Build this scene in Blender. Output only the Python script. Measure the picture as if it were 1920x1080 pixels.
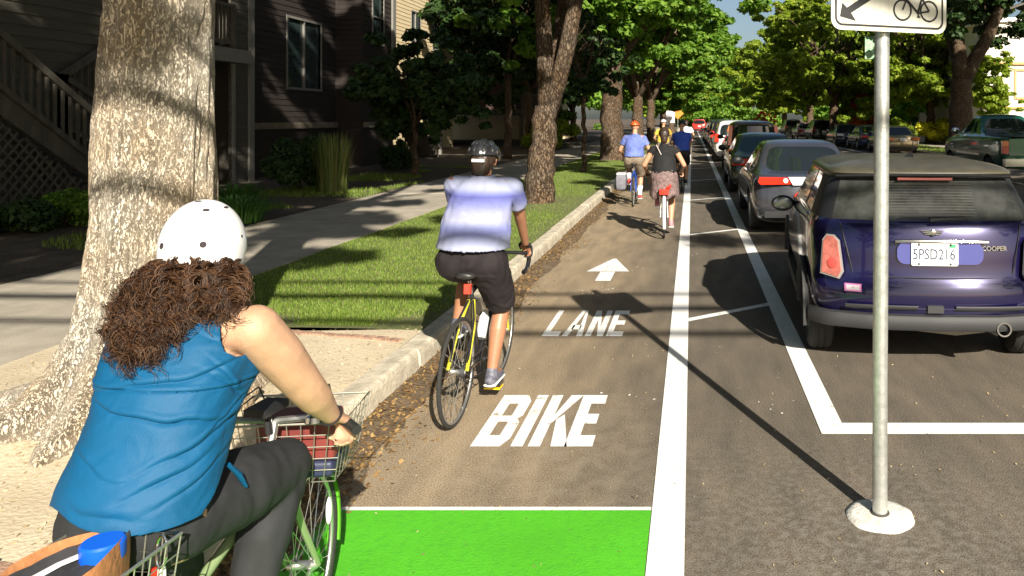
import bpy, bmesh, math, random
import numpy as np
from mathutils import Vector, Matrix, Quaternion, noise
R = math.radians
SC = bpy.context.scene
COL = SC.collection
for o in list(bpy.data.objects):
    bpy.data.objects.remove(o)

# ---------------------------------------------------------------- camera, sky, sun, exposure
F, H, VX, VY = 1450.0, 1.8, 1297.0, 222.0
cam = bpy.data.cameras.new("camera")
cam_o = bpy.data.objects.new("camera", cam); COL.objects.link(cam_o)
cam.sensor_width = 36.0
cam.lens = F / 1920 * 36
cam.shift_x = (960 - VX) / 1920
cam.shift_y = (VY - 540) / 1920
cam.clip_start = 0.05
cam.clip_end = 2000
cam_o.location = (0, 0, H)
cam_o.rotation_euler = (R(90), 0, 0)
SC.camera = cam_o

SUN_EL, SUN_DX, SUN_DY = R(29.0), 0.38, -0.925      # direction towards the sun (behind, to the right)
w = bpy.data.worlds.new("World"); SC.world = w; w.use_nodes = True
nt = w.node_tree; nt.nodes.clear()
sky = nt.nodes.new("ShaderNodeTexSky"); sky.sky_type = 'NISHITA'; sky.sun_disc = False
sky.sun_elevation = SUN_EL
sky.sun_rotation = math.atan2(SUN_DX, SUN_DY)
sky.air_density = 1.0; sky.dust_density = 2.2; sky.ozone_density = 1.4
bg = nt.nodes.new("ShaderNodeBackground"); bg.inputs[1].default_value = 0.05
ow = nt.nodes.new("ShaderNodeOutputWorld")
nt.links.new(sky.outputs[0], bg.inputs[0]); nt.links.new(bg.outputs[0], ow.inputs[0])
sun = bpy.data.lights.new("sun", 'SUN'); sun.energy = 5.0; sun.angle = R(0.5); sun.color = (1.0, 0.93, 0.80)
sun_o = bpy.data.objects.new("sun", sun); COL.objects.link(sun_o)
sd = Vector((SUN_DX, SUN_DY, math.tan(SUN_EL) * math.hypot(SUN_DX, SUN_DY))).normalized()
sun_o.rotation_euler = sd.to_track_quat('Z', 'Y').to_euler()
sun_o.location = (4, -10, 12)
SC.view_settings.view_transform = 'Standard'
try: SC.view_settings.look = 'None'
except Exception: pass
SC.view_settings.exposure = 1.05
SC.view_settings.gamma = 1.0
SC.render.engine = 'CYCLES'
SC.cycles.max_bounces = 8
SC.cycles.diffuse_bounces = 3
SC.cycles.glossy_bounces = 3
SC.cycles.transparent_max_bounces = 12
SC.cycles.use_denoising = True

def P(px, py, Y):
    return Vector(((px - VX) / F * Y, Y, H - (py - VY) / F * Y))
def G(px, py, z=0.0):
    Y = F * (H - z) / (py - VY)
    return Vector(((px - VX) / F * Y, Y, z))

# ---------------------------------------------------------------- materials
def nn(t, kind, **kw):
    n = t.nodes.new(kind)
    for k, v in kw.items():
        setattr(n, k, v)
    return n
def _base(name):
    m = bpy.data.materials.new(name); m.use_nodes = True
    t = m.node_tree
    b = t.nodes["Principled BSDF"]
    return m, t, b
def c4(c): return (c[0], c[1], c[2], 1.0)
def pm(name, col, rough=0.6, metal=0.0, var=0.0, scale=8.0, col2=None, bump=0.0, bscale=60.0, coat=0.0, spec=0.5,
       stretch=(1, 1, 1), detail=5.0, sheen=0.0, sss=0.0, ramp=(0.35, 0.65), emit=0.0, alpha=1.0):
    m, t, b = _base(name)
    b.inputs["Base Color"].default_value = c4(col)
    b.inputs["Roughness"].default_value = rough
    b.inputs["Metallic"].default_value = metal
    b.inputs["Specular IOR Level"].default_value = spec
    b.inputs["Coat Weight"].default_value = coat
    b.inputs["Coat Roughness"].default_value = 0.05
    if sheen: b.inputs["Sheen Weight"].default_value = sheen
    if sss:
        b.inputs["Subsurface Weight"].default_value = sss
        b.inputs["Subsurface Radius"].default_value = (0.02, 0.008, 0.004)
    if emit:
        b.inputs["Emission Color"].default_value = c4(col); b.inputs["Emission Strength"].default_value = emit
    if var or col2 or bump:
        tc = nn(t, "ShaderNodeTexCoord"); mp = nn(t, "ShaderNodeMapping"); mp.inputs["Scale"].default_value = stretch
        t.links.new(tc.outputs["Object"], mp.inputs[0])
    if var or col2:
        nz = nn(t, "ShaderNodeTexNoise"); nz.inputs["Scale"].default_value = scale; nz.inputs["Detail"].default_value = detail
        nz.inputs["Roughness"].default_value = 0.65
        t.links.new(mp.outputs[0], nz.inputs["Vector"])
        cr = nn(t, "ShaderNodeValToRGB")
        cr.color_ramp.elements[0].position = ramp[0]; cr.color_ramp.elements[1].position = ramp[1]
        a = col2 if col2 else tuple(x * (1 - var) for x in col)
        bb = col if col2 else tuple(min(1, x * (1 + var)) for x in col)
        cr.color_ramp.elements[0].color = c4(a); cr.color_ramp.elements[1].color = c4(bb)
        t.links.new(nz.outputs["Fac"], cr.inputs[0]); t.links.new(cr.outputs[0], b.inputs["Base Color"])
    if bump:
        nb = nn(t, "ShaderNodeTexNoise"); nb.inputs["Scale"].default_value = bscale; nb.inputs["Detail"].default_value = 6
        t.links.new(mp.outputs[0], nb.inputs["Vector"])
        bp = nn(t, "ShaderNodeBump"); bp.inputs["Strength"].default_value = bump; bp.inputs["Distance"].default_value = 0.02
        t.links.new(nb.outputs["Fac"], bp.inputs["Height"]); t.links.new(bp.outputs[0], b.inputs["Normal"])
    return m

def leaf_mat(name, cols, trans=0.35):
    m, t, b = _base(name)
    geo = nn(t, "ShaderNodeNewGeometry")
    cr = nn(t, "ShaderNodeValToRGB"); cr.color_ramp.interpolation = 'LINEAR'
    el = cr.color_ramp.elements
    el[0].color = c4(cols[0]); el[1].color = c4(cols[-1])
    for i, c in enumerate(cols[1:-1]):
        e = el.new((i + 1) / (len(cols) - 1)); e.color = c4(c)
    t.links.new(geo.outputs["Random Per Island"], cr.inputs[0])
    b.inputs["Roughness"].default_value = 0.55
    b.inputs["Specular IOR Level"].default_value = 0.3
    t.links.new(cr.outputs[0], b.inputs["Base Color"])
    tr = nn(t, "ShaderNodeBsdfTranslucent")
    mx = nn(t, "ShaderNodeMixRGB"); mx.blend_type = 'MULTIPLY'; mx.inputs[0].default_value = 1; mx.inputs[2].default_value = (1.15, 1.25, 0.45, 1)
    t.links.new(cr.outputs[0], mx.inputs[1]); t.links.new(mx.outputs[0], tr.inputs[0])
    ms = nn(t, "ShaderNodeMixShader"); ms.inputs[0].default_value = trans
    out = t.nodes["Material Output"]
    t.links.new(b.outputs[0], ms.inputs[1]); t.links.new(tr.outputs[0], ms.inputs[2]); t.links.new(ms.outputs[0], out.inputs[0])
    return m

# ---------------------------------------------------------------- object helpers
def tag(o, label=None, cat=None, group=None, kind=None):
    if label: o["label"] = label
    if cat: o["category"] = cat
    if group: o["group"] = group
    if kind: o["kind"] = kind
    return o
def thing(name, label, cat, loc=(0, 0, 0), rz=0.0, group=None, scale=1.0, rx=0.0, ry=0.0):
    o = bpy.data.objects.new(name, None); COL.objects.link(o)
    o.empty_display_size = 0.2
    o.location = loc; o.rotation_euler = (rx, ry, rz); o.scale = (scale,) * 3
    return tag(o, label, cat, group)
def children(o):
    return [c for c in bpy.data.objects if c.parent == o]
def copy_tree(o, parent=None):
    c = o.copy(); COL.objects.link(c)
    if parent: c.parent = parent
    for ch in children(o): copy_tree(ch, c)
    return c
def bake(ob):
    """apply the modifiers of ob"""
    bpy.context.view_layer.update()
    dg = bpy.context.evaluated_depsgraph_get()
    me = bpy.data.meshes.new_from_object(ob.evaluated_get(dg))
    old = ob.data
    ob.modifiers.clear(); ob.data = me
    if old.users == 0:
        (bpy.data.meshes if isinstance(old, bpy.types.Mesh) else bpy.data.curves).remove(old)
    return ob

class MB:
    """collects shapes into one mesh"""
    def __init__(s): s.v = []; s.f = []; s.mi = []
    def add(s, vs, fs, mi=0):
        b = len(s.v); s.v.extend([tuple(v) for v in vs]); s.f.extend([tuple(b + i for i in f) for f in fs]); s.mi.extend([mi] * len(fs)); return s
    def box(s, lo, hi, rz=0.0, c=None, mi=0):
        (x0, y0, z0), (x1, y1, z1) = lo, hi
        vs = [Vector(p) for p in ((x0,y0,z0),(x1,y0,z0),(x1,y1,z0),(x0,y1,z0),(x0,y0,z1),(x1,y0,z1),(x1,y1,z1),(x0,y1,z1))]
        if rz:
            c = Vector(c) if c else (Vector(lo) + Vector(hi)) / 2
            M = Matrix.Rotation(rz, 3, 'Z'); vs = [M @ (v - c) + c for v in vs]
        return s.add(vs, [(0,3,2,1),(4,5,6,7),(0,1,5,4),(1,2,6,5),(2,3,7,6),(3,0,4,7)], mi)
    def beam(s, a, b, w, h, up=(0, 0, 1), mi=0):
        """box beam from a to b, w sideways, h along up"""
        a, b = Vector(a), Vector(b); d = (b - a).normalized(); up = Vector(up)
        sx = d.cross(up).normalized() * (w / 2); uz = sx.cross(d).normalized() * (h / 2)
        vs = [a - sx - uz, a + sx - uz, a + sx + uz, a - sx + uz, b - sx - uz, b + sx - uz, b + sx + uz, b - sx + uz]
        return s.add(vs, [(0,1,2,3),(4,7,6,5),(0,4,5,1),(1,5,6,2),(2,6,7,3),(3,7,4,0)], mi)
    def tube(s, pts, r, n=8, closed=False, caps=True, ell=None, mi=0):
        pts = [Vector(p) for p in pts]; m = len(pts)
        rs = list(r) if isinstance(r, (list, tuple)) else [r] * m
        tan = []
        for i in range(m):
            if closed: t = pts[(i + 1) % m] - pts[i - 1]
            else: t = pts[min(i + 1, m - 1)] - pts[max(i - 1, 0)]
            if t.length < 1e-9: t = Vector((0, 0, 1))
            tan.append(t.normalized())
        u = tan[0].orthogonal().normalized()
        if abs(tan[0].z) < 0.95: u = tan[0].cross(Vector((0, 0, 1))).normalized()
        vs = []
        for i in range(m):
            u = (u - tan[i] * u.dot(tan[i]))
            if u.length < 1e-6: u = tan[i].orthogonal()
            u.normalize(); w_ = tan[i].cross(u)
            for k in range(n):
                a = 2 * math.pi * k / n
                e = ell if ell else (1, 1)
                vs.append(pts[i] + u * (math.cos(a) * rs[i] * e[0]) + w_ * (math.sin(a) * rs[i] * e[1]))
        fs = []
        for i in range(m if closed else m - 1):
            j = (i + 1) % m
            for k in range(n):
                k2 = (k + 1) % n
                fs.append((i * n + k, i * n + k2, j * n + k2, j * n + k))
        if caps and not closed:
            fs.append(tuple(range(n - 1, -1, -1))); fs.append(tuple((m - 1) * n + k for k in range(n)))
        return s.add(vs, fs, mi)
    def ring(s, c, R_, r, axis=(1, 0, 0), n=40, k=8, ell=None, mi=0):
        c = Vector(c); ax = Vector(axis).normalized(); u = ax.orthogonal().normalized(); v = ax.cross(u)
        vs = []; ea, eb = ell if ell else (1, 1)
        for i in range(n):
            a = 2 * math.pi * i / n; rad = u * math.cos(a) + v * math.sin(a)
            for j in range(k):
                b = 2 * math.pi * j / k
                vs.append(c + rad * (R_ + r * ea * math.cos(b)) + ax * (r * eb * math.sin(b)))
        fs = [(i*k+j, ((i+1)%n)*k+j, ((i+1)%n)*k+(j+1)%k, i*k+(j+1)%k) for i in range(n) for j in range(k)]
        return s.add(vs, fs, mi)
    def lathe(s, prof, c=(0, 0, 0), axis=(0, 0, 1), n=24, capa=True, capb=True, mi=0):
        """prof: (radius, height along axis)"""
        c = Vector(c); ax = Vector(axis).normalized(); u = ax.orthogonal().normalized(); v = ax.cross(u)
        vs = [c + ax * h + (u * math.cos(2*math.pi*i/n) + v * math.sin(2*math.pi*i/n)) * r for r, h in prof for i in range(n)]
        m = len(prof)
        fs = [(j*n+i, j*n+(i+1)%n, (j+1)*n+(i+1)%n, (j+1)*n+i) for j in range(m-1) for i in range(n)]
        if capa: fs.append(tuple(range(n - 1, -1, -1)))
        if capb: fs.append(tuple((m-1)*n+i for i in range(n)))
        return s.add(vs, fs, mi)
    def ellipsoid(s, c, r, n=16, m=10, M=None, mi=0):
        c = Vector(c); vs = []; fs = []
        for j in range(m + 1):
            th = math.pi * j / m
            for i in range(n):
                a = 2 * math.pi * i / n
                p = Vector((r[0]*math.sin(th)*math.cos(a), r[1]*math.sin(th)*math.sin(a), r[2]*math.cos(th)))
                if M is not None: p = M @ p
                vs.append(c + p)
        for j in range(m):
            for i in range(n):
                if j == 0: fs.append((i, n + i, n + (i+1) % n))
                elif j == m - 1: fs.append((j*n+i, (j+1)*n+i, j*n+(i+1) % n))
                else: fs.append((j*n+i, (j+1)*n+i, (j+1)*n+(i+1) % n, j*n+(i+1) % n))
        return s.add(vs, fs, mi)
    def prism(s, pts, z0, z1, mi=0):
        """polygon in XY (counter-clockwise) extruded z0..z1"""
        n = len(pts); vs = [(x, y, z0) for x, y in pts] + [(x, y, z1) for x, y in pts]
        fs = [tuple(range(n - 1, -1, -1)), tuple(range(n, 2 * n))] + [(i, (i+1) % n, n + (i+1) % n, n + i) for i in range(n)]
        return s.add(vs, fs, mi)
    def prism_on(s, pts, M, t, mi=0):
        """polygon in the local XZ plane of matrix M, t thick along -Y"""
        n = len(pts); vs = [M @ Vector((x, -t, z)) for x, z in pts] + [M @ Vector((x, 0, z)) for x, z in pts]
        fs = [tuple(range(n)), tuple(range(2 * n - 1, n - 1, -1))] + [(i, n + i, n + (i+1) % n, (i+1) % n) for i in range(n)]
        return s.add(vs, fs, mi)
    def sheet(s, pts, z=0.0, mi=0):
        return s.add([(p[0], p[1], z) for p in pts], [tuple(range(len(pts)))], mi)
    def cap(s, p0, p1, r0, r1, n=12, side=None, mi=0):
        """tapered capsule; r may be (a,b): a along side, b across"""
        p0, p1 = Vector(p0), Vector(p1); d = p1 - p0; L = d.length
        ax = d.normalized() if L > 1e-6 else Vector((0, 0, 1))
        sd_ = Vector(side) if side is not None else ax.orthogonal()
        u = (sd_ - ax * sd_.dot(ax)).normalized(); v = ax.cross(u)
        A0, B0 = r0 if isinstance(r0, (tuple, list)) else (r0, r0)
        A1, B1 = r1 if isinstance(r1, (tuple, list)) else (r1, r1)
        st = []
        for t in (-.97, -.8, -.5, -.2): st.append((p0 + ax * (t * min(A0, B0)), A0 * math.sqrt(1-t*t), B0 * math.sqrt(1-t*t)))
        for q in (0, .25, .5, .75, 1): st.append((p0 + d * q, A0 + (A1 - A0) * q, B0 + (B1 - B0) * q))
        for t in (.2, .5, .8, .97): st.append((p1 + ax * (t * min(A1, B1)), A1 * math.sqrt(1-t*t), B1 * math.sqrt(1-t*t)))
        vs = [c + u * (a * math.cos(2*math.pi*k/n)) + v * (b * math.sin(2*math.pi*k/n)) for c, a, b in st for k in range(n)]
        m = len(st)
        fs = [(i*n+k, i*n+(k+1) % n, (i+1)*n+(k+1) % n, (i+1)*n+k) for i in range(m-1) for k in range(n)]
        fs.append(tuple(range(n-1, -1, -1))); fs.append(tuple((m-1)*n+k for k in range(n)))
        return s.add(vs, fs, mi)
    def build(s, name, mat, parent=None, smooth=False, off=None, ang=38, mats=None):
        me = bpy.data.meshes.new(name)
        vs = s.v if off is None else [(a - off[0], b - off[1], c - off[2]) for a, b, c in s.v]
        me.from_pydata(vs, [], s.f)
        for m_ in (mats or [mat]): me.materials.append(m_)
        if mats: me.polygons.foreach_set("material_index", s.mi)
        if smooth:
            me.polygons.foreach_set("use_smooth", [True] * len(me.polygons))
            if ang < 180: me.set_sharp_from_angle(angle=R(ang))
        me.update()
        o = bpy.data.objects.new(name, me); COL.objects.link(o)
        if parent is not None: o.parent = parent
        return o

def blob(name, mb, mat, parent, voxel=0.012, smooth=6, off=None, disp=None):
    """fuse overlapping closed shapes of mb into one continuous skin"""
    o = mb.build(name, mat, parent, off=off)
    r = o.modifiers.new("r", 'REMESH'); r.mode = 'VOXEL'; r.voxel_size = voxel
    sm = o.modifiers.new("s", 'SMOOTH'); sm.iterations = smooth; sm.factor = 0.5
    bake(o)
    me = o.data
    if disp:
        n = [Vector(v.normal) for v in me.vertices]
        for v, nv in zip(me.vertices, n): v.co += nv * disp(v.co, nv)
    me.polygons.foreach_set("use_smooth", [True] * len(me.polygons))
    if not me.materials: me.materials.append(mat)
    me.update()
    return o

def text(name, body, size, mat, parent, M, extrude=0.001, offset=0.0, sx=1.0):
    cu = bpy.data.curves.new(name, 'FONT'); cu.body = body; cu.size = size; cu.extrude = extrude; cu.offset = offset
    cu.align_x = 'CENTER'; cu.align_y = 'CENTER'; cu.resolution_u = 3
    o = bpy.data.objects.new(name + "_src", cu); COL.objects.link(o)
    bpy.context.view_layer.update()
    me = bpy.data.meshes.new_from_object(o.evaluated_get(bpy.context.evaluated_depsgraph_get()))
    bpy.data.objects.remove(o); bpy.data.curves.remove(cu)
    me.name = name
    S = Matrix.Diagonal((sx, 1, 1, 1))
    me.transform(M @ S)
    me.materials.clear(); me.materials.append(mat)
    q = bpy.data.objects.new(name, me); COL.objects.link(q)
    if parent is not None: q.parent = parent
    return q

def ik(a, b, l1, l2, pole):
    a, b = Vector(a), Vector(b); d = b - a; L = min(d.length, (l1 + l2) * 0.999)
    u = d.normalized(); x = (l1*l1 - l2*l2 + L*L) / (2*L); h = math.sqrt(max(0, l1*l1 - x*x))
    p = Vector(pole); p = (p - u * p.dot(u)).normalized()
    return a + u * x + p * h
# ---------------------------------------------------------------- ground, road, kerbs, markings
rng = np.random.default_rng(7)
random.seed(7)
KX = -1.95          # face of the left kerb
KR = 11.6           # face of the right kerb
Y0, Y1 = -25.0, 240.0

def road_mat():
    m, t, b = _base("asphalt")
    tc = nn(t, "ShaderNodeTexCoord"); sp = nn(t, "ShaderNodeSeparateXYZ"); t.links.new(tc.outputs["Object"], sp.inputs[0])
    n1 = nn(t, "ShaderNodeTexNoise"); n1.inputs["Scale"].default_value = 0.9; n1.inputs["Detail"].default_value = 6
    n2 = nn(t, "ShaderNodeTexNoise"); n2.inputs["Scale"].default_value = 130; n2.inputs["Detail"].default_value = 4
    n3 = nn(t, "ShaderNodeTexVoronoi"); n3.inputs["Scale"].default_value = 55
    mp = nn(t, "ShaderNodeMapping"); mp.inputs["Scale"].default_value = (2.2, 0.5, 1)
    n4 = nn(t, "ShaderNodeTexNoise"); n4.inputs["Scale"].default_value = 3.0; n4.inputs["Detail"].default_value = 7
    t.links.new(tc.outputs["Object"], mp.inputs[0]); t.links.new(mp.outputs[0], n4.inputs["Vector"])
    for n in (n1, n2, n3): t.links.new(tc.outputs["Object"], n.inputs["Vector"])
    # dusty cycle lane against the kerb, darker asphalt to the right
    ad = nn(t, "ShaderNodeMath", operation='MULTIPLY_ADD'); t.links.new(n1.outputs["Fac"], ad.inputs[0]); ad.inputs[1].default_value = 0.9; t.links.new(sp.outputs[0], ad.inputs[2])
    mr = nn(t, "ShaderNodeMapRange"); mr.interpolation_type = 'SMOOTHSTEP'
    mr.inputs["From Min"].default_value = -1.0; mr.inputs["From Max"].default_value = 0.55; mr.inputs["To Min"].default_value = 1; mr.inputs["To Max"].default_value = 0
    t.links.new(ad.outputs[0], mr.inputs[0])
    mx = nn(t, "ShaderNodeMixRGB"); mx.inputs[1].default_value = (0.122, 0.106, 0.088, 1); mx.inputs[2].default_value = (0.265, 0.212, 0.150, 1)
    t.links.new(mr.outputs[0], mx.inputs[0])
    # large patches of dust
    cr = nn(t, "ShaderNodeValToRGB"); cr.color_ramp.elements[0].position = .3; cr.color_ramp.elements[1].position = .75
    cr.color_ramp.elements[0].color = (.80, .80, .80, 1); cr.color_ramp.elements[1].color = (1.28, 1.24, 1.18, 1)
    t.links.new(n4.outputs["Fac"], cr.inputs[0])
    m2 = nn(t, "ShaderNodeMixRGB"); m2.blend_type = 'MULTIPLY'; m2.inputs[0].default_value = 1
    t.links.new(mx.outputs[0], m2.inputs[1]); t.links.new(cr.outputs[0], m2.inputs[2])
    # grit
    c2 = nn(t, "ShaderNodeValToRGB"); c2.color_ramp.elements[0].position = .33; c2.color_ramp.elements[1].position = .72
    c2.color_ramp.elements[0].color = (.45, .45, .45, 1); c2.color_ramp.elements[1].color = (1.75, 1.7, 1.6, 1)
    t.links.new(n2.outputs["Fac"], c2.inputs[0])
    m3 = nn(t, "ShaderNodeMixRGB"); m3.blend_type = 'MULTIPLY'; m3.inputs[0].default_value = 1
    t.links.new(m2.outputs[0], m3.inputs[1]); t.links.new(c2.outputs[0], m3.inputs[2])
    # pale stone flecks
    c3 = nn(t, "ShaderNodeValToRGB"); c3.color_ramp.elements[0].position = .0; c3.color_ramp.elements[1].position = .16
    c3.color_ramp.elements[0].color = (1, 1, 1, 1); c3.color_ramp.elements[1].color = (0, 0, 0, 1)
    t.links.new(n3.outputs["Distance"], c3.inputs[0])
    fk = nn(t, "ShaderNodeMath", operation='MULTIPLY'); t.links.new(c3.outputs[0], fk.inputs[0])
    n5 = nn(t, "ShaderNodeTexNoise"); n5.inputs["Scale"].default_value = 20; t.links.new(tc.outputs["Object"], n5.inputs["Vector"])
    c5 = nn(t, "ShaderNodeValToRGB"); c5.color_ramp.elements[0].position = .58; c5.color_ramp.elements[1].position = .66
    t.links.new(n5.outputs["Fac"], c5.inputs[0]); t.links.new(c5.outputs[0], fk.inputs[1])
    m4 = nn(t, "ShaderNodeMixRGB"); m4.inputs[2].default_value = (.42, .36, .27, 1)
    t.links.new(fk.outputs[0], m4.inputs[0]); t.links.new(m3.outputs[0], m4.inputs[1])
    # pale cement dust spilt round the sign's footing, and dark oil drips in the stall
    def patch(src, cx, cy, r0, r1, col, amt, sc):
        d = nn(t, "ShaderNodeVectorMath", operation='DISTANCE'); d.inputs[1].default_value = (cx, cy, 0); t.links.new(tc.outputs["Object"], d.inputs[0])
        r = nn(t, "ShaderNodeMapRange"); r.inputs["From Min"].default_value = r0; r.inputs["From Max"].default_value = r1; r.inputs["To Min"].default_value = amt; r.inputs["To Max"].default_value = 0
        t.links.new(d.outputs["Value"], r.inputs[0])
        q = nn(t, "ShaderNodeTexNoise"); q.inputs["Scale"].default_value = sc; q.inputs["Detail"].default_value = 8; t.links.new(tc.outputs["Object"], q.inputs["Vector"])
        k = nn(t, "ShaderNodeValToRGB"); k.color_ramp.elements[0].position = .42; k.color_ramp.elements[1].position = .66; t.links.new(q.outputs["Fac"], k.inputs[0])
        f = nn(t, "ShaderNodeMath", operation='MULTIPLY'); t.links.new(r.outputs[0], f.inputs[0]); t.links.new(k.outputs[0], f.inputs[1])
        x = nn(t, "ShaderNodeMixRGB"); x.inputs[2].default_value = c4(col); t.links.new(f.outputs[0], x.inputs[0]); t.links.new(src.outputs[0], x.inputs[1]); return x
    m5 = patch(m4, .75, 3.15, .15, 1.5, (.30, .28, .245), .40, 24)
    m5 = patch(m5, -.9, 4.0, .2, 1.4, (.33, .28, .21), .35, 9)
    t.links.new(m5.outputs[0], b.inputs["Base Color"])
    b.inputs["Roughness"].default_value = .88; b.inputs["Specular IOR Level"].default_value = .25
    bp = nn(t, "ShaderNodeBump"); bp.inputs["Strength"].default_value = .45; bp.inputs["Distance"].default_value = .008
    t.links.new(n2.outputs["Fac"], bp.inputs["Height"]); t.links.new(bp.outputs[0], b.inputs["Normal"])
    return m
def paint_mat(name, col, wear=.36, soft=.05, scale=9.0, dirt=(.30, .25, .18)):
    """road paint, worn through to dirty grey in places"""
    m, t, b = _base(name)
    tc = nn(t, "ShaderNodeTexCoord")
    n1 = nn(t, "ShaderNodeTexNoise"); n1.inputs["Scale"].default_value = scale; n1.inputs["Detail"].default_value = 9; n1.inputs["Roughness"].default_value = .75
    n2 = nn(t, "ShaderNodeTexNoise"); n2.inputs["Scale"].default_value = 2.2; n2.inputs["Detail"].default_value = 5
    n3 = nn(t, "ShaderNodeTexNoise"); n3.inputs["Scale"].default_value = 90
    for n in (n1, n2, n3): t.links.new(tc.outputs["Object"], n.inputs["Vector"])
    cr = nn(t, "ShaderNodeValToRGB"); cr.color_ramp.elements[0].position = wear - soft; cr.color_ramp.elements[1].position = wear + soft
    t.links.new(n1.outputs["Fac"], cr.inputs[0])
    sh = nn(t, "ShaderNodeValToRGB"); sh.color_ramp.elements[0].position = .3; sh.color_ramp.elements[1].position = .7
    sh.color_ramp.elements[0].color = c4([x * .84 for x in col]); sh.color_ramp.elements[1].color = c4(col)
    t.links.new(n2.outputs["Fac"], sh.inputs[0])
    mx = nn(t, "ShaderNodeMixRGB"); mx.inputs[1].default_value = c4(dirt)
    t.links.new(cr.outputs[0], mx.inputs[0]); t.links.new(sh.outputs[0], mx.inputs[2])
    t.links.new(mx.outputs[0], b.inputs["Base Color"])
    b.inputs["Roughness"].default_value = .7
    bp = nn(t, "ShaderNodeBump"); bp.inputs["Strength"].default_value = .35; bp.inputs["Distance"].default_value = .006
    t.links.new(n3.outputs["Fac"], bp.inputs["Height"]); t.links.new(bp.outputs[0], b.inputs["Normal"])
    return m
def grid_sheet(name, x0, x1, y0, y1, nx, ny, zf, mat, kind='structure'):
    xs = np.linspace(x0, x1, nx + 1); ys = np.linspace(y0, y1, ny + 1)
    v = [(x, y, zf(x, y)) for y in ys for x in xs]
    f = [(j*(nx+1)+i, j*(nx+1)+i+1, (j+1)*(nx+1)+i+1, (j+1)*(nx+1)+i) for j in range(ny) for i in range(nx)]
    mb = MB(); mb.add(v, f); o = mb.build(name, mat, None, smooth=True, ang=180); o["kind"] = kind
    return o

M_road = road_mat()
M_white = paint_mat("white_road_paint", (.86, .85, .82), wear=.36, soft=.03, scale=13, dirt=(.34, .29, .22))
M_worn = paint_mat("worn_white_paint", (.84, .83, .80), wear=.40, soft=.03, scale=14)
M_green = paint_mat("green_road_paint", (.085, .47, .014), wear=.40, soft=.14, scale=26, dirt=(.06, .34, .016))
M_conc = pm("kerb_concrete", (.50, .44, .34), rough=.9, var=.28, scale=7, bump=.5, bscale=70)
M_walk = pm("sidewalk_concrete", (.34, .30, .24), rough=.9, var=.16, scale=2.5, bump=.35, bscale=90)
M_dirt = pm("dry_dirt", (.58, .49, .35), rough=.95, col2=(.47, .385, .265), scale=2.5, detail=9, bump=.45, bscale=45)
M_soil = pm("dark_soil", (.085, .062, .040), rough=.95, var=.4, scale=4, bump=.8, bscale=30)
M_lawn = pm("lawn_soil", (.16, .17, .055), rough=.95, col2=(.09, .105, .03), var=.4, scale=6, bump=.8, bscale=60)
M_brick = pm("edging_brick", (.34, .21, .145), rough=.9, var=.3, scale=12, bump=.6, bscale=60)

mb = MB(); mb.sheet([(-900, -300), (900, -300), (900, 1500), (-900, 1500)], -.03)
mb.build("ground", M_soil)["kind"] = 'structure'
mb = MB(); mb.sheet([(KX - .1, Y0), (KR + .1, Y0), (KR + .1, Y1), (KX - .1, Y1)], 0)
mb.build("road", M_road)["kind"] = 'structure'

# planting strip between kerb and sidewalk; it swells round the tree
TA = Vector((-3.02, 4.35, .15))
def strip_z(x, y):
    d = math.hypot(x - TA.x, y - TA.y)
    z = .150 + .10 * math.exp(-(d / .75) ** 2) + .02 * noise.noise(Vector((x * 1.5, y * 1.5, 0)))
    e = min(1, max(0, (KX - .15 - x) / .25)) * min(1, max(0, (x + 4.6) / .25))
    return .150 * (1 - e) + z * e
grid_sheet("dirt_strip", -4.6, KX - .15, -6, 6.02, 40, 120, strip_z, M_dirt)
def lawn_z(x, y):
    return .150 + .03 * (math.sin(math.pi * min(1, max(0, (x + 4.6) / 2.5)))) + .012 * noise.noise(Vector((x, y * .7, 3)))
grid_sheet("lawn_strip", -4.6, KX - .15, 6.02, 120, 14, 300, lawn_z, M_lawn)
# kerb: cast in lengths with joints
mb = MB(); y = Y0
k = 0
while y < 150:
    L = 3.05
    dx = random.uniform(-.012, .012); dz = random.uniform(-.006, .008)
    pr = [(KX - .155, -.05), (KX - .155 + dx, .158 + dz), (KX - .03 + dx, .163 + dz), (KX - .004 + dx, .15 + dz), (KX + .006 + dx, .12 + dz), (KX + .02 + dx, -.05)]
    n = len(pr)
    vs = [(x, y + .006, z) for x, z in pr] + [(x, y + L - .006, z) for x, z in pr]
    mb.add(vs, [tuple(range(n - 1, -1, -1)), tuple(range(n, 2 * n))] + [(i, (i+1) % n, n + (i+1) % n, n + i) for i in range(n)])
    y += L; k += 1
kb = mb.build("kerb", M_conc); kb["kind"] = 'structure'
# sidewalk: slabs with joints
mb = MB(); y = -12
while y < 140:
    mb.box((-6.85, y + .008, -.02), (-4.62, y + 1.51, .152 + random.uniform(-.003, .004))); y += 1.525
mb.build("sidewalk", M_walk)["kind"] = 'structure'
mb = MB(); mb.box((-4.62, Y0, -.02), (-4.6, 130, .149)); mb.build("sidewalk_edge", M_dirt)["kind"] = 'structure'
# front yards
def yard_z(x, y): return .148 + .05 * max(0, min(1, (-7 - x) / 3)) + .03 * noise.noise(Vector((x * .8, y * .8, 5)))
grid_sheet("front_yard", -40, -6.87, -12, 140, 40, 160, yard_z, M_soil)
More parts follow.
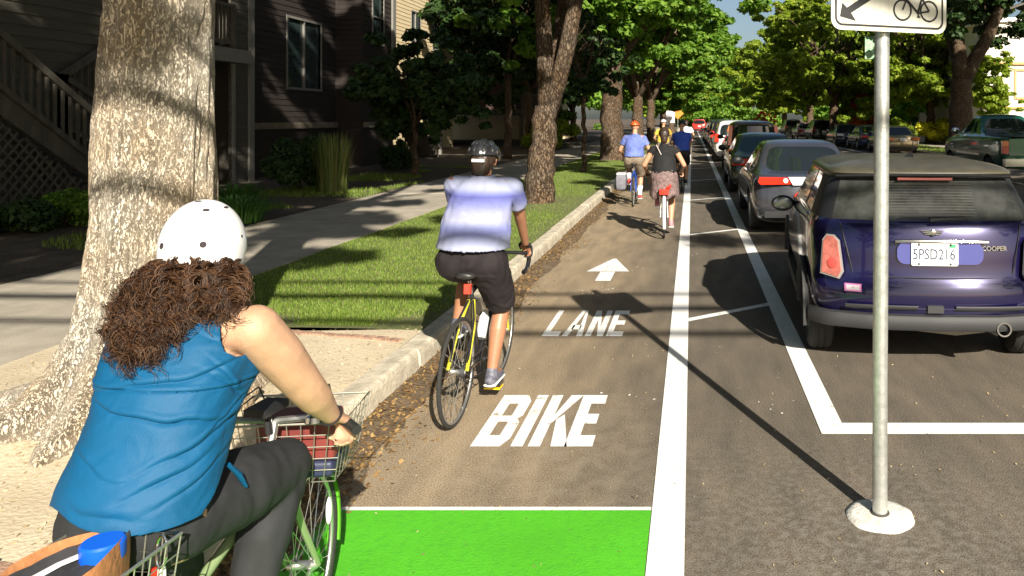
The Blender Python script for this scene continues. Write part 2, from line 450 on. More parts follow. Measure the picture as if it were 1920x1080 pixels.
# right hand verge
mb = MB(); mb.box((KR, Y0, -.05), (KR + .15, 150, .15)); mb.build("far_kerb", M_conc)["kind"] = 'structure'
mb = MB(); mb.box((KR + .15, Y0, -.02), (14.2, 150, .14)); mb.build("far_verge", M_lawn)["kind"] = 'structure'
mb = MB(); mb.box((14.2, Y0, -.02), (16.0, 150, .145)); mb.build("far_sidewalk", M_walk)["kind"] = 'structure'
mb = MB(); mb.box((16.0, Y0, -.02), (60, 150, .135)); mb.build("far_yard", M_lawn)["kind"] = 'structure'

# markings
def mark(name, polys, mat, z=.004):
    mb = MB()
    for p in polys: mb.sheet(p, z)
    o = mb.build(name, mat); o["kind"] = 'structure'; return o
def rect(x0, x1, y0, y1): return [(x0, y0), (x1, y0), (x1, y1), (x0, y1)]
mark("green_lane_paint", [rect(KX + .30, -.186, -3.0, 3.545)], M_green)
mark("green_lane_edge_line", [rect(KX + .30, -.186, 3.545, 3.575)], M_worn, .0045)
mark("lane_line", [rect(-.182, -.03, -3, 150)], M_white, .005)
mark("parking_line", [rect(.74, .885, 4.40, 150)], M_white, .005)
mark("parking_stall_line", [rect(.885, 6.0, 4.40, 4.56)], M_white, .005)
hatch = []
for y in (6.9, 11.95, 17.0, 22.3, 27.6, 33.0):
    a = y; b = y + .58 * (1 if y < 8 else 1.0)
    hatch.append([(-.03, a - .055), (.74, b - .055), (.74, b + .055), (-.03, a + .055)])
mark("buffer_hatching", hatch, M_worn, .004)
mark("right_stall_lines", [rect(9.0, 9.12, 6, 120), rect(9.12, 11.2, 18.6, 18.75), rect(9.12, 11.2, 27.3, 27.45), rect(9.12, 11.2, 35, 35.15)], M_white)
mark("lane_divider", [rect(5.6, 5.72, y, y + 2.5) for y in range(4, 120, 9)], M_white)

def letter(ch, x0, x1, y0, y1, sx, sy):
    """block capitals as strokes, sx wide uprights, sy tall bars"""
    ym = (y0 + y1) / 2
    q = lambda *r: [rect(*r)]
    if ch == 'I': return q(x0, x0 + sx, y0, y1)
    if ch == 'L': return q(x0, x0 + sx, y0, y1) + q(x0 + sx, x1, y0, y0 + sy)
    if ch == 'E': return q(x0, x0 + sx, y0, y1) + q(x0 + sx, x1, y0, y0 + sy) + q(x0 + sx, x1 - sx * .25, ym - sy/2, ym + sy/2) + q(x0 + sx, x1, y1 - sy, y1)
    if ch == 'B':
        c = sx * .5; h2 = sy * .62; r = q(x0, x0 + sx, y0, y1)
        r += q(x0 + sx, x1 - sx, y0, y0 + sy) + q(x0 + sx, x1 - sx, ym - h2/2, ym + h2/2) + q(x0 + sx, x1 - sx, y1 - sy, y1)
        r += [[(x1 - sx, y0), (x1 - c, y0), (x1, y0 + sy * .7), (x1, ym - sy * .35), (x1 - c * .7, ym), (x1 - sx, ym)], [(x1 - sx, ym), (x1 - c * .7, ym), (x1, ym + sy * .35), (x1, y1 - sy * .7), (x1 - c, y1), (x1 - sx, y1)]]
        return r
    if ch == 'K':
        return q(x0, x0 + sx, y0, y1) + [[(x0 + sx, ym - sy * .6), (x1 - sx, y1), (x1 + .01, y1), (x0 + sx, ym + sy * .35 - sy * .9)][:0] or
            [(x0 + sx, ym - sy * .55), (x1, y1), (x1 - sx * 1.15, y1), (x0 + sx, ym + sy * .35)],
            [(x0 + sx * 1.35, ym - sy * .1), (x1 - sx * 1.1, y0), (x1 + .015, y0), (x0 + sx * 1.9, ym + sy * .45)]]
    if ch == 'A':
        xm = (x0 + x1) / 2
        return [[(x0, y0), (x0 + sx, y0), (xm + sx * .15, y1), (xm - sx * .55, y1)], [(x1 - sx, y0), (x1, y0), (xm + sx * .55, y1), (xm + sx * .15, y1 - .004)],
                rect(x0 + sx * .95, x1 - sx * .95, y0 + (y1 - y0) * .24, y0 + (y1 - y0) * .24 + sy)]
    if ch == 'N':
        return q(x0, x0 + sx, y0, y1) + q(x1 - sx, x1, y0, y1) + [[(x0 + sx, y1 - .01), (x0 + sx, y1 - sy * 2.2), (x1 - sx, y0 + .01), (x1 - sx, y0 + sy * 2.2)]]
def word(name, s, spans, y0, y1, sx, sy, mat):
    pl = []
    for ch, (a, b) in zip(s, spans): pl += letter(ch, a, b, y0, y1, sx, sy)
    return mark(name, pl, mat)
word("bike_lettering", "BIKE", [(-1.215, -1.02), (-.995, -.92), (-.90, -.70), (-.72 + .045, -.50 + .005)][:3] + [(-.70, -.545)], 4.235, 5.02, .068, .15, M_worn)
word("lane_lettering", "LANE", [(-1.24, -1.10), (-1.075, -.905), (-.885, -.735), (-.71, -.575)], 6.38, 7.23, .05, .14, M_worn)
ax_, ay = -.985, 8.55
mark("lane_arrow", [[(ax_ - .085, ay), (ax_ + .085, ay), (ax_ + .085, ay + .55), (ax_ - .085, ay + .55)],
     [(ax_ - .25, ay + .53), (ax_ + .25, ay + .53), (ax_ + .02, ay + 1.35), (ax_ - .02, ay + 1.35)]], M_worn)
# splashes of spilt paint beside the markings
sp = []
for cx, cy, n in ((-.93, 8.1, 20), (-.50, 5.0, 5), (.62, 4.9, 6), (-.7, 9.3, 8), (-.05, 10.2, 5)):
    for _ in range(n):
        x = cx + random.gauss(0, .13); y = cy + random.gauss(0, .09); r = random.uniform(.003, .010)
        sp.append([(x + r * random.uniform(.5, 1.3) * math.cos(a), y + 1.6 * r * random.uniform(.5, 1.3) * math.sin(a)) for a in np.linspace(0, 2*math.pi, 8)[:-1]])
mark("paint_splashes", sp, M_worn, .0035)
# brick edging set in the strip (two rows across it)
def edging(name, a, b, lab):
    a, b = Vector(a), Vector(b); L = (b - a).length; d = (b - a) / L; n = int(L / .105)
    mb = MB()
    for i in range(n):
        c = a + d * ((i + .5) * L / n); c.z = strip_z(c.x, c.y) + .004
        s = d * .046; t = Vector((-d.y, d.x, 0)) * .032; z = random.uniform(.004, .014)
        vs = [c - s - t, c + s - t, c + s + t, c - s + t]
        mb.add([v + Vector((0, 0, -.03)) for v in vs] + [v + Vector((0, 0, z)) for v in vs], [(0,3,2,1),(4,5,6,7),(0,1,5,4),(1,2,6,5),(2,3,7,6),(3,0,4,7)])
    return tag(mb.build(name, M_brick), lab, "brick edging")
edging("brick_edging", (-3.35, 6.03, 0), (-2.15, 5.72, 0), "low brick edging between the lit lawn and the bare dirt")
edging("brick_edging", (-4.4, 3.30, 0), (-2.15, 2.72, 0), "low brick edging crossing the dirt left of the woman's rear basket")

# ---------------------------------------------------------------- loose ground cover (stuff)
def quads_obj(name, C, U, V, mat, kind='stuff', tri=False):
    """C centre, U, V half axes: n x 3 arrays"""
    n = len(C)
    if tri: vs = np.stack([C - U, C + U, C + V], 1).reshape(-1, 3); k = 3
    else: vs = np.stack([C - U - V, C + U - V, C + U + V, C - U + V], 1).reshape(-1, 3); k = 4
    me = bpy.data.meshes.new(name)
    me.vertices.add(n * k); me.vertices.foreach_set("co", vs.astype(np.float32).ravel())
    me.loops.add(n * k); me.loops.foreach_set("vertex_index", np.arange(n * k, dtype=np.int32))
    me.polygons.add(n); me.polygons.foreach_set("loop_start", np.arange(0, n * k, k, dtype=np.int32))
    me.update(calc_edges=True); me.validate()
    me.materials.append(mat)
    o = bpy.data.objects.new(name, me); COL.objects.link(o)
    if kind: o["kind"] = kind
    return o
def blades(name, xs, ys, zs, h, wd, mat, lean=.45):
    n = len(xs); a = rng.uniform(0, 2*np.pi, n); hh = h * rng.uniform(.55, 1.25, n)
    C = np.stack([xs, ys, zs], 1)
    U = np.stack([np.cos(a), np.sin(a), np.zeros(n)], 1) * (wd * rng.uniform(.6, 1.2, n))[:, None]
    b = rng.uniform(0, 2*np.pi, n); le = rng.uniform(0, lean, n)
    V = np.stack([np.cos(b) * le, np.sin(b) * le, np.ones(n)], 1) * hh[:, None]
    return quads_obj(name, C, U, V, mat, tri=True)
M_grass = leaf_mat("grass_blade", [(.07, .13, .014), (.13, .215, .024), (.19, .28, .04), (.30, .33, .10)], .35)
n = 120000
ys = 6.1 + 30 * rng.random(n) ** 2.0; xs = rng.uniform(-4.58, KX - .16, n)
keep = (ys > 6.25 + .25 * np.sin(xs * 5) + rng.normal(0, .1, n)) & (np.hypot(xs + 2.99, ys - 15.1) > .55)
# the lawn thins at the kerb and is bare round the second tree
keep &= rng.random(n) < np.clip((KX - .12 - xs) / .35, .25, 1)
keep &= ~((np.hypot(xs + 2.9, ys - 15.0) < 1.5) & (rng.random(n) < .75))
xs, ys = xs[keep], ys[keep]; zs = np.array([lawn_z(x, y) for x, y in zip(xs, ys)]) - .005
o = blades("grass", xs, ys, zs, .034, .0055, M_grass); o["label"] = "short green lawn between kerb and sidewalk"
n = 26000
ys = rng.uniform(9, 26, n); xs = rng.uniform(-9.3, -6.9, n)
keep = (np.array([noise.noise(Vector((x * .6, y * .5, 9))) for x, y in zip(xs, ys)]) > -.05)
xs, ys = xs[keep], ys[keep]; zs = np.array([yard_z(x, y) for x, y in zip(xs, ys)]) - .005
blades("yard_grass", xs, ys, zs, .09, .008, M_grass)
n = 9000
ys = rng.uniform(20, 60, n); xs = rng.uniform(KR + .2, 14.1, n)
blades("verge_grass", xs, ys, np.full(n, .14), .1, .012, M_grass)
# wet dirt gathered against the kerb
vs, fs = [], []
yy = np.linspace(2.4, 32, 240)
for i, y in enumerate(yy):
    wdt = .26 + .13 * noise.noise(Vector((0, y * .9, 1))) + .05 * noise.noise(Vector((0, y * 5, 2)))
    vs += [(KX - .01, y, .030 + .012 * noise.noise(Vector((3, y * 4, 0)))), (KX + wdt * .5, y, .013 + .006 * noise.noise(Vector((5, y * 5, 0)))), (KX + max(.06, wdt), y, .0015)]
mb = MB(); mb.add(vs, [(3*i+k, 3*i+k+1, 3*i+k+4, 3*i+k+3) for i in range(len(yy)-1) for k in range(2)])
o = mb.build("gutter_dirt", pm("gutter_silt", (.085, .058, .034), rough=.95, col2=(.17, .12, .07), scale=9, detail=9, bump=.9, bscale=50), smooth=True, ang=180); o["kind"] = 'structure'
# fallen leaves in the gutter, thinner across the lane and the strip
M_litter = leaf_mat("dead_leaf", [(.10, .055, .022), (.22, .13, .05), (.38, .25, .10), (.16, .085, .035), (.30, .19, .08)], .1)
def litter(name, xs, ys, zs, s, mat=None):
    n = len(xs); a = rng.uniform(0, 2*np.pi, n); t = rng.normal(0, .35, n); u = rng.normal(0, .35, n)
    sc = s * rng.uniform(.5, 1.3, n)
    U = np.stack([np.cos(a), np.sin(a), t], 1) * sc[:, None]; V = np.stack([-np.sin(a), np.cos(a), u], 1) * (sc * .55)[:, None]
    return quads_obj(name, np.stack([xs, ys, zs + sc * .3], 1), U, V, mat or M_litter)
n = 13000
ys = 2.6 + 32 * rng.random(n) ** 1.7
xs = KX + .03 + np.abs(rng.normal(0, .125, n)) * (1 + .35 * np.sin(ys * 1.9))
litter("leaf_litter", xs, ys, np.full(n, .004) + .035 * np.exp(-((xs - KX) / .14) ** 2) * rng.random(n), .0105)
n = 2600
ys = rng.uniform(2.0, 13, n); xs = rng.uniform(KX + .2, 4.5, n)
litter("road_debris", xs, ys, np.full(n, .004), .0055, leaf_mat("road_grit", [(.30, .23, .12), (.42, .34, .2), (.16, .11, .06)], .05))
n = 3600
ys = rng.uniform(2.0, 6.2, n); xs = rng.uniform(-4.5, KX - .1, n)
zs = np.array([strip_z(x, y) for x, y in zip(xs, ys)])
litter("straw_litter", xs, ys, zs, .008, leaf_mat("straw", [(.48, .38, .24), (.56, .46, .30), (.34, .25, .15), (.62, .53, .37)], .1))
# ---------------------------------------------------------------- trees and plants
def bark_mat(name, c1, c2, sc=9.0, bump=1.0):
    m, t, b = _base(name)
    tc = nn(t, "ShaderNodeTexCoord"); mp = nn(t, "ShaderNodeMapping"); mp.inputs["Scale"].default_value = (1, 1, .32)
    t.links.new(tc.outputs["Object"], mp.inputs[0])
    v = nn(t, "ShaderNodeTexVoronoi"); v.feature = 'DISTANCE_TO_EDGE'; v.inputs["Scale"].default_value = sc * 2.1
    n1 = nn(t, "ShaderNodeTexNoise"); n1.inputs["Scale"].default_value = sc; n1.inputs["Detail"].default_value = 8; n1.inputs["Roughness"].default_value = .7
    n2 = nn(t, "ShaderNodeTexNoise"); n2.inputs["Scale"].default_value = 2.3; n2.inputs["Detail"].default_value = 3
    t.links.new(mp.outputs[0], n1.inputs["Vector"]); t.links.new(tc.outputs["Object"], n2.inputs["Vector"])
    ad = nn(t, "ShaderNodeMixRGB"); ad.blend_type = 'ADD'; ad.inputs[0].default_value = .18
    t.links.new(mp.outputs[0], ad.inputs[1]); t.links.new(n1.outputs["Color"], ad.inputs[2]); t.links.new(ad.outputs[0], v.inputs["Vector"])
    cr = nn(t, "ShaderNodeValToRGB"); cr.color_ramp.elements[0].position = 0; cr.color_ramp.elements[1].position = .16
    t.links.new(v.outputs["Distance"], cr.inputs[0])
    mu = nn(t, "ShaderNodeMath", operation='MULTIPLY'); t.links.new(cr.outputs[0], mu.inputs[0]); t.links.new(n1.outputs["Fac"], mu.inputs[1])
    c = nn(t, "ShaderNodeValToRGB"); c.color_ramp.elements[0].position = .08; c.color_ramp.elements[1].position = .55
    c.color_ramp.elements[0].color = c4(c2); c.color_ramp.elements[1].color = c4(c1)
    t.links.new(mu.outputs[0], c.inputs[0])
    st = nn(t, "ShaderNodeValToRGB"); st.color_ramp.elements[0].position = .35; st.color_ramp.elements[1].position = .72
    st.color_ramp.elements[0].color = (1, 1, 1, 1); st.color_ramp.elements[1].color = (.95, .72, .48, 1)
    t.links.new(n2.outputs["Fac"], st.inputs[0])
    mm = nn(t, "ShaderNodeMixRGB"); mm.blend_type = 'MULTIPLY'; mm.inputs[0].default_value = .7
    t.links.new(c.outputs[0], mm.inputs[1]); t.links.new(st.outputs[0], mm.inputs[2])
    t.links.new(mm.outputs[0], b.inputs["Base Color"]); b.inputs["Roughness"].default_value = .95; b.inputs["Specular IOR Level"].default_value = .1
    bp = nn(t, "ShaderNodeBump"); bp.inputs["Strength"].default_value = bump; bp.inputs["Distance"].default_value = .03
    t.links.new(mu.outputs[0], bp.inputs["Height"]); t.links.new(bp.outputs[0], b.inputs["Normal"])
    return m
M_bark = bark_mat("pale_bark", (.72, .66, .55), (.47, .41, .33), 20, 1.0)
M_bark2 = bark_mat("brown_bark", (.17, .13, .095), (.05, .036, .026), 10)
M_leafL = leaf_mat("left_leaves", [(.07, .15, .016), (.12, .24, .026), (.18, .32, .04), (.26, .38, .06)], .5)
M_leafR = leaf_mat("right_leaves", [(.10, .17, .014), (.20, .29, .022), (.30, .38, .036), (.40, .44, .07)], .5)
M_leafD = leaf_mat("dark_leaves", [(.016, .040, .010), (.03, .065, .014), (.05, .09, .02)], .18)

def crown(name, clumps, n, size, mat, parent=None, seed=1, off=(0, 0, 0), flat=.55, kind=None):
    """clumps: (cx,cy,cz,r). leaves are spread in flattened sprays through each clump"""
    n = int(n * 4.2); size = size * .49
    g = np.random.default_rng(seed)
    cl = np.array(clumps, float); wt = cl[:, 3] ** 2; wt /= wt.sum()
    idx = g.choice(len(cl), n, p=wt); c = cl[idx]
    d = g.normal(0, 1, (n, 3)); d /= np.linalg.norm(d, axis=1)[:, None]
    rad = g.random(n) ** .45
    pts = c[:, :3] + d * (rad * c[:, 3])[:, None] * np.array([1, 1, flat])
    nr = d * .8 + np.array([0, 0, .7]) + g.normal(0, .55, (n, 3)); nr /= np.linalg.norm(nr, axis=1)[:, None]
    t = g.normal(0, 1, (n, 3)); U = np.cross(nr, t); U /= np.linalg.norm(U, axis=1)[:, None]; V = np.cross(nr, U)
    s = size * g.uniform(.55, 1.3, n)
    o = quads_obj(name, pts - np.array(off), U * (s * .5)[:, None], V * (s * .85)[:, None], mat, kind=kind)
    if parent: o.parent = parent
    return o
def crown_clumps(c, rad, n, cr, seed, low=-1.0, sub=11):
    """clump centres through an ellipsoid, each broken into smaller sprays"""
    g = random.Random(seed); out = []
    while len(out) < n * sub:
        while True:
            p = [g.uniform(-1, 1) for _ in range(3)]
            q = sum(x * x for x in p)
            if .12 < q < 1 and p[2] > low: break
        b = [c[i] + p[i] * rad[i] for i in range(3)]
        for _ in range(sub):
            r = cr * g.uniform(.22, .5)
            out.append((b[0] + g.gauss(0, cr * .7), b[1] + g.gauss(0, cr * .7), b[2] + g.gauss(0, cr * .45), r))
    return out
def trunk_mesh(path, radii, n=28, seed=0, flare=0, ridges=7, off=(0, 0, 0)):
    """lumpy trunk with root flare"""
    mb = MB(); vs = []; m = len(path)
    for i in range(m):
        p = Vector(path[i])
        for k in range(n):
            a = 2*math.pi*k/n
            z = p.z
            fl = flare * math.exp(-max(0, z - path[0][2]) / .33)
            r = radii[i] * (1 + .07 * noise.noise(Vector((math.cos(a) * 1.8, math.sin(a) * 1.8, z * 1.1 + seed))) + .025 * math.sin(a * 11 + 2 * noise.noise(Vector((0, seed, z * 2)))))
            r += fl * (.55 + .45 * math.sin(a * ridges * .5 + seed * 1.7) + .3 * noise.noise(Vector((math.cos(a) * 2.5, math.sin(a) * 2.5, seed))))
            vs.append(p + Vector((math.cos(a) * r, math.sin(a) * r, 0)))
    fs = [(i*n+k, i*n+(k+1) % n, (i+1)*n+(k+1) % n, (i+1)*n+k) for i in range(m-1) for k in range(n)]
    fs.append(tuple((m-1)*n+k for k in range(n)))
    mb.add(vs, fs); return mb
def limb(mb, a, d, L, r, g, depth, out=None):
    """a wandering tapered limb with side limbs"""
    pts = [Vector(a)]; d = Vector(d).normalized(); n = 6
    for i in range(n):
        d = (d + Vector((g.uniform(-.16, .16), g.uniform(-.16, .16), g.uniform(-.05, .14)))).normalized()
        pts.append(pts[-1] + d * (L / n))
    rs = [r * (1 - .75 * i / n) for i in range(n + 1)]
    mb.tube(pts, rs, 8)
    if depth:
        for i in (2, 3, 4, 5):
            a2 = g.uniform(0, 6.28); sd_ = Vector((math.cos(a2), math.sin(a2), g.uniform(.05, .5)))
            limb(mb, pts[i], (d * .5 + sd_ * .8), L * g.uniform(.45, .65), rs[i] * .6, g, depth - 1)
    return pts
def tree(name, label, loc, h, tr, base, rad, mat, bark, seed, n=9000, leaf=.2, ncl=26, cr=1.2, group=None, lean=(0, 0), fork=None, low=-1.0, cc=None, flare=None, sub=11, cat="tree"):
    t = thing(name, label, cat, loc, group=group)
    g = random.Random(seed)
    hb = fork if fork else base + .4
    m = 14
    path = [(lean[0] * (i/m) ** 1.2 + .03 * g.gauss(0, 1) * (i > 1), lean[1] * (i/m) ** 1.2 + .03 * g.gauss(0, 1) * (i > 1), -.08 + (hb + .08) * (i/m)) for i in range(m + 1)]
    rr = [tr * (1 - .22 * i/m) for i in range(m + 1)]
    mb = trunk_mesh(path, rr, 24, seed, flare if flare is not None else tr * .45)
    top = Vector(path[-1])
    nl = 5 if not fork else 3
    if fork:
        fd = [(-.03, .06, 1), (.40, .02, 1), (.10, .35, 1)]
    a0 = g.uniform(0, 6.28)
    for i in range(nl):
        a = a0 + i * 6.28 / nl + g.uniform(-.3, .3)
        limb(mb, top - Vector((0, 0, .3)), fd[i] if fork else (math.cos(a) * .55, math.sin(a) * .55, 1.0), (h - hb) * .7, tr * (.66 if fork else .52), g, 2)
    mb.build("trunk", bark, t, smooth=True, ang=180)
    c = cc if cc else (lean[0], lean[1], base + (h - base) * .5)
    crown("crown", crown_clumps(c, (rad, rad, (h - base) * .5), ncl, cr, seed + 50, low, sub), n, leaf, mat, t, seed)
    return t

# --- the near street tree, with its flared roots
t = thing("street_tree", "thick pale barked tree with flared roots left of the helmeted woman", "tree", TA)
pth = []; rds = []
for i in range(190):
    z = -.12 + 5.3 * (i / 189) ** 1.25
    pth.append((-.05 * math.sin(z * .8) + .02 * z, .02 * z, z)); rds.append(.305 - .022 * z + .09 * math.exp(-max(z, 0) / .8))
mb = trunk_mesh(pth, rds, 200, 3.3, .34, 7)
nb = 200
for i, v in enumerate(mb.v):   # bark plates and furrows in relief
    k = i % nb; p0 = Vector(pth[i // nb]); a = 2*math.pi*k/nb; z = v[2]
    q = Vector((math.cos(a) * 4.2, math.sin(a) * 4.2, z * 1.5)); wv = noise.noise(q * .6) * .8
    rdg = abs(noise.noise(q * 1.6 + Vector((wv, wv, wv)))); fine = noise.noise(Vector((math.cos(a) * 13, math.sin(a) * 13, z * 6)))
    d = -.020 * max(0, 1 - rdg * 5) + .007 * fine + .010 * noise.noise(q * .7)
    mb.v[i] = (v[0] + math.cos(a) * d, v[1] + math.sin(a) * d, z)
for a, L, r in ((190, 1.15, .13), (228, 1.0, .15), (268, .8, .14), (318, .85, .13), (350, .7, .11), (150, .8, .12)):
    d = Vector((math.cos(R(a)), math.sin(R(a)), 0)); s0 = Vector((-d.y, d.x, 0))
    mb.tube([d * .22 + Vector((0, 0, .55)), d * .36 + Vector((0, 0, .26)), d * .55 + s0 * .03 + Vector((0, 0, .11)), d * (L * .8) - s0 * .03 + Vector((0, 0, .03)), d * L + Vector((0, 0, -.05))],
            [r * .95, r * 1.0, r * .85, r * .6, r * .25], 12)
g = random.Random(4)
for a, e in ((20, 1.0), (100, 1.1), (170, .8), (250, 1.0), (310, .9)):
    limb(mb, (.05, .1, 4.6), (math.cos(R(a)) * .75, math.sin(R(a)) * .75, e), 6.5, .17, g, 2)
mb.build("trunk", M_bark, t, smooth=True, ang=180)
crown("crown", crown_clumps((.35, .9, 11.2), (4.8, 4.6, 6.0), 40, 1.15, 11, -.72), 12500, .21, M_leafL, t, 11)

# --- street trees further along the left strip
tree("street_tree", "forked street tree on the lawn behind the cyclist in striped shirt", (-2.99, 15.1, .15), 14, .285, 4.4, 4.3, M_leafL, M_bark2, 21, 13000, .2, 30, 1.25, fork=1.9, lean=(.12, 0), low=-.8)
LG = "street trees along the left kerb"
tree("street_tree", "stout street tree left of the rider in an orange helmet", (-3.1, 30, .15), 14, .46, 3.4, 4.6, M_leafL, M_bark2, 22, 15000, .24, 34, 1.3, LG, low=-.9)
for x, y, s, lab in ((-3.0, 43, 23, "left street tree next beyond the stout trunk beside the orange helmet"), (-2.9, 55, 24, "third leafy street tree beyond the orange helmeted rider's, on the left kerb"),
                (-2.6, 70, 25, "fourth leafy tree beyond the orange helmeted rider's, on the left kerb")):
    tree("street_tree", lab, (x, y, .15), 14.5, .33, 2.6, 4.7, M_leafL, M_bark2, s, 13000, .29, 34, 1.35, LG)
tree("street_tree", "farthest left street tree, closing the view above the yellow shirt", (-2.4, 92, .15), 13, .35, 2.0, 5.2, M_leafR, M_bark2, 26, 11000, .4, 32, 1.7, LG)
tree("sapling", "thin young tree on the lawn between the two thick trunks", (-3.25, 23.2, .15), 5.2, .075, 2.6, 1.2, M_leafD, M_bark2, 27, 900, .17, 8, .5, flare=.02)
# --- yard trees in front of the houses
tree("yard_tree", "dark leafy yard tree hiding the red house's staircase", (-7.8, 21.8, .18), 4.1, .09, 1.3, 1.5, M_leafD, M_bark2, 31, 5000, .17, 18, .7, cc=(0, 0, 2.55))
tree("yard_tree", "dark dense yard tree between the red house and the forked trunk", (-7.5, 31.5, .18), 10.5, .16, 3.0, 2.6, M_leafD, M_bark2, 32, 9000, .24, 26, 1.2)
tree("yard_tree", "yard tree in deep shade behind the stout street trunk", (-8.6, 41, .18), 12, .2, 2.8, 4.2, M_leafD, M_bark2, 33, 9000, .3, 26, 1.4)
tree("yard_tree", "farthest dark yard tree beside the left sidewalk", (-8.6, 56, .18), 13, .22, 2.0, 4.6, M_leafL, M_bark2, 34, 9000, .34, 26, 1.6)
# --- trees of the right hand side
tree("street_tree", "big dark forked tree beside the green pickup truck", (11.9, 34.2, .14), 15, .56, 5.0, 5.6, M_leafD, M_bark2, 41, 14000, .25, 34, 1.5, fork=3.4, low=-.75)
RG = "leafy trees along the right kerb"
tree("street_tree", "yellow green spreading tree right of the sky gap, over the dark wagon", (9.9, 54, .14), 11.8, .34, 2.9, 5.9, M_leafR, M_bark2, 42, 27000, .25, 46, 1.3, RG, cc=(.3, 0, 6.3))
tree("street_tree", "yellow green tree behind the sign post's top", (15.6, 50.5, .14), 11.5, .3, 2.7, 4.4, M_leafR, M_bark2, 43, 17000, .24, 34, 1.25, RG)
tree("street_tree", "second yellow green tree beyond the dark wagon, on the right kerb", (11.0, 72, .14), 11.5, .36, 2.6, 6.2, M_leafR, M_bark2, 44, 20000, .31, 40, 1.6, RG)
tree("street_tree", "farthest right street tree, below the gap of sky", (11.5, 96, .14), 11.0, .4, 2.0, 7.0, M_leafR, M_bark2, 45, 16000, .38, 38, 1.9, RG)
tree("yard_tree", "small leafy tree between the big dark trunk and the cream house", (15.2, 39.5, .14), 5.0, .1, 1.4, 1.6, M_leafR, M_bark2, 46, 3500, .17, 16, .7)
tree("yard_tree", "pale green tree above the white garden wall, left of the dark trunk", (16.8, 52, .14), 9.5, .2, 2.6, 3.2, M_leafR, M_bark2, 47, 11000, .24, 24, 1.1)
# --- the trees that shade the houses and the far road (behind the photographer)
tree("street_tree", "street tree behind the photographer on the left kerb", (-3.2, -7.2, .15), 21, .33, 5.6, 4.6, M_leafL, M_bark, 51, 14000, .24, 44, 1.25, low=-.5, cc=(1.6, 0, 13.2))
tree("street_tree", "second street tree behind the photographer on the left kerb", (-3.4, -18, .15), 21, .33, 4.6, 5.4, M_leafL, M_bark, 52, 12000, .26, 34, 1.5)
tree("street_tree", "tall street tree behind the photographer on the right kerb", (12.2, -1.5, .14), 17, .4, 5.0, 5.4, M_leafR, M_bark2, 53, 12000, .27, 34, 1.5)
tree("street_tree", "street tree across the road level with the photographer", (12.4, 9, .14), 16, .4, 4.5, 5.2, M_leafR, M_bark2, 54, 11000, .26, 32, 1.5)
tree("street_tree", "yard tree across the road beyond the far sidewalk", (17.8, 15.5, .14), 17, .4, 5.2, 5.4, M_leafR, M_bark2, 55, 11000, .26, 32, 1.5)

# distant woods closing the street
g = random.Random(9)
cl = []
for _ in range(150):
    x = g.uniform(-95, 110); y = g.uniform(118, 150)
    if -3 < x < 11: y = g.uniform(170, 190)
    cl.append((x, y, g.uniform(1.0, 9.5 if not (-3 < x < 11) else 6), g.uniform(1.6, 3.4)))
for _ in range(95):
    cl.append((g.uniform(-5, 14), g.uniform(166, 185), g.uniform(1.0, 17.5), g.uniform(2.2, 3.6)))
for _ in range(70):
    cl.append((g.uniform(22, 75), g.uniform(60, 95), g.uniform(.5, 9), g.uniform(1.4, 3)))
for _ in range(110):
    cl.append((g.uniform(17.5, 24), g.uniform(56, 118), g.uniform(.3, 4.5), g.uniform(1.1, 2.0)))
for _ in range(60):
    x = g.uniform(-95, 110); cl.append((x if not -3 < x < 11.5 else x + 30, g.uniform(112, 120), g.uniform(.2, 1.6), 1.8))
for _ in range(60):
    cl.append((g.uniform(-60, -17), g.uniform(50, 100), g.uniform(.5, 9), g.uniform(1.4, 3)))
o = crown("distant_trees", cl, 50000, .70, M_leafL, None, 3, kind='stuff'); o["label"] = "distant mass of trees closing the street"; o["category"] = "trees"

# --- shrubs and plants
def shrub(name, label, loc, r, hgt, mat, seed, n=1500, leaf=.07, cat="shrub", group=None):
    t = thing(name, label, cat, loc, group=group); g = random.Random(seed)
    mb = MB()
    for _ in range(9):
        a = g.uniform(0, 6.28); mb.tube([(0, 0, -.05), (math.cos(a) * r * .3, math.sin(a) * r * .3, hgt * .4), (math.cos(a) * r * .6, math.sin(a) * r * .6, hgt * .8)], [.014, .01, .004], 5)
    mb.build("stem", M_bark2, t, smooth=True)
    cl = [(g.gauss(0, r * .42), g.gauss(0, r * .42), hgt * g.uniform(.2, .85), r * g.uniform(.22, .42)) for _ in range(18)]
    crown("foliage", cl, n, leaf, mat, t, seed, flat=.8); return t
def strap_plant(name, label, loc, r, hgt, mat, seed, n=160, wd=.014, cat="plant", upright=.3, group=None):
    """tussock of long arching leaves"""
    g = random.Random(seed); mb = MB()
    for _ in range(n):
        a = g.uniform(0, 6.28); q = g.random() ** .7 * r * .45; L = hgt * g.uniform(.65, 1.15); out_ = g.uniform(.05, 1) * (1 - upright) * hgt * .9
        d = Vector((math.cos(a), math.sin(a), 0)); sdv = Vector((-d.y, d.x, 0)) * wd
        pts = []
        for k in range(5):
            s = k / 4; z = L * (s - (1 - upright) * .55 * s ** 2.4); pts.append(d * (q + out_ * s ** 1.6) + Vector((0, 0, z)))
        vs = []
        for k, p in enumerate(pts):
            w_ = sdv * (1 - .9 * (k / 4) ** 2); vs += [p - w_, p + w_]
        mb.add(vs, [(2*k, 2*k+1, 2*k+3, 2*k+2) for k in range(4)])
    o = mb.build(name, mat); o.location = loc
    return tag(o, label, cat, group)
M_strap = leaf_mat("strap_leaf", [(.035, .10, .02), (.07, .17, .03), (.11, .22, .05)], .3)
M_reed = leaf_mat("reed_leaf", [(.08, .12, .03), (.16, .20, .05), (.26, .26, .09)], .3)
M_yel = leaf_mat("yellow_leaf", [(.42, .42, .02), (.60, .56, .03), (.70, .66, .06)], .3)
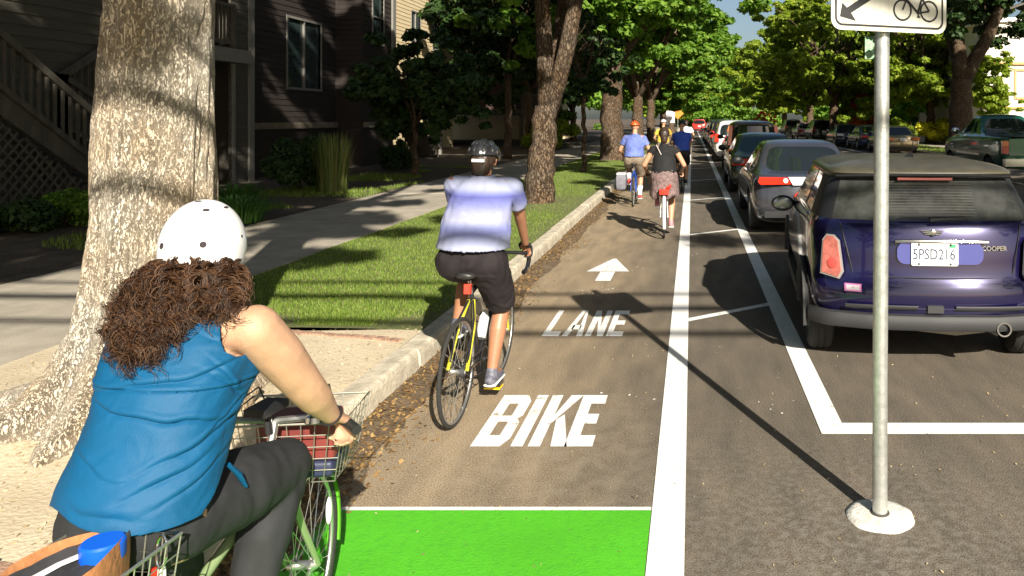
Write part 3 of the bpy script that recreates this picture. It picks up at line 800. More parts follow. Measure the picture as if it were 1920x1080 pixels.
M_org = leaf_mat("orange_leaf", [(.50, .10, .04), (.62, .17, .06), (.40, .07, .03)], .25)
shrub("shrub", "dark rounded shrub under the red house's window", (-8.7, 17.2, .18), .85, 1.25, M_leafD, 61, 3200, .075)
strap_plant("reed_clump", "tall yellow green reed clump below the red house's window", (-7.85, 16.9, .17), .7, 1.35, M_reed, 62, 320, .016, upright=.78)
strap_plant("strap_plant", "low strappy green clump on the sidewalk edge right of the helmet", (-7.15, 12.2, .17), .8, .62, M_strap, 63, 340, .014, upright=.1)
strap_plant("strap_plant", "dark strappy clump behind the helmet beside the trunk", (-7.6, 12.9, .17), .8, .6, M_strap, 64, 320, .014, upright=.1)
strap_plant("strap_plant", "shaded strappy clump between the trunk and the house post", (-8.4, 14.2, .17), .8, .7, M_strap, 65, 320, .014, upright=.2)
shrub("shrub", "bright green low shrub at the foot of the lattice", (-9.4, 11.6, .18), .6, .5, M_leafL, 66, 1600, .07)
shrub("shrub", "dark low shrub at the far left under the lattice", (-9.9, 10.6, .18), .7, .5, M_leafD, 67, 1600, .07)
shrub("shrub", "dark shrub in front of the carport", (-9.3, 24.5, .18), .7, .8, M_leafD, 68, 1800, .08)
shrub("shrub", "bright green hedge bush left of the stout street trunk", (-7.6, 41.5, .18), 1.5, 1.5, M_leafR, 69, 3200, .14)
shrub("shrub", "bright yellow rounded bush before the white garden wall", (15.6, 49.5, .14), 1.25, 1.6, M_yel, 70, 3000, .13)
shrub("shrub", "green bush left of the bright yellow bush", (12.9, 47.5, .14), 1.1, 1.9, M_leafR, 71, 2600, .14)
shrub("shrub", "orange leaved bush over the blue car's roof", (12.5, 56, .14), 1.7, 3.9, M_org, 72, 2600, .2)
for i, (px, yy, lab) in enumerate(((1421, 112, "leftmost of three red flowering bushes beyond the dark wagon"), (1434, 112, "middle one of three red flowering bushes beyond the dark wagon"), (1449, 112, "rightmost of three red flowering bushes beyond the dark wagon"))):
    p = P(px, 214, yy); shrub("shrub", lab, (p.x, yy, 0.0), .6, 3.2, leaf_mat("red_bloom%d" % i, [(.5, .05, .02), (.62, .10, .03)], .2), 80 + i, 900, .15)
# ---------------------------------------------------------------- houses, fences, poles, signs
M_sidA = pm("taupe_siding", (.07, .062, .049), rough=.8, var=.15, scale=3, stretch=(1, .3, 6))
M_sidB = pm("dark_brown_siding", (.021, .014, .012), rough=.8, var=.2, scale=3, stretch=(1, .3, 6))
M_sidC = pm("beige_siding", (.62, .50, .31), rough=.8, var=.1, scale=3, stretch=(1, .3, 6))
M_sidD = pm("maroon_siding", (.07, .035, .032), rough=.8, var=.2, scale=3)
M_cream = pm("cream_siding", (.74, .68, .60), rough=.75, var=.06, scale=3)
M_trimw = pm("pale_trim", (.19, .18, .16), rough=.7, var=.1, scale=5)
M_trimo = pm("orange_trim", (.60, .30, .13), rough=.7, var=.1, scale=5)
M_wood = pm("weathered_wood", (.075, .066, .053), rough=.85, var=.3, scale=6, stretch=(1, 1, .3), bump=.3, bscale=50)
M_woodd = pm("dark_wood", (.09, .075, .06), rough=.85, var=.3, scale=6)
M_roof = pm("roof_shingle", (.10, .09, .08), rough=.95, var=.3, scale=14, bump=.6, bscale=30)
M_glass = pm("window_glass", (.03, .045, .045), rough=.04, spec=.8)
M_door = pm("dark_door", (.045, .03, .028), rough=.5)
M_white = pm("white_wall", (.80, .74, .70), rough=.8, var=.06, scale=3)
M_steel = pm("galvanised_steel", (.56, .57, .54), rough=.42, metal=.75, var=.16, scale=26, detail=8, bump=.08, bscale=70)
M_blk = pm("black_paint", (.012, .012, .013), rough=.55)
M_pole = pm("pole_wood", (.30, .21, .14), rough=.9, var=.3, scale=5, stretch=(4, 4, .3))

def siding(mb, p0, p1, z0, z1, n, bh=.15, lip=.02):
    """lapped boards on the vertical wall from p0 to p1 (xy), n = outward normal"""
    n = Vector((n[0], n[1], 0)); z = z0
    while z < z1 - .01:
        t = min(z + bh, z1)
        a0, a1 = Vector((p0[0], p0[1], z)), Vector((p1[0], p1[1], z)); b0, b1 = Vector((p0[0], p0[1], t)), Vector((p1[0], p1[1], t))
        mb.add([a0 - n * .05, a1 - n * .05, a0 + n * lip, a1 + n * lip, b1 + n * .003, b0 + n * .003, b0 - n * .05, b1 - n * .05],
               [(2, 3, 4, 5), (0, 1, 3, 2), (6, 5, 4, 7), (0, 2, 5, 6), (1, 7, 4, 3), (0, 6, 7, 1)])
        z = t
def wallx(mb, x, y0, y1, z0, z1, holes=(), bh=.15):
    """east-facing wall of lapped siding in plane x with rectangular openings (y0,y1,z0,z1)"""
    ys = sorted({y0, y1, *[h[0] for h in holes], *[h[1] for h in holes]})
    for a, b in zip(ys, ys[1:]):
        segs = [(z0, z1)]
        for h in holes:
            if h[0] < b - 1e-6 and h[1] > a + 1e-6:
                segs = [s for q in segs for s in ((q[0], min(q[1], h[2])), (max(q[0], h[3]), q[1])) if s[1] - s[0] > .01]
        for s in segs: siding(mb, (x, a), (x, b), s[0], s[1], (1, 0), bh)
def window_x(parent, x, y0, y1, z0, z1, frame=M_trimw, mull=(.5,), rail=(), fw=.07):
    mb = MB()
    mb.box((x - .10, y0 - fw, z0 - fw), (x + .035, y0, z1 + fw)); mb.box((x - .10, y1, z0 - fw), (x + .035, y1 + fw, z1 + fw))
    mb.box((x - .10, y0, z1), (x + .034, y1, z1 + fw)); mb.box((x - .10, y0, z0 - fw), (x + .05, y1, z0))
    for m_ in mull: yc = y0 + (y1 - y0) * m_; mb.box((x - .09, yc - .025, z0), (x + .02, yc + .025, z1))
    for m_ in rail: zc = z0 + (z1 - z0) * m_; mb.box((x - .09, y0, zc - .02), (x + .018, y1, zc + .02))
    f = mb.build("window", frame, parent)
    mb = MB(); mb.box((x - .07, y0, z0), (x - .04, y1, z1)); mb.build("pane", M_glass, f); return f
def gable(mb, x0, x1, y0, y1, z, rise, ov=.4):
    """ridge along Y"""
    xm = (x0 + x1) / 2; t = .12
    for sx in (0, 1):
        xa = x0 - ov if sx == 0 else x1 + ov
        za = z - rise * ov / ((x1 - x0) / 2)
        vs = [(xa, y0 - ov, za), (xa, y1 + ov, za), (xm, y1 + ov, z + rise), (xm, y0 - ov, z + rise)]
        mb.add(vs + [(a, b, c + t) for a, b, c in vs], [(0,1,2,3),(4,7,6,5),(0,4,5,1),(1,5,6,2),(2,6,7,3),(3,7,4,0)])
def rail_flight(parent, name, a, b, drop=.85, n=12, mat=M_wood, topw=.11, bw=.04):
    """handrail a-b with balusters"""
    a, b = Vector(a), Vector(b); mb = MB()
    mb.beam(a, b, .10, topw); mb.beam(a - Vector((0, 0, drop)), b - Vector((0, 0, drop)), .06, .09)
    for i in range(n):
        p = a.lerp(b, (i + .5) / n); mb.box((p.x - bw/2, p.y - bw/2, p.z - drop), (p.x + bw/2, p.y + bw/2, p.z - topw * .4))
    for p in (a, b): mb.box((p.x - .055, p.y - .055, p.z - drop - .25), (p.x + .055, p.y + .055, p.z + .03))
    return mb.build(name, mat, parent)

# --- near taupe house
AX = -11.3
t = thing("house", "taupe sided house with lattice under its stair behind the near tree", "house", (AX, 12, .15))
off = (AX, 12, .15)
mb = MB(); wallx(mb, AX, 3, 19.8, .15, 8.0, [(17.75, 18.95, .15, 3.15), (17.75, 18.95, 3.55, 5.9), (7.5, 8.9, 3.6, 5.2)], .19)
siding(mb, (AX - 9, 19.8), (AX, 19.8), .15, 8, (0, 1), .19); siding(mb, (AX - 9, 3), (AX, 3), .15, 8, (0, -1), .19)
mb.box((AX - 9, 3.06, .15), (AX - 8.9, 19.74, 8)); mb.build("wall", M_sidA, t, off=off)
mb = MB(); gable(mb, AX - 9, AX, 3, 19.8, 8, 2.6); mb.build("roof", M_roof, t, off=off)
mb = MB(); mb.box((AX - .06, 17.2, 3.17), (AX + .16, 19.55, 3.5)); mb.box((AX - .02, 18.97, .15), (AX + .06, 19.06, 3.15)); mb.box((AX - .02, 17.64, .15), (AX + .06, 17.73, 3.15))
mb.box((AX + .025, 19.64, .15), (AX + .075, 19.86, 7.9)); mb.build("trim", M_trimw, t, off=off)
mb = MB(); mb.box((AX - 1.3, 17.5, .15), (AX - 1.2, 19.2, 5.9)); mb.box((AX - 1.2, 17.65, 3.2), (AX - .06, 19.05, 3.4)); mb.build("porch_back", M_door, t, off=off)
dr = MB(); dr.box((AX - 1.19, 17.95, .17), (AX - 1.14, 18.8, 2.4)); dr = dr.build("door", pm("porch_door", (.10, .085, .07), rough=.5), t, off=off)
mb = MB(); mb.ellipsoid((AX - 1.10, 18.7, 1.2), (.03, .03, .03)); mb.build("handle", M_steel, dr, off=off)
rail_flight(t, "balcony_railing", Vector((AX + .05, 17.75, 4.55)) - Vector(off), Vector((AX + .05, 18.95, 4.55)) - Vector(off), .9, 9, M_woodd, .08)
window_x(t, 0, -4.5, -3.1, 3.45, 5.05)
# its outside stair: stringer, treads, lattice, two flights of railing
st = thing("outside_stair", "wooden outside stair with railing and lattice skirt at far left", "stair", (-10.55, 12, .15))
so = Vector((-10.55, 12, .15))
ya, yb, za, zb = 11.2, 14.65, 2.55, .18
mb = MB(); mb.beam((-10.5, ya, za - .15), (-10.5, yb, zb + .05), .06, .38); mb.beam((-11.2, ya, za - .15), (-11.2, yb, zb + .05), .06, .38); mb.build("stringer", M_wood, st, off=so)
mb = MB()
for i in range(13):
    q = (i + .5) / 13; y = ya + (yb - ya) * q; z = za + (zb - za) * q; mb.box((-11.17, y - .14, z + .03), (-10.53, y + .15, z + .075))
mb.box((-11.25, 9.6, za + .03), (-10.5, ya, za + .12)); mb.build("tread", M_wood, st, off=so)
rail_flight(st, "railing", Vector((-10.45, ya, za + .85)) - so, Vector((-10.45, yb, zb + .95)) - so, .80, 22, M_wood)
rail_flight(st, "railing", Vector((-10.45, 9.6, za + 1.0)) - so, Vector((-10.45, ya - .1, za + 1.0)) - so, .85, 10, M_wood)
rail_flight(st, "railing", Vector((-11.15, 13.7, 2.55)) - so, Vector((-11.15, 16.2, 4.0)) - so, .85, 15, M_wood)
rail_flight(st, "railing", Vector((-11.15, 13.7, 2.55)) - so, Vector((-11.15, 15.3, 1.75)) - so, .85, 11, M_wood)
mb = MB()
def zl(y): return za - .36 + (zb - za) * (y - ya) / (yb - ya)
for k in range(-30, 60):
    for sgn in (1, -1):
        pts = []
        y = 9.6 + k * .19
        z0_, z1_ = .28, 2.2
        a = None; bnd = None
        for i in range(60):
            s = i / 59; yy = y + sgn * s * 1.92; zz = z0_ + s * 1.92
            ok = 9.6 <= yy <= 14.2 and zz < (zl(max(yy, ya)) - .02)
            if ok:
                if a is None: a = (yy, zz)
                bnd = (yy, zz)
            elif a: break
        if a and bnd and abs(bnd[0] - a[0]) > .05:
            x = -10.50 + (.006 if sgn > 0 else -.006)
            mb.beam((x, a[0], a[1]), (x, bnd[0], bnd[1]), .042, .008, up=(1, 0, 0))
mb.build("lattice", M_wood, st, off=so)
mb = MB(); mb.box((-10.54, 9.6, .15), (-10.46, 14.4, .29)); mb.build("skirt_board", M_wood, st, off=so)

# --- dark red-brown house
BX = -11.8
t = thing("house", "dark red-brown house with a tall white framed window", "house", (BX, 25, .15)); off = (BX, 25, .15)
mb = MB(); wallx(mb, BX, 20.3, 28.2, .15, 8.4, [(22.55, 24.55, 2.72, 4.75)], .17)
siding(mb, (BX - 9, 28.2), (BX + .9, 28.2), .15, 8.4, (0, 1), .17); siding(mb, (BX - 9, 20.3), (BX, 20.3), .15, 8.4, (0, -1), .17)
siding(mb, (BX, 25.6), (BX + .9, 25.6), .15, 8.4, (0, -1), .17); wallx(mb, BX + .9, 25.6, 28.2, .15, 8.4, [(26.4, 27.3, 4.4, 6.2)], .17)
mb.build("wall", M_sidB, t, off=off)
window_x(t, 0, -2.45, -.45, 2.57, 4.6, M_trimw, (.5,))
window_x(t, .9, 1.4, 2.3, 4.25, 6.05, M_trimw, (), (.5,))
mb = MB(); mb.box((BX + .02, 20.3, 1.5), (BX + .09, 25.6, 1.68)); mb.box((BX + .92, 25.6, 1.5), (BX + .99, 28.3, 1.68)); mb.box((BX + .02, 20.3, .15), (BX + .08, 20.62, 8.3)); mb.build("trim", pm("brown_trim", (.17, .14, .105), rough=.8, var=.3, scale=4), t, off=off)
mb = MB(); mb.box((BX + .93, 27.98, 2.2), (BX + 1.0, 28.26, 8.3)); mb.build("corner_board", M_trimw, t, off=off)
mb = MB(); gable(mb, BX - 9, BX + .9, 20.3, 28.2, 8.4, 2.4); mb.build("roof", M_roof, t, off=off)
st = thing("entry_stair", "wooden entry stair with pale balusters at the end of the red-brown house", "stair", (-10.9, 30, .15)); so = Vector((-10.9, 30, .15))
rail_flight(st, "railing", Vector((-10.4, 28.4, 3.5)) - so, Vector((-10.4, 32.0, 1.35)) - so, .8, 16, M_trimw, .1)
rail_flight(st, "railing", Vector((-11.5, 28.4, 3.5)) - so, Vector((-11.5, 32.0, 1.35)) - so, .8, 16, M_trimw, .1)
mb = MB()
for i in range(13):
    q = i / 12; y = 28.5 + 3.3 * q; z = 2.5 - 2.2 * q; mb.box((-11.45, y - .14, z), (-10.45, y + .16, z + .06)); mb.box((-11.45, y + .12, z - .17), (-10.45, y + .16, z))
mb.build("tread", M_woodd, st, off=so)

# --- beige house set back, catching the sun
CX = -13.6
t = thing("house", "tall beige house set back, sunlit above the yard trees", "house", (CX, 38, .15)); off = (CX, 38, .15)
mb = MB(); wallx(mb, CX, 34.6, 44, .15, 10.5, [(37.5, 38.7, 5.4, 7.0), (40.6, 41.8, 5.4, 7.0)], .18); siding(mb, (CX - 8, 34.6), (CX, 34.6), .15, 10.5, (0, -1), .18); siding(mb, (CX - 8, 44), (CX, 44), .15, 10.5, (0, 1), .18)
mb.build("wall", M_sidC, t, off=off)
window_x(t, 0, -.5, .7, 5.25, 6.85); window_x(t, 0, 2.6, 3.8, 5.25, 6.85)
mb = MB(); gable(mb, CX - 8, CX, 34.6, 44, 10.5, 2.5); mb.build("roof", M_roof, t, off=off)
# --- maroon house with a carport
DX = -11.2
t = thing("house", "maroon house over a dark open carport beside the sidewalk", "house", (DX, 50, .15)); off = (DX, 50, .15)
mb = MB(); wallx(mb, DX, 45.5, 56, 2.35, 8, [(47, 48.3, 4.2, 5.8), (52.5, 53.8, 4.2, 5.8)], .18); siding(mb, (DX - 8, 45.5), (DX, 45.5), 2.35, 8, (0, -1), .18)
mb.box((DX - 8, 45.4, .15), (DX - 7.9, 56, 8)); mb.build("wall", M_sidD, t, off=off)
window_x(t, 0, -3, -1.7, 4.05, 5.65); window_x(t, 0, 2.5, 3.8, 4.05, 5.65)
mb = MB(); mb.box((DX - 8, 45.3, 2.05), (DX + 1.3, 56, 2.33)); mb.build("balcony_slab", M_wood, t, off=off)
rail_flight(t, "balcony_railing", (1.25, -4.6, 3.1), (1.25, 6, 3.1), .85, 60, M_woodd, .08)
for y in (45.6, 49, 52.4, 55.7):
    mb = MB(); mb.box((DX + 1.05, y - .09, .15), (DX + 1.23, y + .09, 2.05)); mb.build("post", M_wood, t, off=off)
mb = MB(); gable(mb, DX - 8, DX, 45.5, 56, 8, 2.4); mb.build("roof", M_roof, t, off=off)
# --- pale house further on with its lit entry stair
EX = -11.5
t = thing("house", "pale stucco house with a lit stair wall left of the stout trunk", "house", (EX, 64, .15)); off = (EX, 64, .15)
mb = MB(); wallx(mb, EX, 59, 72, .15, 8.5, [(62, 63.3, 1.4, 3), (67, 68.3, 1.4, 3)], .2); siding(mb, (EX - 8, 59), (EX, 59), .15, 8.5, (0, -1), .2); mb.build("wall", M_sidC, t, off=off)
window_x(t, 0, -2, -.7, 1.25, 2.85); window_x(t, 0, 3, 4.3, 1.25, 2.85)
mb = MB(); gable(mb, EX - 8, EX, 59, 72, 8.5, 2.4); mb.build("roof", M_roof, t, off=off)
mb = MB()
mb.add([(EX + .1, 60, .15), (EX + 2.6, 60, .15), (EX + 2.6, 60, .7), (EX + .1, 60, 3.0), (EX + .1, 60.2, .15), (EX + 2.6, 60.2, .15), (EX + 2.6, 60.2, .7), (EX + .1, 60.2, 3.0)], [(0,1,2,3),(4,7,6,5),(0,4,5,1),(1,5,6,2),(2,6,7,3),(3,7,4,0)])
mb.build("stair_wall", M_sidC, t, off=off)

# --- cream house on the right
t = thing("house", "cream house with orange trimmed windows at the right edge", "house", (16.6, 44, .14)); off = (16.6, 44, .14)
def window_s(parent, y, x0, x1, z0, z1, frame, rail=(.5,), fw=.12):
    """south-facing window in plane y"""
    mb = MB(); mb.box((x0 - fw, y - .07, z0 - fw), (x0, y + .1, z1 + fw)); mb.box((x1, y - .07, z0 - fw), (x1 + fw, y + .1, z1 + fw))
    mb.box((x0, y - .07, z1), (x1, y + .1, z1 + fw)); mb.box((x0, y - .09, z0 - fw), (x1, y + .1, z0)); f = mb.build("window", frame, parent)
    mb = MB(); mb.box((x0, y + .01, z0), (x1, y + .03, z1)); mb.build("pane", pm("bright_pane", (.45, .47, .48), rough=.1, spec=.8), f)
    mb = MB()
    for r_ in rail: zc = z0 + (z1 - z0) * r_; mb.box((x0, y - .03, zc - .03), (x1, y + .008, zc + .03))
    mb.build("sash_rail", M_white, f)
mb = MB()
wins = [(1.85, 2.65), (3.1, 3.9), (6.0, 6.8), (7.3, 8.1)]
xs = [0] + [v for w_ in wins for v in w_] + [11]
for i, (a, b) in enumerate(zip(xs, xs[1:])):
    if i % 2 == 0: siding(mb, (16.6 + a, 44), (16.6 + b, 44), .14, 7.2, (0, -1), .16)
    else:
        siding(mb, (16.6 + a, 44), (16.6 + b, 44), .14, 3.0, (0, -1), .16); siding(mb, (16.6 + a, 44), (16.6 + b, 44), 4.5, 7.2, (0, -1), .16)
siding(mb, (16.6, 44), (16.6, 53), .14, 7.2, (-1, 0), .16); mb.build("wall", M_cream, t, off=off)
for a, b in wins: window_s(t, 0, a, b, 2.86, 4.36, M_trimo)
mb = MB(); mb.box((16.5, 43.82, 4.85), (27.7, 43.96, 5.0)); mb.box((16.5, 43.84, 2.35), (27.7, 43.965, 2.47)); mb.build("trim", M_trimo, t, off=off)
mb = MB(); mb.box((16.2, 43.3, 7.2), (28, 53.5, 7.45)); mb.box((16.35, 43.5, 6.9), (27.85, 43.95, 7.2)); mb.build("cornice", M_cream, t, off=off)
mb = MB(); gable(mb, 16.6, 27.6, 44, 53, 7.45, 2); mb.build("roof", M_roof, t, off=off)
# --- white garden wall
mb = MB(); mb.box((15.9, 53.8, .1), (24, 54.1, 1.9)); mb.box((15.8, 53.7, 1.9), (24.1, 54.2, 2.05))
for x in (16, 18.2, 20.4, 22.6): mb.box((x - .2, 53.68, .1), (x + .2, 53.8, 2.2))
tag(mb.build("garden_wall", M_white), "low white garden wall behind the yellow bush", "wall")

# --- utility pole, lamp post with banner
t = thing("utility_pole", "brown wooden utility pole rising left of the bike sign", "utility pole", (10.95, 58.5, .0))
mb = MB(); mb.tube([(0, 0, -.2), (0, 0, 5), (0, 0, 10)], [.21, .18, .15], 12); mb.build("shaft", M_pole, t, smooth=True)
mb = MB(); mb.box((-1.1, -.06, 9.1), (1.1, .06, 9.22)); mb.build("crossarm", M_pole, t)
for x in (-.9, -.4, .4, .9):
    mb = MB(); mb.lathe([(.03, 0), (.05, .04), (.035, .07), (.05, .1), (.02, .14)], (x, 0, 9.22), n=10); mb.build("insulator", M_glass, t, smooth=True)
t = thing("lamp_post", "street lamp post carrying a green banner behind the sign pole", "lamp post", (12.0, 50, .14))
mb = MB(); mb.tube([(0, 0, -.1), (0, 0, 3), (0, 0, 8.2), (-.3, 0, 8.9), (-1.4, 0, 9.1)], [.09, .075, .06, .05, .04], 10); mb.build("shaft", M_blk, t, smooth=True)
mb = MB(); mb.ellipsoid((-1.6, 0, 9.08), (.35, .14, .09)); mb.build("lamp_head", M_steel, t, smooth=True)
mb = MB(); mb.box((-.80, -.01, 5.5), (-.12, .01, 7.0)); mb.build("banner", pm("green_banner", (.10, .28, .14), rough=.7, var=.4, scale=3, col2=(.45, .6, .4)), t)
mb = MB(); mb.tube([(0, 0, 7.02), (-.85, 0, 7.02)], .015, 6); mb.tube([(0, 0, 5.48), (-.85, 0, 5.48)], .015, 6); mb.build("bracket", M_blk, t)

# --- overhead cables behind the photographer: their shadows cross the lane
for i, (dy, zz, rr, lab) in enumerate(((0, 6.6, .042, "thick overhead cable across the street, lowest of three"), (.02, 7.1, .055, "thick overhead cable across the street, middle of three"), (.95, 6.9, .034, "thin overhead cable across the street, nearest the sign"))):
    mb = MB(); mb.tube([(x, -4.55 + dy, zz + .0022 * (x - 4) ** 2) for x in np.linspace(-14, 22, 30)], rr, 8)
    tag(mb.build("overhead_cable", M_blk, smooth=True), lab, "cable", "overhead cables across the street")

# --- construction sign and white board far along the left kerb
for nm, lab, cat, px, py, Y_, sz, mt, dia in (("road_sign", "orange diamond work sign far down the left kerb", "sign", 1271, 213, 84, .62, pm("orange_sign", (.80, .22, .02), rough=.5), True),
                                   ("notice_board", "white board on posts far down the left kerb", "board", 1254, 219, 82, 1.05, M_white, False)):
    p = P(px, py, Y_); t = thing(nm, lab, cat, (p.x, Y_, .1)); z = p.z - .1
    q = [(-sz, 0), (0, -sz), (sz, 0), (0, sz)] if dia else [(-sz * .6, -sz * .6), (sz * .6, -sz * .6), (sz * .6, sz * .6), (-sz * .6, sz * .6)]
    mb = MB(); mb.prism_on(q, Matrix.Translation((0, 0, z)), .03); mb.build("panel", mt, t)
    mb = MB(); mb.tube([(0, .04, -.1), (0, .04, z)], .035, 8); mb.build("post", M_steel, t)

# --- the bike sign on its galvanised pole, in front of the blue car
PB = Vector((.852, 3.50, 0))
t = thing("sign_post", "galvanised pole in a white concrete footing in front of the blue car", "sign post", PB)
mb = MB(); mb.tube([(0, 0, .0), (0, 0, .6), (.006, 0, 1.5), (.012, 0, 2.75)], .0335, 28); pole = mb.build("pole", M_steel, t, smooth=True, ang=60)
mb = MB(); pr = []
ringn = 40
vs = []
for r0, z in ((.158, -.02), (.150, .006), (.12, .013), (.05, .016)):
    for k in range(ringn):
        a = 2*math.pi*k/ringn; rr = r0 * (1 + .06 * noise.noise(Vector((math.cos(a) * 2.3, math.sin(a) * 2.3, 2))) * (r0 > .06)); vs.append((math.cos(a) * rr, math.sin(a) * rr, z))
mb.add(vs, [(j*ringn+k, j*ringn+(k+1) % ringn, (j+1)*ringn+(k+1) % ringn, (j+1)*ringn+k) for j in range(3) for k in range(ringn)] + [tuple(3*ringn+k for k in range(ringn))])
mb.build("footing", pm("footing_concrete", (.64, .62, .56), rough=.95, var=.16, scale=22, bump=.3, bscale=60), t, smooth=True, ang=60)
mb = MB(); mb.ring((0, 0, .017), .037, .006, (0, 0, 1), 28, 6); mb.build("collar", pm("dark_gap", (.05, .045, .04), rough=.9), t)
sg = thing("bike_sign", "white metal sign with a black arrow and bicycle on top of the galvanised pole", "sign", (.882, 3.44, 2.185), rz=R(20), scale=1.2)
SW, SH = .50, .42
def rrect(w_, h_, r, z0=0, n=6):
    out = []
    for cx, cz, a0 in ((w_/2 - r, z0 + r, -90), (w_/2 - r, z0 + h_ - r, 0), (-w_/2 + r, z0 + h_ - r, 90), (-w_/2 + r, z0 + r, 180)):
        for i in range(n + 1):
            a = R(a0 + 90 * i / n); out.append((cx + r * math.cos(a), cz + r * math.sin(a)))
    return out
I4 = Matrix.Identity(4)
M_signw = pm("sign_sheeting", (.66, .64, .55), rough=.32, var=.10, scale=9, stretch=(9, 1, .35))
mb = MB(); mb.prism_on(rrect(SW, SH, .040), I4, .003); mb.build("panel", M_signw, sg)
def outline(mb, po, pi, y0):
    n = len(po)
    vs = [(x, y0, z) for x, z in po] + [(x, y0, z) for x, z in pi] + [(x, y0 + .0012, z) for x, z in po] + [(x, y0 + .0012, z) for x, z in pi]
    mb.add(vs, [(i, (i+1) % n, n + (i+1) % n, n + i) for i in range(n)])
mb = MB(); outline(mb, rrect(SW - .030, SH - .030, .030, .015), rrect(SW - .046, SH - .046, .023, .023), -.0042); mb.build("border", M_blk, sg)
# arrow pointing down to the left
mb = MB(); yy = -.0046
a = Vector((-.215, .048)); b = Vector((-.065, .140)); d = (b - a).normalized(); nrm = Vector((-d.y, d.x))
q0 = a + d * .035; s = .0125
mb.add([(p.x, yy, p.y) for p in (q0 - nrm * s, b - nrm * s, b + nrm * s, q0 + nrm * s)], [(0, 1, 2, 3)])
mb.add([(p.x, yy - .0003, p.y) for p in (a, a + d * .040 - nrm * .040 + Vector((.012, -.001)), a + d * .046, a + d * .034 + nrm * .036)], [(0, 1, 2, 3)])
mb.build("arrow", M_blk, sg)
mb = MB()
def flat_ring(mb, cx, cz, ro, ri, n=36):
    vs = [(cx + ro * math.cos(2*math.pi*i/n), yy, cz + ro * math.sin(2*math.pi*i/n)) for i in range(n)] + [(cx + ri * math.cos(2*math.pi*i/n), yy, cz + ri * math.sin(2*math.pi*i/n)) for i in range(n)]
    mb.add(vs, [(i, (i+1) % n, n + (i+1) % n, n + i) for i in range(n)])
def flat_line(mb, p, q, w_, dy=0):
    p, q = Vector(p), Vector(q); d = (q - p).normalized(); nrm = Vector((-d.y, d.x)) * w_ / 2
    mb.add([(v.x, yy - .0002 - dy, v.y) for v in (p - nrm, q - nrm, q + nrm, p + nrm)], [(0, 1, 2, 3)])
w1, w2 = (.052, .083), (.170, .083)
flat_ring(mb, *w1, .041, .034); flat_ring(mb, *w2, .041, .034)
hd, stp, bb = (.073, .132), (.138, .132), (.120, .074)
for i, (p, q, ww) in enumerate(((w1, hd, .007), (hd, (.078, .150), .007), ((.074, .150), (.086, .153), .006), (hd, stp, .007), ((.070, .124), bb, .008), (bb, stp, .008), (stp, (.141, .147), .007), ((.125, .148), (.158, .149), .009), (bb, w2, .007), (stp, w2, .007), ((.120, .088), (.122, .060), .006), ((.116, .060), (.130, .060), .005))):
    flat_line(mb, p, q, ww, i * .00006)
mb.build("bicycle_symbol", M_blk, sg)
mb = MB()
for z in (.14, .36): mb.lathe([(.009, 0), (.009, .004), (.006, .007)], (-.02, -.003, z), (0, -1, 0), 12)
mb.build("bolt", M_steel, sg)
# ---------------------------------------------------------------- cars
M_tyre = pm("tyre_rubber", (.022, .021, .020), rough=.85, bump=.3, bscale=80)
M_rim = pm("wheel_alloy", (.45, .45, .44), rough=.35, metal=.85)
M_cglass = pm("car_glass", (.012, .016, .018), rough=.035, spec=.75)
M_dusty = pm("dusty_glass", (.035, .036, .034), rough=.16, spec=.6, var=.5, scale=5, detail=8)
M_plast = pm("grey_plastic", (.028, .028, .030), rough=.62, bump=.15, bscale=200)
M_blkp = pm("black_plastic", (.013, .013, .014), rough=.5)
M_chrome = pm("chrome", (.78, .78, .76), rough=.12, metal=1.0)
M_red = pm("red_lens", (.52, .03, .015), rough=.12, coat=.6)
M_redl = pm("pale_red_lens", (.42, .125, .10), rough=.15, coat=.6, var=.25, scale=20)
M_amber = pm("amber_lens", (.75, .20, .03), rough=.12, coat=.6)
M_whl = pm("clear_lens", (.75, .73, .68), rough=.12, coat=.6)
M_plate = pm("plate_white", (.74, .74, .72), rough=.4)
M_ink = pm("plate_ink", (.03, .04, .09), rough=.5)
M_well = pm("wheel_well", (.008, .008, .008), rough=.9)
def paint(name, col, metal=.35, dust=None, rough=.26):
    return pm(name, col, rough=rough, metal=metal, coat=1.0, var=.10 if not dust else 0, col2=dust, scale=2.2 if dust else 3, ramp=(.45, .85) if dust else (.35, .65), detail=7)
FR = (.16, .38, .425, .74, .87)
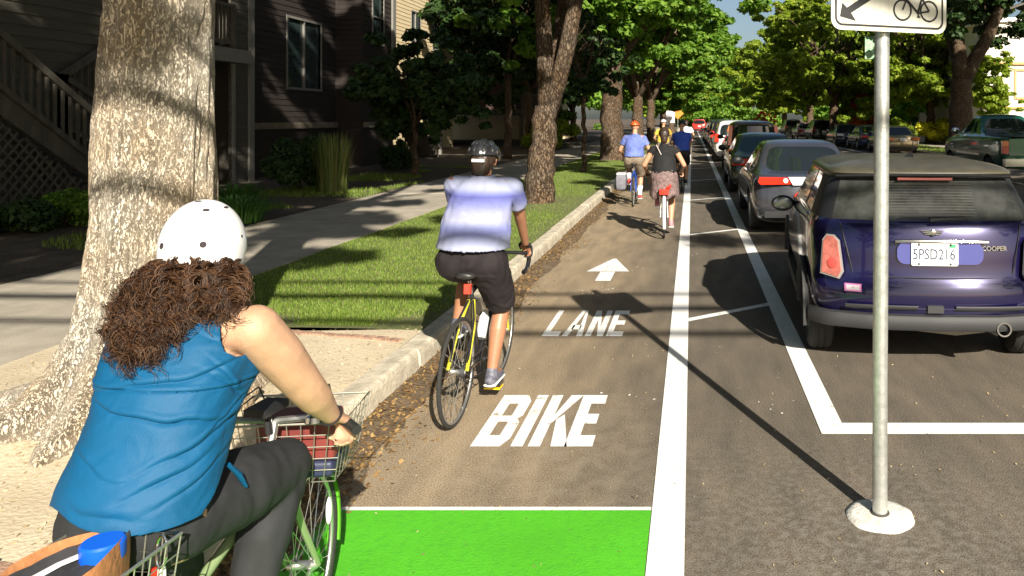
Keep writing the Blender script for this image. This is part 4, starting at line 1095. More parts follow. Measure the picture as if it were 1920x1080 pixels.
def car_body(rows, mats, rules, wells, name, parent, sub=2, crease=.75):
    """rows: (z, halfwidth, yrear, yfront, rear bow, front bow, corner, front drop); rules(row, col) -> material index"""
    mb = MB(); rings = []
    for (z, w_, yr, yf, bo, bf, rc, fd) in rows:
        L = yf - yr; half = [(0, yr), (.5*w_, yr + bo*.22), (.86*w_, yr + bo), (.985*w_, yr + bo + rc)]
        half += [(w_, yr + bo + rc + (L - bo - rc - bf - rc) * f) for f in FR]
        half += [(.975*w_, yf - bf - rc), (.84*w_, yf - bf), (.48*w_, yf - bf*.25), (0, yf)]
        n = len(half); ring_ = []
        def zz(i):
            if not fd: return z
            t_ = max(0, min(1, (half[i][1] - (yr + .55*L)) / (.45*L))); return z - fd * t_ * t_ * (3 - 2*t_) 
        ring_ = [(half[i][0], half[i][1], zz(i)) for i in range(n)] + [(-half[i][0], half[i][1], zz(i)) for i in range(n - 2, 0, -1)]
        rings.append(ring_)
    n = 13; m = len(rings[0])
    for r_ in rings: mb.v.extend(r_)
    def colof(k): return k if k < n - 1 else (m - 1 - k)
    for j in range(len(rings) - 1):
        for k in range(m):
            mb.f.append((j*m+k, j*m+(k+1) % m, (j+1)*m+(k+1) % m, (j+1)*m+k)); mb.mi.append(rules(j, colof(k)))
    for j, flip in ((0, True), (len(rings) - 1, False)):
        b = j*m
        def L(i): return b + i
        def Rr(i): return b + (m - i) % m
        mi = rules(j if flip else j, 99)
        for i in range(n - 1):
            f = [L(i), L(i+1), Rr(i+1), Rr(i)]
            f = list(dict.fromkeys(f))
            if flip: f = f[::-1]
            mb.f.append(tuple(f)); mb.mi.append(mi)
    o = mb.build(name, None, None, smooth=True, ang=180, mats=mats)
    bm = bmesh.new(); bm.from_mesh(o.data); bmesh.ops.recalc_face_normals(bm, faces=bm.faces)
    cl = bm.edges.layers.float.get('crease_edge') or bm.edges.layers.float.new('crease_edge')
    for e in bm.edges:
        if len(e.link_faces) == 2 and e.link_faces[0].material_index != e.link_faces[1].material_index: e[cl] = crease
    bm.to_mesh(o.data); bm.free()
    s = o.modifiers.new("s", 'SUBSURF'); s.levels = s.render_levels = sub
    bake(o)
    if wells:
        wb = MB()
        for (x, y, z, r, dp) in wells:
            sgn = 1 if x > 0 else -1
            wb.lathe([(r, 0), (r, dp * 2)], (x + sgn * dp * .9, y, z), (-sgn, 0, 0), 28, mi=0)
        wo = wb.build("cut", M_well, None); bm = bmesh.new(); bm.from_mesh(wo.data); bmesh.ops.recalc_face_normals(bm, faces=bm.faces); bm.to_mesh(wo.data); bm.free()
        bo = o.modifiers.new("b", 'BOOLEAN'); bo.operation = 'DIFFERENCE'; bo.object = wo; bo.solver = 'EXACT'; bo.material_mode = 'TRANSFER'
        bake(o); bpy.data.objects.remove(wo)
    return o
def split_by_material(o, names, parent):
    """one object per material slot"""
    me = o.data; out = {}
    mts = list(me.materials)
    for i, mt in enumerate(mts):
        if mt is None: continue
        bm = bmesh.new(); bm.from_mesh(me)
        bmesh.ops.delete(bm, geom=[f for f in bm.faces if f.material_index != i], context='FACES')
        if not bm.faces: bm.free(); continue
        # separate islands that are glass panes become parts of their own
        groups = []
        if names.get(mt.name, ("body", False))[1]:
            seen = set()
            for f in bm.faces:
                if f in seen: continue
                st = [f]; isl = []
                seen.add(f)
                while st:
                    q = st.pop(); isl.append(q)
                    for e in q.edges:
                        for g_ in e.link_faces:
                            if g_ not in seen: seen.add(g_); st.append(g_)
                groups.append([x.index for x in isl])
            bm.faces.index_update()
        if groups and len(groups) > 1:
            for gi in groups:
                b2 = bm.copy(); b2.faces.ensure_lookup_table(); gs = set(gi)
                bmesh.ops.delete(b2, geom=[f for f in b2.faces if f.index not in gs], context='FACES')
                _emit(b2, names[mt.name][0], mt, parent); b2.free()
        else: out[mt.name] = _emit(bm, names.get(mt.name, ("body", False))[0], mt, parent)
        bm.free()
    bpy.data.objects.remove(o)
    return out
def _emit(bm, nm, mt, parent):
    for f in bm.faces: f.material_index = 0; f.smooth = True
    me = bpy.data.meshes.new(nm); bm.to_mesh(me); me.materials.append(mt); me.set_sharp_from_angle(angle=R(34))
    q = bpy.data.objects.new(nm, me); COL.objects.link(q); q.parent = parent; return q
def wheel(parent, x, y, r, wd, spokes=5, rimmat=None):
    s = 1 if x > 0 else -1
    mb = MB(); h = wd / 2
    mb.lathe([(r*.62, -h*.9), (r*.84, -h), (r*.965, -h*.82), (r, -h*.55), (r, -h*.30), (r*.985, -h*.28), (r*.985, -h*.22), (r, -h*.2), (r, h*.2), (r*.985, h*.22), (r*.985, h*.28), (r, h*.3), (r, h*.55), (r*.965, h*.82), (r*.84, h), (r*.62, h*.9)], (x, y, r), (s, 0, 0), 40, False, False)
    wv = mb.build("wheel", M_tyre, parent, smooth=True, ang=40)
    mb = MB(); mb.lathe([(r*.63, h*.85), (r*.60, h*.9), (r*.57, h*.55), (r*.56, -h*.3)], (x, y, r), (s, 0, 0), 32, False, False)
    for k in range(spokes):
        a = 2*math.pi*k/spokes + .3; d = Vector((0, math.cos(a), math.sin(a)))
        mb.beam(Vector((x + s*h*.72, y, r)) + d*r*.08, Vector((x + s*h*.62, y, r)) + d*r*.58, r*.16, .03, up=(s, 0, 0))
    mb.lathe([(r*.15, h*.45), (r*.14, h*.78), (r*.05, h*.82)], (x, y, r), (s, 0, 0), 16)
    mb.lathe([(r*.56, -h*.25), (.01, -h*.2)], (x, y, r), (s, 0, 0), 20)
    mb.build("rim", rimmat or M_rim, wv, smooth=True, ang=40); return wv
GL = lambda nm: {nm: ("window", True)}
SEDAN = [(.17,.74,.22,4.30,.05,.10,.10,0),(.23,.84,.05,4.50,.08,.22,.10,0),(.45,.90,.0,4.58,.10,.24,.10,0),(.66,.905,.02,4.56,.11,.25,.09,.04),(.80,.895,.05,4.48,.11,.26,.09,.10),
         (.925,.86,.09,4.25,.10,.26,.09,.17),(.955,.80,.58,3.36,.04,.12,.05,.02),(1.335,.635,1.22,2.42,.03,.08,.04,0),(1.385,.60,1.32,2.30,.03,.06,.04,0),(1.43,.44,1.55,2.10,.02,.03,.04,0),(1.44,.2,1.7,1.95,.01,.01,.03,0)]
SUV = [(.24,.74,.22,4.20,.05,.10,.10,0),(.32,.84,.04,4.40,.07,.18,.10,0),(.55,.89,.0,4.48,.08,.2,.10,0),(.80,.895,.03,4.46,.08,.2,.09,.04),(.98,.885,.05,4.36,.08,.2,.09,.10),
       (1.06,.86,.08,4.15,.07,.2,.08,.14),(1.10,.82,.11,3.30,.05,.12,.05,.02),(1.56,.70,.26,2.50,.05,.10,.05,0),(1.64,.67,.20,2.40,.06,.08,.05,0),(1.71,.52,.42,2.1,.03,.04,.05,0),(1.73,.25,.7,1.8,.02,.02,.04,0)]
def g_rules(rb, pil=True, roof=None):
    def f(j, k):
        if j == rb:
            if k <= 1: return 1
            if k in (4, 6): return 1
            if k in (10, 11): return 1
            if k == 7: return 1
        return 0
    return f
def simple_car(name, label, cat, loc, body, rows, group=None, lamp='sedan', lampmat=None, glass=None, rz=0.0, length=1.0, width=1.0, plate=True, r=.32, wd=.20, extra=None):
    t = thing(name, label, cat, loc, rz, group)
    rows = [(a, b*width, c*length, d*length, *rest) for a, b, c, d, *rest in rows]
    wm = max(q[1] for q in rows); Lm = max(q[3] for q in rows)
    ya, yb = .92 * length, Lm - .88 * length
    glass = glass or M_cglass
    o = car_body(rows, [body, glass], g_rules(6), [(sx * (wm - .12), y, r, r * 1.17, .16) for sx in (1, -1) for y in (ya, yb)], "body", t)
    split_by_material(o, GL(glass.name) | {M_well.name: ("wheel_well", False)}, t)
    for sx in (1, -1):
        for y in (ya, yb): wheel(t, sx * (wm - .115), y, r, wd)
    # bumper strip, lamps, plate, mirrors
    mb = MB(); mb.box((-wm * .80, -.015, rows[2][0] - .16), (wm * .80, .06, rows[2][0] - .06)); mb.build("rear_bumper", M_blkp, t)
    lm = lampmat or M_red
    for sx in (1, -1):
        mb = MB()
        if lamp == 'sedan': mb.box((sx * wm * .50 if sx > 0 else -wm * .93, -.01, .70), (wm * .93 if sx > 0 else -wm * .50, .19, .85))
        elif lamp == 'wide':
            mb.prism_on([(sx*.30, .795), (sx*.36, .90), (sx*.80, .905), (sx*.82, .83), (sx*.78, .79)][::sx], Matrix.Translation((0, .17, 0)), .15)
        elif lamp == 'tall': mb.beam((sx * wm * .87, .10, .92), (sx * wm * .80, .24, 1.56), .11, .20, up=(0, 1, 0))
        else: mb.box((sx * wm * .78 if sx > 0 else -wm * .97, -.005, .85), (wm * .97 if sx > 0 else -wm * .78, .16, 1.18))
        mb.build("tail_light", lm, t)
        mb = MB(); ym = rows[6][3] - .35; mb.ellipsoid((sx * (wm + .06), ym, rows[6][0] + .05), (.11, .07, .085), 12, 8); mb.box((min(sx*(wm-.09), sx*wm), ym - .02, rows[6][0] - .01), (max(sx*(wm-.09), sx*wm), ym + .03, rows[6][0] + .04)); mb.build("mirror", M_blkp, t, smooth=True)
    if plate:
        zp = .76 if lamp in ('sedan', 'wide') else .82
        mb = MB(); mb.box((-.16, -.035, zp - .08), (.16, .01, zp + .08)); mb.build("plate", M_plate, t)
    if extra: extra(t, wm)
    return t

# --- the near blue hatchback
NAVY = pm("violet_blue_paint", (.010, .0075, .052), rough=.2, metal=.45, coat=1.0, var=.08, scale=3)
DUST = pm("dusty_roof_paint", (.072, .064, .043), rough=.45, metal=.1, coat=.25, var=.22, scale=4, detail=8)
mini = thing("hatchback", "dusty violet blue hatchback with olive roof, nearest car in the parked row", "car", (1.71, 5.42, 0), rz=R(-4.2))
mrows = [(.26,.72,.20,3.55,.05,.10,.12,0),(.325,.82,.05,3.72,.10,.22,.14,0),(.43,.870,.0,3.82,.12,.25,.15,0),(.60,.880,.005,3.84,.12,.26,.15,0),(.665,.878,.055,3.82,.12,.26,.14,.02),
         (.86,.868,.065,3.74,.12,.26,.13,.06),(1.025,.842,.105,3.55,.11,.26,.12,.10),(1.055,.815,.135,2.80,.10,.16,.10,.0),(1.365,.700,.40,2.28,.07,.10,.08,0),(1.385,.715,.30,2.22,.08,.09,.09,0),(1.435,.66,.40,2.12,.08,.08,.09,0),(1.475,.48,.62,1.85,.05,.04,.08,0),(1.487,.22,.95,1.55,.02,.02,.05,0)]
def mrules(j, k):
    if j == 7:
        if k <= 1: return 1
        if k in (2, 3): return 3
        if k in (4, 6): return 2
        if k in (5,): return 3
        if k in (7,): return 2
        if k in (8, 9): return 3
        if k in (10, 11): return 2
    if j >= 8: return 4
    return 0
o = car_body(mrows, [NAVY, M_dusty, M_cglass, M_blkp, DUST], mrules, [(sx * .76, y, .315, .355, .20) for sx in (1, -1) for y in (.64, 3.19)], "body", mini, sub=3)
split_by_material(o, {M_dusty.name: ("rear_window", False), M_cglass.name: ("window", True), M_blkp.name: ("pillar", True), DUST.name: ("roof", False), M_well.name: ("wheel_well", False)}, mini)
for sx in (1, -1):
    for y in (.64, 3.19): wheel(mini, sx * .755, y, .312, .19, 8)
# grey lower trim along the bumper and round the arches
mb = MB()
def rear_xy(u, w_, yr, bo, rc):
    """points on the rear outline, u in -1..1"""
    x = u * w_; a = abs(u)
    if a < .5: y = yr + bo * .22 * (a / .5)
    elif a < .86: y = yr + bo * (.22 + .78 * (a - .5) / .36)
    else: y = yr + bo + rc * (a - .86) / .125
    return x, y
pts = [rear_xy(u, .885, -.035, .12, .15) for u in np.linspace(-.985, .985, 25)]
prof = [(.0, .315), (-.012, .33), (-.014, .395), (.0, .415), (.05, .42), (.05, .315)]
vs = []; 
for (x, y) in pts:
    for dy, z in prof: vs.append((x * (1 + dy * -.2), y + dy, z))
npf = len(prof)
mb.add(vs, [(i*npf+k, i*npf+(k+1) % npf, (i+1)*npf+(k+1) % npf, (i+1)*npf+k) for i in range(24) for k in range(npf)] + [tuple(range(npf)), tuple(24*npf+k for k in range(npf-1, -1, -1))])
mb.build("rear_bumper_trim", M_plast, mini, smooth=True)
for sx in (1, -1):
    for y in (.64, 3.19):
        mb = MB(); arc = [(sx * (.884 - .02 * (y > 2)), y + .375 * math.cos(R(a)), .32 + .375 * math.sin(R(a))) for a in range(-8, 189, 7)]
        mb.tube(arc, .03, 8, ell=(.55, 1.0)); mb.build("wheel_arch_trim", M_plast, mini, smooth=True)
    mb = MB(); mb.beam((sx * .872, 1.03, .31), (sx * .872, 2.80, .31), .04, .09); mb.build("sill_trim", M_plast, mini)
# hatch: shut lines, shelf, plate recess, chrome grip, badge, lettering
def hatch_y(z):  # y of the tailgate skin on the centre line
    return float(np.interp(z, [.60, .665, .86, 1.025, 1.055, 1.365], [.005, .055, .065, .105, .135, .40]))
mb = MB()
for sx in (1, -1):
    L_ = [(sx * .555, .20 - .005, .672), (sx * .585, .150, .80), (sx * .62, .165, .95), (sx * .64, .18, 1.035)]
    L_ = [(x, hatch_y(z) + .075 - .012 + .02 * (z > .9), z) for x, y, z in L_]
    mb.tube(L_, .0045, 5)
mb.tube([(x, .045 + .07 * (abs(x) / .56) ** 2, .669) for x in np.linspace(-.56, .56, 15)], .0045, 5)
mb.build("shut_line", M_blkp, mini)
mb = MB(); mb.prism_on(rrect(.60, .155, .06, .765), Matrix.Translation((.045, .072, 0)), .012)
mb.build("plate_recess", pm("sunlit_blue_recess", (.07, .075, .25), rough=.3, coat=1), mini)  # recess paint made lighter than the body to look sunlit
mb = MB(); mb.tube([(x, .045 + .03 * (abs(x) / .4) ** 2, .918 + .012 * math.cos(x * 3.2)) for x in np.linspace(-.27, .38, 17)], .013, 8, ell=(1, 1.1)); mb.build("tailgate_grip", M_chrome, mini, smooth=True)
pl = MB(); pl.prism_on(rrect(.325, .165, .014, .757), Matrix.Translation((.005, .056, 0)), .008); pl = pl.build("number_plate", M_plate, mini)
MT = Matrix.Translation((.0, .0462, .835)) @ Matrix.Rotation(R(90), 4, 'X')
text("plate_number", "5PSD216", .108, M_ink, pl, MT, .0008, .0, .74)
mb = MB(); mb.box((.105, .0465, .886), (.150, .0475, .910)); mb.build("plate_sticker", pm("green_sticker", (.05, .35, .15)), pl)
mb = MB()
for x in (-.105, .115): mb.lathe([(.008, 0), (.008, .004)], (x, .048, .77), (0, -1, 0), 10); mb.lathe([(.008, 0), (.008, .004)], (x, .048, .905), (0, -1, 0), 10)
mb.build("plate_bolt", M_blk, pl)
# winged badge
bz = .985; by = hatch_y(bz) - .006
mb = MB(); mb.lathe([(.026, 0), (.026, .006), (.018, .010), (.006, .011)], (.0, by, bz), (0, -1, 0), 24)
for sx in (1, -1):
    for k in range(3):
        z = bz + .012 - .012 * k; mb.prism_on([(sx * .02, z - .005), (sx * (.082 - .012 * k), z + .002), (sx * (.085 - .012 * k), z + .006), (sx * .02, z + .005)][::sx], Matrix.Translation((0, by, 0)), .004)
mb.build("badge", M_chrome, mini, smooth=True)
text("model_lettering", "COOPER", .046, M_chrome, mini, Matrix.Translation((.43, hatch_y(.875) + .030, .875)) @ Matrix.Rotation(R(8), 4, 'Z') @ Matrix.Rotation(R(86), 4, 'X'), .003, .001)
# tail lights with pale surrounds
for sx in (1, -1):
    shp = [(-.070, -.130), (.055, -.155), (.078, -.110), (.045, .095), (.010, .130), (-.035, .132), (-.062, .095)]
    big = [(x * 1.17, z * 1.09) for x, z in shp]
    Mx = Matrix.Translation((sx * .700, .150, .815)) @ Matrix.Rotation(R(sx * 27), 4, 'Z') @ Matrix.Rotation(R(-5), 4, 'X')
    sgn = lambda q: [(-sx * x, z) for x, z in q][:: -sx if sx > 0 else 1]
    mb = MB(); mb.prism_on(sgn(big), Mx, .022); tl = mb.build("tail_light", pm("lamp_surround", (.62, .58, .55), rough=.2, metal=.6), mini)
    mb = MB(); mb.prism_on(sgn(shp), Mx @ Matrix.Translation((0, -.022, 0)), .008); mb.build("lens", M_redl, tl)
    mb = MB(); mb.lathe([(.04, 0), (.036, .006), (.01, .010)], Mx @ Vector((-sx * .012, -.030, -.06)), Mx.to_3x3() @ Vector((0, -1, 0)), 18); mb.build("brake_lamp", pm("deep_red_lens", (.55, .07, .06), rough=.15, coat=.5), tl, smooth=True)
# spoiler lip, wiper, washer, aerial, exhaust, bumper details
mb = MB()
for i, x in enumerate(np.linspace(-.62, .62, 14)): pass
mb.tube([(x, .335 + .10 * (abs(x) / .64) ** 2.2, 1.377 - .016 * (abs(x) / .64) ** 2) for x in np.linspace(-.64, .64, 21)], .017, 8, ell=(1.6, .75)); mb.build("spoiler_lip", M_blkp, mini, smooth=True)
mb = MB(); mb.box((-.20, .335, 1.340), (.20, .36, 1.358)); mb.build("brake_light_strip", pm("dull_red_strip", (.22, .06, .05), rough=.3), mini)
mb = MB(); mb.tube([(-.02, .095, 1.075), (.10, .10, 1.082), (.24, .112, 1.088)], [.016, .012, .009], 8); mb.tube([(-.22, .13, 1.092), (.24, .118, 1.094)], .007, 6); mb.build("wiper", M_blk, mini, smooth=True)
mb = MB(); mb.add([(-.045, .92, 1.483), (.03, .86, 1.483), (.03, .98, 1.483), (.03, .93, 1.53)], [(0, 1, 3), (1, 2, 3), (2, 0, 3), (0, 2, 1)]); mb.tube([(.025, .93, 1.52), (.03, .80, 1.76)], .0035, 6); mb.build("aerial", M_blk, mini)
mb = MB(); mb.lathe([(.050, 0), (.050, .16), (.040, .16), (.038, .02)], (.46, .13, .335), (0, -1, 0), 24, True, False); mb.lathe([(.037, .0), (.001, .0)], (.46, .10, .335), (0, -1, 0), 20, False, False); mb.build("exhaust_tip", M_chrome, mini, smooth=True)
mb = MB(); mb.tube([(-.05, .30, .27), (.20, .26, .265), (.40, .26, .275)], [.07, .085, .06], 12, ell=(1, .6)); mb.build("muffler", pm("dull_muffler", (.40, .38, .33), rough=.5, metal=.5), mini, smooth=True)
mb = MB(); mb.box((-.055, -.008, .435), (.055, .02, .485)); mb.build("tow_cover", M_plast, mini)
for a, b in ((-.62, -.12), (.14, .62)):
    mb = MB(); mb.tube([(x, -.004 + .125 * (abs(x) / .88) ** 2.6, .47) for x in np.linspace(a, b, 9)], .012, 6, ell=(.6, 1.3))
    mb.build("bumper_groove", M_blkp, mini, smooth=True)
stk = MB(); stk.prism_on([(-.06, -.028), (.06, -.028), (.06, .028), (-.06, .028)], Matrix.Translation((-.565, .058, .595)) @ Matrix.Rotation(R(-17), 4, 'Z'), .003); stk = stk.build("bumper_sticker", pm("pink_sticker", (.70, .22, .52), rough=.5), mini)
mb = MB(); mb.prism_on([(-.048, -.018), (.048, -.018), (.048, .018), (-.048, .018)], Matrix.Translation((-.565, .055, .595)) @ Matrix.Rotation(R(-17), 4, 'Z'), .0012); stw = mb.build("sticker_panel", pm("white_sticker", (.8, .72, .78), rough=.5), stk)
mb = MB(); mb.prism_on([(-.012, -.006), (.0, .006), (.016, -.008), (.004, .002)], Matrix.Translation((-.565, .0535, .595)) @ Matrix.Rotation(R(-17), 4, 'Z'), .0008); mb.build("sticker_mark", M_blk, stw)
for sx in (1, -1):
    mb = MB(); mb.ellipsoid((sx * .965, 2.30, .95), (.115, .075, .080), 20, 12); mb.tube([(sx * .82, 2.34, .95), (sx * .93, 2.32, .95)], .025, 8); mr_ = mb.build("mirror", M_blkp, mini, smooth=True)
    mb = MB(); mb.ellipsoid((sx * .965, 2.232, .95), (.098, .012, .064), 20, 8); mb.build("mirror_glass", pm("mirror_face", (.30, .31, .30), rough=.2, metal=.8), mr_, smooth=True)
mb = MB()
for i in range(13):
    z = 1.10 + i * .019; q = (z - 1.055) / .31
    mb.tube([(x, hatch_y(z) - .004 + .0 * q, z) for x in np.linspace(-.33, .33, 5)], .0011, 4)
mb.build("demister_lines", pm("demister_wire", (.13, .12, .09), rough=.5), mini)

# --- the parked row beyond it
GREY = paint("grey_paint", (.085, .088, .112), .5, dust=(.062, .064, .075))
def accord_extra(t, wm):
    mb = MB(); mb.prism_on([(-.29, .785), (.29, .785), (.36, .905), (-.36, .905)], Matrix.Translation((0, .085, 0)), .09); mb.build("plate_glare", pm("white_glare", (.82, .82, .84), rough=.25), t)  # plate panel whitened to stand for the blown-out reflection between the lamps
    for sx in (1, -1):
        mb = MB(); mb.lathe([(.040, 0), (.034, .012)], (sx * .40, .02, .85), (0, -1, 0), 16); mb.build("reverse_lamp", M_whl, t)
    mb = MB(); mb.ellipsoid((0, 1.95, 1.45), (.03, .09, .05), 10, 6); mb.build("aerial", M_blkp, t, smooth=True)
simple_car("sedan", "grey sedan with wide red lamps in front of the violet blue hatchback", "car", (1.83, 11.75, 0), GREY, SEDAN, lamp='wide', extra=accord_extra, plate=False)
GREEN = paint("dark_green_paint", (.025, .050, .045), .4, dust=(.05, .06, .05))
simple_car("sedan", "dark green sedan between the grey sedan and the dark wagon", "car", (1.80, 18.2, 0), GREEN, SEDAN, glass=pm("teal_glass", (.015, .04, .04), rough=.035, spec=.8))
DARK = paint("dark_brown_paint", (.045, .040, .036), .4, dust=(.09, .08, .06))
simple_car("wagon", "dark wagon with tall orange red tail lamps in the parked row", "car", (1.98, 24.7, 0), DARK, SUV, lamp='tall', lampmat=pm("orange_lens", (.72, .12, .015), rough=.15, coat=.5))
WHITE = paint("white_paint", (.72, .70, .68), .0)
simple_car("suv", "white suv ahead of the dark wagon in the parked row", "car", (1.80, 31.3, 0), WHITE, SUV, lamp='suv')
for nm, lab, y, c, rows, lp in (("suv", "black suv beyond the white one in the parked row", 38.2, (.03, .03, .035), SUV, 'suv'), ("van", "navy minivan far up the left parked row", 45.0, (.02, .025, .07), SUV, 'suv'),
                        ("sedan", "maroon sedan farthest up the left parked row", 52.0, (.12, .02, .04), SEDAN, 'sedan'), ("sedan", "silver sedan far up the left row past the navy minivan", 59.5, (.4, .4, .4), SEDAN, 'sedan')):
    simple_car(nm, lab, "car", (1.80, y, 0), paint(nm + "_paint", c), rows, lamp=lp)
simple_car("sedan", "red car driving far down the road beside the white lane line", "car", (.95, 96, 0), paint("red_paint", (.45, .04, .03), .2), SUV, lamp='suv')
# --- cars along the right kerb
BLUES = paint("midnight_paint", (.022, .028, .06), .5)
simple_car("sedan", "dark blue sedan under the orange bush on the right kerb", "car", (10.0, 48.6, 0), BLUES, SEDAN, lamp='sedan', lampmat=M_whl)  # white lenses stand in for the bright reflection on its chrome bumper
simple_car("sedan", "gold sedan right of the sign pole on the right kerb", "car", (10.55, 38.6, 0), paint("gold_paint", (.36, .28, .16), .5), SEDAN, lamp='sedan', lampmat=M_amber)
simple_car("sedan", "blue sedan half hidden behind the sign pole", "car", (10.4, 43.6, 0), paint("blue_paint", (.02, .035, .12), .5), SEDAN)
simple_car("suv", "black suv on the right kerb left of the dark blue sedan", "car", (9.9, 57.8, 0), paint("black_paint_car", (.015, .015, .017), .3), SUV, lamp='suv')
simple_car("sedan", "pale pink sedan on the right kerb past the black suv", "car", (9.9, 66, 0), paint("pink_paint", (.45, .28, .28), .2), SEDAN, lampmat=M_red)
simple_car("wagon", "olive wagon farthest along the right kerb", "car", (9.9, 75, 0), paint("olive_paint", (.09, .09, .05), .3), SUV, lamp='suv')

# --- the green pickup truck
TG = pm("pickup_green", (.012, .10, .055), rough=.2, metal=.3, coat=1.0, var=.08)
TBK = pm("pickup_black", (.012, .016, .014), rough=.25, coat=1.0)
pk = thing("pickup_truck", "dark green pickup truck with amber and red tail lamps at the right edge", "pickup truck", (9.16, 20.6, 0))
prow = [(.42,.72,.12,4.9,.02,.15,.05,0),(.52,.86,.05,5.10,.03,.2,.06,0),(.75,.885,.03,5.18,.03,.22,.06,0),(1.05,.885,.04,5.15,.03,.22,.06,.06),(1.27,.87,.05,4.95,.03,.2,.06,.14),(1.30,.84,.09,4.75,.03,.2,.06,.12),
        (1.33,.80,1.80,3.75,.03,.15,.06,.02),(1.80,.66,2.02,3.00,.04,.1,.07,0),(1.86,.63,2.10,2.92,.03,.08,.07,0),(1.91,.48,2.25,2.8,.02,.04,.05,0),(1.925,.2,2.4,2.65,.01,.01,.04,0)]
o = car_body(prow, [TG, M_cglass], g_rules(6), [(sx * .77, y, .36, .45, .2) for sx in (1, -1) for y in (1.05, 4.22)], "body", pk)
split_by_material(o, GL(M_cglass.name) | {M_well.name: ("wheel_well", False)}, pk)
for sx in (1, -1):
    for y in (1.05, 4.22): wheel(pk, sx * .765, y, .36, .24, 6)
    mb = MB(); mb.box((sx*.80 - .085, -.005, .86), (sx*.80 + .085, .10, 1.06)); tl = mb.build("tail_light", M_red, pk)
    mb = MB(); mb.box((sx*.80 - .084, -.004, 1.062), (sx*.80 + .084, .10, 1.20)); mb.build("indicator", M_amber, tl)
    mb = MB(); mb.ellipsoid((sx * 1.0, 3.35, 1.42), (.12, .07, .11), 14, 8); mb.box((min(sx*.78, sx*.95), 3.33, 1.36), (max(sx*.78, sx*.95), 3.38, 1.42)); mb.build("mirror", M_chrome, pk, smooth=True)
mb = MB(); mb.box((-.70, .01, .80), (.70, .06, 1.25)); tg_ = mb.build("tailgate", TG, pk)
mb = MB(); mb.box((-.08, -.005, 1.10), (.08, .012, 1.17)); mb.build("handle", M_blkp, tg_)
mb = MB(); mb.box((-.86, -.13, .52), (.86, .04, .72)); mb.build("rear_bumper", M_chrome, pk)
mb = MB(); mb.box((-.62, 1.0 - .9, 1.302), (.62, 1.78, 1.315)); mb.build("bed_liner", M_blkp, pk)
mb = MB(); mb.box((-.16, -.14, .56), (.16, -.131, .70)); mb.build("number_plate", M_plate, pk)
mb = MB(); mb.box((-.88, 1.7, .74), (-.884, 3.6, .80)); mb.build("side_moulding", M_chrome, pk)
